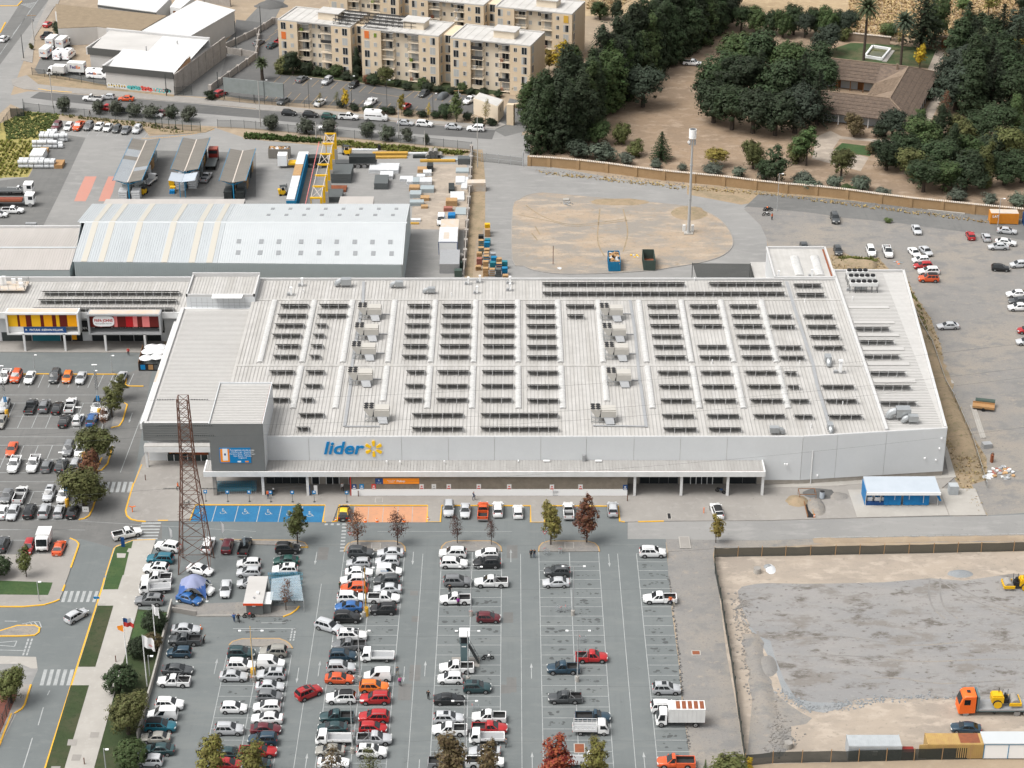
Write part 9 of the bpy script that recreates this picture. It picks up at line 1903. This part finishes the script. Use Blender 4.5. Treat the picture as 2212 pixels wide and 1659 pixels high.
# = building site and right side
def container(p,rz,L,W,H,mat,label,cat='container'):
 t=TH('container',label,cat,(p.x,p.y,0),rz);MB().B(-L/2,L/2,-W/2,W/2,.15,H).l('body',mat,t);rb=MB();x=-L/2+.15
 while x<L/2-.1:rb.B(x,x+.13,-W/2-.05,-W/2-.001,.3,H-.1);rb.B(x,x+.13,W/2+.001,W/2+.05,.3,H-.1);rb.B(x,x+.13,-W/2+.1,W/2-.1,H+.001,H+.05);x+=.3
 stuff(rb.l('corrugation',mat,t))
 for x in(-L/2-.03,L/2-.09):
  for y in(-W/2-.03,W/2-.09):MB().B(x,x+.12,y,y+.12,0,H+.06).l('corner_post',mat,t)
 return t
c1=container(G(3,3,905,1545),0,7.4,2.6,2.5,'m23','grey-white steel container behind the lower net fence');MB().B(-.35,.35,-1.42,-1.36,1.0,1.7).l('air_conditioner','m115',c1)
c2=container(G(3,3,1600,1535),0,8.0,2.6,2.6,'m25','rusty yellow container with an open door at its left');MB().B(-5.2,-4.05,-1.3,-1.2,.2,2.5).l('door','m25',c2);MB().B(.6,3.4,-1.0,1.2,2.652,2.66).l('rust_patch','rust',c2)
p=G(3,3,2060,1540);t=TH('site_cabin','white site office cabin with blue trim at the lower right','cabin',(p.x,p.y,0));MB().B(-3.6,6,-1.2,1.4,.2,2.7).l('wall','m115',t);MB().B(-3.7,6,-1.3,1.5,2.703,2.85).l('roof','m84',t)
for x in(-3.62,-.2,3.2):MB().B(x,x+.1,-1.25,-1.201,.2,2.7).l('trim','m11',t)
MB().B(-3.6,6,-1.26,-1.201,2.55,2.7).l('trim','m11',t);MB().B(-3.65,-3.601,-.8,.2,.3,2.3).l('door','m105',t)
stack('site_tank','dark red tank with grey lid between the containers','tank',G(3,3,1187,1565),2.2,1.3,1.4,'m13',0,1);
co=container(G(3,1,2030,262),-.05,6.2,2.5,2.6,'m24','orange shipping container with white letters beside the ochre wall');ltext('LAT',.8,co,(-2.0,-1.33,1.9),(pi/2,0,0),'m115',bold=.02);MB().B(-3.05,3.05,-1.2,1.2,2.655,2.665).l('faded_roof','stain',co)
stack('site_cabin','dark blue cabin at the right edge beside the orange container','cabin',G(3,1,2240,280),2,2.5,2.6,'navy',0,1)
def roller(p,rz,label,z=0):
 t=TH('road_roller',label,'road roller',(p.x,p.y,z),rz);MB().t((1.3,-.95,.7),(1.3,.95,.7),.7,.7,18).l('drum','concrete',t,smooth=40);fr=MB();fr.B(.4,2.15,-1.12,-.98,.45,.95).B(.4,2.15,.98,1.12,.45,.95).B(2.02,2.16,-.979,.979,.5,.9);fr.l('drum_frame','m121',t)
 MB().B(-2.1,-.4,-.75,.75,.7,1.7).B(-2.0,-.6,-.65,.65,1.7,1.95).l('engine_hood','m121',t);MB().B(-.38,.4,-.6,.6,.6,1.3).B(-.2,.1,-.3,.3,1.3,1.9).l('seat','black',t);MB().t((-1.0,.3,1.95),(-1.0,.3,2.7),.06,n=6).l('exhaust','black',t)
 c=MB()
 for x in(-.35,.4):
  for y in(-.6,.6):c.e((x,y,1.3),(x,y,2.3),.06)
 c.l('roll_frame','black',t)
 for s in(-1,1):MB().t((-1.3,s*.75,.65),(-1.3,s*1.1,.65),.65,.62,14,0,True,1).l('wheel',['tyre','m121'],t)
roller(G(3,3,2140,100),pi,'yellow road roller on the gravel pad at the right edge')
p=G(3,3,1960,1170);t=TH('low_loader','orange truck with grey flat deck carrying a roller','truck',(p.x,p.y,0));M('m107',(.72,.13,.02),.4)
def sc(x,w_,za,zb):return[(x,w_,za),(x,w_,zb-.15),(x,w_*.88,zb),(x,-w_*.88,zb),(x,-w_,zb-.15),(x,-w_,za)]
MB().loft([sc(-5.6,1.1,.5,1.7),sc(-5.5,1.2,.45,2.0),sc(-5.1,1.22,.45,3.2),sc(-4.7,1.22,.5,3.5),sc(-3.2,1.22,.6,3.55)]).l('cab','m107',t,smooth=40);MB().face([(-5.53,-1.0,1.95),(-5.13,-1.0,3.05),(-5.13,1.0,3.05),(-5.53,1.0,1.95)][::-1]).l('windshield','m15',t)
for v_ in kids(t):
 if v_.name.startswith('windshield'):v_.location=(-.05,0,.03)
for s in(-1,1):MB().B(-4.9,-4.0,s*1.225-.01,s*1.225+.01,2.0,2.9).l('side_window','m15',t)
MB().B(-4.4,-3.9,-.3,.3,3.56,3.62).l('roof_hatch','trim',t);MB().B(-3.0,-2.7,-1.25,1.25,.9,3.4).l('headboard','m105',t);MB().B(-2.7,8,-1.25,1.25,1.0,1.25).l('deck','m96',t);MB().B(-2.6,8,-1.2,1.2,.8,.99).l('chassis','m105',t)
for x in(-4.5,2.9,4.3,6.5):
 for s in(-1,1):MB().t((x,s*.85,.5),(x,s*1.2,.5),.5,.48,14,0,True,1).l('wheel',['tyre','rim'],t)
roller(V((p.x+1.3,p.y,0)),0,'yellow road roller riding on the low loader deck',1.26)
for c,r,u,v,lb in((3,3,175,1480,'concrete pipe ring standing at lower left of the building site'),(2,2,2118,1630,'concrete pipe ring near the top fence of the building site')):
 p=G(c,r,u,v);o=MB().t((0,0,0),(0,0,.9),.6,.6,16,0,True,1).b('pipe_ring',['m20','concrete']);o.location=p;tag(o,lb,'pipe ring')
def mound(p,rx,ry,h,mat,label,n=12,z=0):
 mb=MB();rings=[]
 for k in range(7):
  f=k/6;rings.append([(cos(a)*rx*(1-f)*tu(.88,1.1)+.0,sin(a)*ry*(1-f)*tu(.88,1.1),h*(1-(1-f)**1.7)*tu(.92,1.08))for a in[2*pi*i/16 for i in range(16)]])
 mb.loft(rings);o=mb.b('earth_mound',mat,smooth=60);o.location=(p.x,p.y,z);tag(o,label,'mound');return o
mound(G(3,2,250,1015),2.0,1.9,.7,'m110','tan earth heap left of the trench',z=.12);mound(G(3,2,420,1065),1.6,3.2,.7,'m43','brown earth heap right of the trench',z=.12);mound(G(3,2,450,955),2.9,1.9,.5,'m1','dark gravel heap by the blue barrel',z=.12);mound(G(3,2,605,975),1.8,1.4,.4,'m43','small grey gravel heap right of the barrel',z=.12);mound(G(2,1,1530,185),4.2,4.2,.5,'m110','low brown earth mound on the traffic island by the monopole',z=.08);mound(G(2,1,920,90),7,2.2,.3,'m110','low dug-up strip at the back of the traffic island',z=.08);mound(G(1,0,130,50),5,3.5,1.6,'m1','dark gravel heap behind the apartments parking');mound(G(2,2,2212,1580),0.8,.8,.4,'m42','small grey heap near the top fence');mound(G(3,3,-5,780),1.6,3,.5,'m43','grey spoil heap at the left edge of the pad');mound(G(3,2,1660,1640),2.2,1.2,.5,'m42','grey gravel heap at the top of the building site');mound(G(3,2,20,1600),.9,1.6,.3,'m120','white lime heap inside the site fence')
def berm(pts,wd,h,mat,label):
 W=[P(*d)for d in pts];rings=[]
 tot=[]
 for a,b in zip(W,W[1:]):n=max(1,int((b-a).length/1.2));tot+=[a.lerp(b,k/n)for k in range(n)]
 tot.append(W[-1])
 for i,p in enumerate(tot):
  d=(tot[min(i+1,len(tot)-1)]-tot[max(i-1,0)]).normalized();n=V((-d.y,d.x,0));hh_=h*tu(.6,1.2)if 0<i<len(tot)-1 else.02;ww=wd*tu(.8,1.15)
  rings.append([p+n*ww*f+V((0,0,hh_*z+.01))for f,z in((-1,0),(-.55,.55),(-.1,1),(.3,.85),(.65,.4),(1,0))])
 o=MB().loft(rings,closed=True).b('earth_berm',mat,smooth=70);tag(o,label,'berm');return o
berm(T(3,2,[(390,1355),(800,1352),(1200,1345),(1800,1338),(2500,1330)]),.9,.5,'earth','low brown earth berm along the service road')
berm(T(3,1,[(1120,800),(1250,1000),(1330,1250),(1420,1450),(1500,1659)])+T(3,2,[(1490,60),(1600,300),(1680,500),(1740,640)]),2.2,.7,'m110','brown earth bank along the right side of the store');berm(T(3,1,[(560,600),(760,610),(950,640)]),2.0,.8,'m110','low weedy bank behind the right roof strip')
berm(T(2,3,[(2070,500),(2100,700),(2150,950),(2190,1150)])+T(3,3,[(10,1300)]),1.6,.45,'m43','rough spoil ridge along the left of the pad')
a,b=G(3,2,335,1015),G(3,2,350,1160);t=TH('trench_box','open dark trench with timber shoring at the plaza','trench',(a.x,a.y,.12));MB().B(a.x-.5,a.x+.5,b.y,a.y,.123,.14).b('trench','black',t);MB().B(a.x-.6,a.x-.5,b.y,a.y,.12,.5).b('shoring','timber',t);MB().B(a.x+.5,a.x+.6,b.y,a.y,.12,.4).b('shoring','m104',t)
fr=MB();p=G(3,2,335,985)
for x in(-1.4,1.4):
 for y in(-1,1):fr.e((p.x+x,p.y+y,.1),(p.x+x,p.y+y,1.3),.08)
for y in(-1,1):fr.e((p.x-1.4,p.y+y,1.3),(p.x+1.4,p.y+y,1.3),.08)
for x in(-1.4,1.4):fr.e((p.x+x,p.y-1,1.3),(p.x+x,p.y+1,1.3),.08)
o=fr.b('shoring_frame','timber');tag(o,'brown timber frame standing over the trench end','frame')
p=G(3,2,465,990);o=MB().t((0,0,0),(0,0,1.3),.42,.42,14,0,True,1).b('barrel',['m87','black']);o.location=(p.x,p.y,.12);tag(o,'pale blue barrel beside the dark gravel heap','barrel')
p=G(3,2,1595,950);o=MB().B(-.8,.8,-.7,.7,0,1.7).b('ibc_tank','m23');o.location=(p.x,p.y,.17);tag(o,'grey caged tank on the right concrete pad','tank')
zs=3.3;b0=G(3,2,840,1055);b1=G(3,2,1460,1050);ys0=b0.y;xs0,xs1=b0.x,b1.x;ysb=ys0+4.0
t=TH('market_stall','long stall with white roof and blue tarpaulin front on concrete pad','stall',(xs0,ys0,.18));MB().p([(xs0,ys0-.6),(xs1+.2,ys0-.6),(xs1,ysb),(xs0,ysb)],zs-.3,[zs-.28,zs-.28,zs+.25,zs+.25]).b('roof','m87',t);MB().B(xs0-.05,xs1+.25,ys0-.75,ys0-.61,zs-.75,zs-.2).b('awning','m115',t)
MB().B(xs0-.1,xs0,ys0,ysb,.18,zs-.3).b('side_tarp','m100',t)
L_=xs1-xs0
for f0,f1 in((.25,.49),(.52,.88)):
 n=14;rings=[]
 for k in range(n+1):x=xs0+L_*(f0+(f1-f0)*k/n);rings.append([(x,ys0-.15+.08*sin(k*1.9),.3),(x,ys0+.02+.06*sin(k*1.3),1.4),(x,ys0+.05,zs-.35)])
 MB().loft(rings,closed=False,cap=False).b('tarpaulin','m100',t,smooth=60)
MB().loft([[(xs1-.6,ys0-.1,2.6),(xs1-.1,ys0-.2,2.7)],[(xs1+.2,ys0-.3,1.2),(xs1+.6,ys0-.2,1.1)]],closed=False,cap=False).b('tarpaulin','m100',t)
MB().B(xs0,xs0+L_*.25,ys0+1.2,ysb-.1,.18,zs-.4).b('back_wall','m67',t);MB().B(xs0+.05,xs0+L_*.26,ys0-.05,ys0+.5,.18,.75).b('counter','navy',t)
for k in range(3):stack('stall_bin','white crate with blue lid in the stall, %s from left'%nth(k),'crate',V((xs0+.8+k*1.25,ys0+.9,0)),.9,.8,1.3,'m115',0,1,.03,None,'stall crates',.18);MB().B(xs0+.42+k*1.25,xs0+1.18+k*1.25,ys0+.55,ys0+1.2,1.49,1.55).b('crate_lid','m100',t)
MB().B(xs0+.02,xs1,ys0+.6,ysb,.18,.4).b('floor','m96',t)
for k in range(6):MB().e((xs0+L_*k/5,ys0,.18),(xs0+L_*k/5,ys0,zs-.3),.08).b('post','m116',t)
W=[P(*d)for d in T(3,2,[(1745,185),(1790,185),(1885,470),(1835,470)])];t=TH('plank_stack','long pale boards lying on the gravel near the right edge','planks',(W[0].x,W[0].y,0))
for k in range(4):f0,f1=k/4,(k+.92)/4;a=[W[0].lerp(W[1],f0),W[0].lerp(W[1],f1),W[3].lerp(W[2],f1),W[3].lerp(W[2],f0)];MB().p([(v.x,v.y)for v in a],0,.12+.05*(k%2)).b('board','m20',t)
p=G(3,2,1860,215);t=TH('small_trailer','small tipping trailer with green tank near the boards','trailer',(p.x,p.y,0),-.25);MB().B(-2,2,-1,1,.5,.62).B(-2,2,-1,-.92,.62,.95).B(-2,2,.92,1,.62,.95).l('bed','m104',t);MB().t((-1.6,1.4,1.0),(2,1.4,1.0),.45,n=12).l('tank','m30',t)
for s in(-1,1):MB().t((0,s*1.02,.35),(0,s*1.2,.35),.35,n=10).l('wheel','tyre',t)
stack('loader_bucket','grey loader bucket lying on the gravel','bucket',G(3,2,1888,545),1.6,1.2,.9,'m96',.2,1);stack('wooden_pallet','single pale pallet on the gravel at the right of the bank','pallet',G(3,1,1565,1645),1.6,1.3,.16,'m20',.1,1);stack('loader_bucket','dark steel plate propped on the gravel','plate',G(3,2,1932,675),.4,.5,1.5,'rust',.3,1)
a,b=G(3,1,1380,162),G(3,1,1700,195);o=pb(MB(),[a.xy,b.xy],.4,0,.35).b('concrete_beam','m20');tag(o,'long pale concrete beam at the foot of the ochre wall','beam')
stack('litter_bin','dark litter bin by the yard fence','bin',G(1,0,1065,1295),.7,.7,1.3,'black',0,1)
# = people
def person_mesh(pose,rs):
 me=bpy.data.meshes.new('person');sw=.22 if pose in('walk','walk2')else.05;ab=.12 if pose!='reach' else-.35
 vs=[(0,0,.95),(0,0,1.15),(0,.01,1.38),(0,0,1.50),(0,-.02,1.58),(0,-.02,1.70)]
 es=[(0,1),(1,2),(2,3),(3,4),(4,5)];rad=[.15,.135,.155,.06,.085,.075]
 for s in(-1,1):
  f=s*sw;b=len(vs);vs+=[(s*.10,0,.90),(s*.11,-f*.9,.48),(s*.11,f*.2-f*.9,.09),(s*.12,-f*.7-.14,.04)];es+=[(0,b),(b,b+1),(b+1,b+2),(b+2,b+3)];rad+=[.105,.075,.05,.045]
  b=len(vs);vs+=[(s*.20,0,1.42),(s*.26,f*.8+.03,1.16),(s*.25,f*1.1-ab,.92 if pose!='reach' else 1.1),(s*.25,f*1.15-ab-.03,.84 if pose!='reach' else 1.12)];es+=[(2,b),(b,b+1),(b+1,b+2),(b+2,b+3)];rad+=[.07,.052,.038,.042]
 if pose=='lean':vs=[(x,y-.45*max(0,z-.9),z-.06*max(0,z-.9))for x,y,z in vs]
 me.from_pydata(vs,es,[]);o=bpy.data.objects.new('person',me);COL.objects.link(o)
 m=o.modifiers.new('skin','SKIN')
 for i,r_ in enumerate(rad):me.skin_vertices[0].data[i].radius=(r_,r_*(.75 if i in(1,2,0)else 1))
 me.skin_vertices[0].data[0].use_root=True
 m.use_smooth_shade=True;o.modifiers.new('sub','SUBSURF').levels=1
 bpy.context.view_layer.update();out=bpy.data.meshes.new_from_object(o.evaluated_get(bpy.context.evaluated_depsgraph_get()));bpy.data.objects.remove(o)
 out.name='person';idx=[]
 for pl in out.polygons:
  c=pl.center;z=c.z;arm=abs(c.x)>.205 and z<1.3
  if z>1.62 or(z>1.53 and c.y>.02):k=1
  elif z>1.46:k=0
  elif arm and z<(.98 if pose!='reach' else 1.0):k=0
  elif z>.93 or arm:k=2
  elif z>.10:k=3
  else:k=4
  idx.append(k)
 for _ in range(5):out.materials.append(None)
 out.polygons.foreach_set('material_index',idx);return out
M('hair',(.015,.011,.009),.7);M('shoe',(.03,.03,.03),.7)
CL=dict(black=(.015,.015,.017),orange=(.65,.12,.02),blue=(.02,.10,.30),navy=(.02,.04,.09),white=(.6,.6,.6),grey=(.16,.17,.18),pink=(.48,.09,.25),purple=(.30,.02,.30),lblue=(.12,.33,.50),red=(.45,.03,.03),khaki=(.30,.27,.22),green=(.04,.07,.035),jeans=(.04,.06,.10))
for k_,c_ in CL.items():M('cloth_'+k_,c_,.9)
PM={ps:person_mesh(ps,0)for ps in('stand','walk','reach','lean')}
for c,r,u,v,ps,rz,top,leg,z,lb in((0,2,1540,918,'walk',1.2,'orange','black',KB,'person in an orange top walking on the plaza past the pylon'),(1,2,748,925,'walk',.2,'white','black',KB,'person in white top and black trousers at the left entrance'),(1,2,107,990,'stand',0,'orange','jeans',KB,'person in an orange vest near the left canopy column'),(1,2,1882,1003,'walk',1.57,'navy','jeans',KB,'person in dark blue walking along the store front'),(2,2,165,1502,'stand',.1,'black','black',0,'left one of a couple in black in the aisle'),(2,2,192,1502,'stand',-.1,'black','jeans',0,'right one of a couple in black in the aisle'),(1,3,1222,860,'walk',.3,'grey','khaki',0,'person in grey walking in the aisle by a white van'),(1,3,1245,950,'walk',3.3,'pink','black',0,'person in a pink top walking in the aisle'),(1,3,1490,1068,'stand',2.8,'black','black',0,'person in black standing in the aisle near a black sedan'),(1,3,1748,260,'stand',.5,'purple','black',0,'person in purple at the open side of a white pickup'),(1,3,727,120,'stand',1.0,'green','black',0,'person in green beside an orange-red SUV'),(1,3,2160,1480,'stand',-1.2,'grey','black',0,'person behind the white flatbed truck'),(2,3,1368,248,'reach',3.0,'orange','jeans',0,'person in orange loading the white pickup'),(2,3,1398,264,'stand',2.6,'white','khaki',0,'person in white and pale trousers by the loaded pickup'),(0,3,2025,398,'walk',3.1,'blue','navy',0,'person in a blue top walking with a companion below the kiosk'),(0,3,2063,403,'walk',3.2,'black','black',0,'person in black walking beside the one in blue'),(0,3,1762,582,'lean',1.5,'black','black',0,'person in black leaning over the tailgate of a dark pickup'),(3,3,1952,1195,'reach',3.0,'lblue','black',0,'worker in a light blue shirt at the low loader'),(0,1,1112,1412,'stand',0,'red','black',KB,'person in red and black near the shop columns'),(3,1,33,242,'stand',.8,'orange','black',0,'person in orange by the motorcycles on the loop road'),(0,0,778,1002,'walk',1.5,'black','black',0,'person in black walking on the street footpath'),(1,3,1675,150,'stand',0,'black','black',0,'person in black behind the white pickup in the third block'),(1,3,60,985,'stand',1.0,'pink','khaki',0,'person in pale pink beside a silver sedan'),(3,2,1935,660,'stand',0,'black','black',0,'person in dark clothes on the gravel near the debris')):
 me=PM[ps].copy();ms=['skin','hair','cloth_'+top,'cloth_'+leg,'shoe']
 for i,mn in enumerate(ms):me.materials[i]=MATS[mn]
 o=obj('person',me);p=G(c,r,u,v,z);o.location=(p.x,p.y,z);o.rotation_euler=(0,0,rz);tag(o,lb,'person')
def bike(p,rz,label,mat,z=0,pedal=False):
 t=TH('bicycle' if pedal else 'motorcycle',label,'bicycle' if pedal else 'motorcycle',(p.x,p.y,z),rz);r_=.34 if pedal else.3;wd=.03 if pedal else.12;hb=.52 if pedal else.65
 for x in(-hb,hb):
  mb=MB();n=14
  for k in range(n):a0,a1=2*pi*k/n,2*pi*(k+1)/n;mb.e((x+cos(a0)*r_*.9,0,r_+sin(a0)*r_*.9),(x+cos(a1)*r_*.9,0,r_+sin(a1)*r_*.9),max(wd,.05),max(wd,.05))
  for k in range(5):a0=2*pi*k/5;mb.e((x,0,r_),(x+cos(a0)*r_*.9,0,r_+sin(a0)*r_*.9),.02)
  mb.l('wheel','tyre',t)
 f=MB();th=.04 if pedal else.08
 f.e((-hb,0,r_),(-.1,0,.5),th);f.e((-.1,0,.5),(.35,0,.78),th);f.e((.35,0,.95),(hb,0,r_),th);f.e((-.25,0,.8),(-.1,0,.45),th);f.e((-.25,0,.78),(.35,0,.8),th);f.e((.33,-.3,1.0),(.33,.3,1.0),.04);f.l('frame','m63',t)
 if not pedal:MB().loft([[(-.1,-.14,.72),(-.1,.14,.72),(-.1,.08,.62),(-.1,-.08,.62)],[(.15,-.17,.88),(.15,.17,.88),(.15,.12,.62),(.15,-.12,.62)],[(.38,-.1,.86),(.38,.1,.86),(.38,.08,.7),(.38,-.08,.7)]]).l('tank',mat,t,smooth=40);MB().B(-.7,-.1,-.13,.13,.72,.82).l('seat','black',t);MB().B(-.15,.3,-.15,.15,.3,.6).l('engine','m95',t)
 else:MB().B(-.36,-.12,-.07,.07,.86,.91).l('saddle','black',t)
for c,r,u,v,rz,lb,mt,z in((1,3,2003,722,.1,'white scooter beside the guard tower','m115',0),(0,3,2150,360,.05,'black and red motorcycle at the kiosk foot','m66',0),(2,2,1800,945,-.6,'black motorcycle lying slantwise under the right canopy','navy',KB),(1,2,150,950,1.5,'motorcycle under the canopy near the left column','m67',KB),(3,1,10,165,.3,'black motorcycle on the loop road verge','black',0),(2,1,2195,205,.2,'white motorcycle on the loop road verge','m115',0),(2,1,2200,160,.4,'orange motorcycle on the loop road verge','m22',0)):bike(G(c,r,u,v),rz,lb,mt,z)
for c,r,u,v,rz,lb in((0,2,1580,1060,.9,'left bicycle leaning at the pylon foot'),(0,2,1625,1055,1.3,'right bicycle leaning at the pylon foot')):bike(G(c,r,u,v,KB),rz,lb,'black',KB,True)
for c,r,u,v,s_,lb in((0,2,1145,1105,1,'rusty pipe loop standing on the plaza corner'),):
 p=G(c,r,u,v,KB);mb=MB();mb.t((0,0,0),(0,0,1.0),.09,n=7).t((0,0,.95),(.6,0,1.15),.09,n=7).t((0,0,.95),(-.5,0,1.15),.09,n=7);o=mb.b('vent_pipe','m22');o.location=p;tag(o,lb,'pipe')
for c,r,u,v,lb,sx,sy in((1,2,1063,1010,'square access cover on the plaza before the white wall',1.4,1.6),(2,2,1358,1148,'open square drain pit on the right plaza',.8,2.0),(1,2,1037,1405,'concrete lid on the first kerbed island facing the store',1.6,1.9),(2,2,495,1402,'concrete lid on the third kerbed island facing the store',1.6,1.9),(2,2,1492,1375,'pale concrete lid on the gravel verge',1.8,3.6),(2,3,1590,665,'rusty drain grate on the gravel verge',1.4,1.2),(2,3,583,1490,'caged manhole at the bottom of the fourth bay block',1.6,2.2)):
 p=G(c,r,u,v);o=MB().B(-sx/2,sx/2,-sy/2,sy/2,.0,.05).B(-sx/2+.15,sx/2-.15,-sy/2+.15,sy/2-.15,.051,.07,1).b('drain_cover',['m20','rust' if('rusty' in lb or 'caged' in lb)else('black' if 'open' in lb else 'concrete')]);o.location=(p.x,p.y,KB if(r==2 and v<1450)else 0);tag(o,lb,'cover')
M('oil',(.075,.08,.08),.8);om=MB();ro=random.Random(8)
for cs in COLS:
 xs=[(cs[0]+cs[1])/2]+([(cs[1]+cs[2])/2]if len(cs)>2 else[])
 for x in xs:
  for k in range(26):
   yc=Y0-PIT*(k+.5)
   for j in range(ro.randint(3,9)):
    px_,py_=x+ro.uniform(-1.7,1.7),yc+ro.uniform(-.6,.6);s_=ro.uniform(.08,.4)*ro.uniform(.5,1.2);n=7
    om.face([(px_+cos(2*pi*i/n)*s_*ro.uniform(.5,1.5),py_+sin(2*pi*i/n)*s_*ro.uniform(.4,1.1),ZM-LV+j*.0003)for i in range(n)])
o=om.b('oil_stain','oil');tag(o,'small dark oil stains in the parking bays','stains',kind='stuff')
def stones(label,pts,wd,n,s0,mat,seed):
 rr=random.Random(seed);W=[P(*d)for d in pts];mb=MB()
 for k in range(n):
  i=rr.randrange(len(W)-1);p=W[i].lerp(W[i+1],rr.random())+V((rr.gauss(0,wd),rr.gauss(0,wd),0));s=s0*rr.uniform(.4,1.6);m=5
  a0=rr.uniform(0,6);b=[(p.x+cos(a0+2*pi*i/m)*s*rr.uniform(.7,1.2),p.y+sin(a0+2*pi*i/m)*s*rr.uniform(.7,1.2))for i in range(m)]
  mb.loft([[(x,y,.02)for x,y in b],[(p.x+(x-p.x)*.6,p.y+(y-p.y)*.6,s*.8)for x,y in b]])
 tag(mb.b('loose_stones',mat),label,'stones',kind='stuff')
stones('loose grey stones along the left edge of the gravel pad',T(2,3,[(1960,180),(2010,450),(2080,800),(2150,1100)])+T(3,3,[(60,1250),(160,1400),(60,1500)]),.9,900,.16,'m43',31)
stones('loose stones along the bottom edge of the gravel pad',T(3,3,[(130,1000),(330,1150),(700,1120),(1000,1060),(1700,1045)]),.5,500,.14,'m42',32)
stones('crumbled asphalt along the broken edge of the car park',T(2,3,[(1352,0),(1395,300),(1450,760),(1480,1100),(1530,1500)]),.12,260,.12,'m1',33)
stones('scattered stones at the foot of the ochre wall',T(2,0,[(200,1470),(900,1530),(2100,1660)])+T(3,1,[(900,115),(1700,205)]),.5,400,.14,'m43',34)
rut=MB()
for pts in([(1400,20),(1390,150),(1430,280),(1530,370)],[(1490,20),(1490,160),(1530,280),(1640,370)],[(1520,60),(1700,180),(1900,260),(2200,330)],[(1560,50),(1760,160),(1980,240),(2212,300)],[(300,700),(700,690),(1300,740),(1900,720),(2212,730)],[(850,890),(1100,880),(1500,930),(2100,900)],[(100,560),(600,520),(1200,600),(1800,560)]):
 pb(rut,[p.xy for p in(P(*d)for d in smoothpts(T(3,3,pts),4,False))],.28,6*LV,7.4*LV)
tag(rut.b('wheel_ruts','m43'),kind='structure')
rut=MB()
for pts in([(60,200),(350,260),(560,300),(1000,250)],[(120,120),(300,230),(560,285),(980,235)],[(200,300),(240,370)],[(170,360),(220,420)],[(760,150),(740,420),(800,560)],[(960,150),(1000,350),(960,520)]):
 pb(rut,[p.xy for p in(P(*d)for d in smoothpts(T(2,1,pts),4,False))],.3,.1,.112)
tag(rut.b('wheel_ruts','m110'),kind='structure')
pa=MB();ro=random.Random(4)
for k in range(9):
 x,y=ro.choice((-30.5,-14.6,1.4,17.3))+ro.uniform(-2.4,2.4),ro.uniform(232,292);w2,h2=ro.uniform(.3,1.0),ro.uniform(.5,2.4);zp=LV*1.3+k*.0004;pa.face([(x-w2,y-h2,zp),(x+w2,y-h2,zp),(x+w2,y+h2,zp),(x-w2,y+h2,zp)])
tag(pa.b('asphalt_patch','m3'),kind='structure')
M('seam',(.10,.105,.105),.9);pa=MB()
for y in(289.5,276.4,263.2,250.1,237):
 pl2=[(x,y+ro.uniform(-.12,.12))for x in range(-44,27,2)];pb(pa,pl2,.05,LV*2,LV*2.3)
for k in range(26):
 x,y=ro.uniform(-42,24),ro.uniform(230,296);pl2=[(x,y)]
 for j in range(ro.randint(3,8)):x+=ro.uniform(-.7,.9);y+=ro.uniform(-.6,.6);pl2.append((x,y))
 pb(pa,pl2,.035,LV*2,LV*2.4)
tag(pa.b('asphalt_crack','seam'),kind='structure')
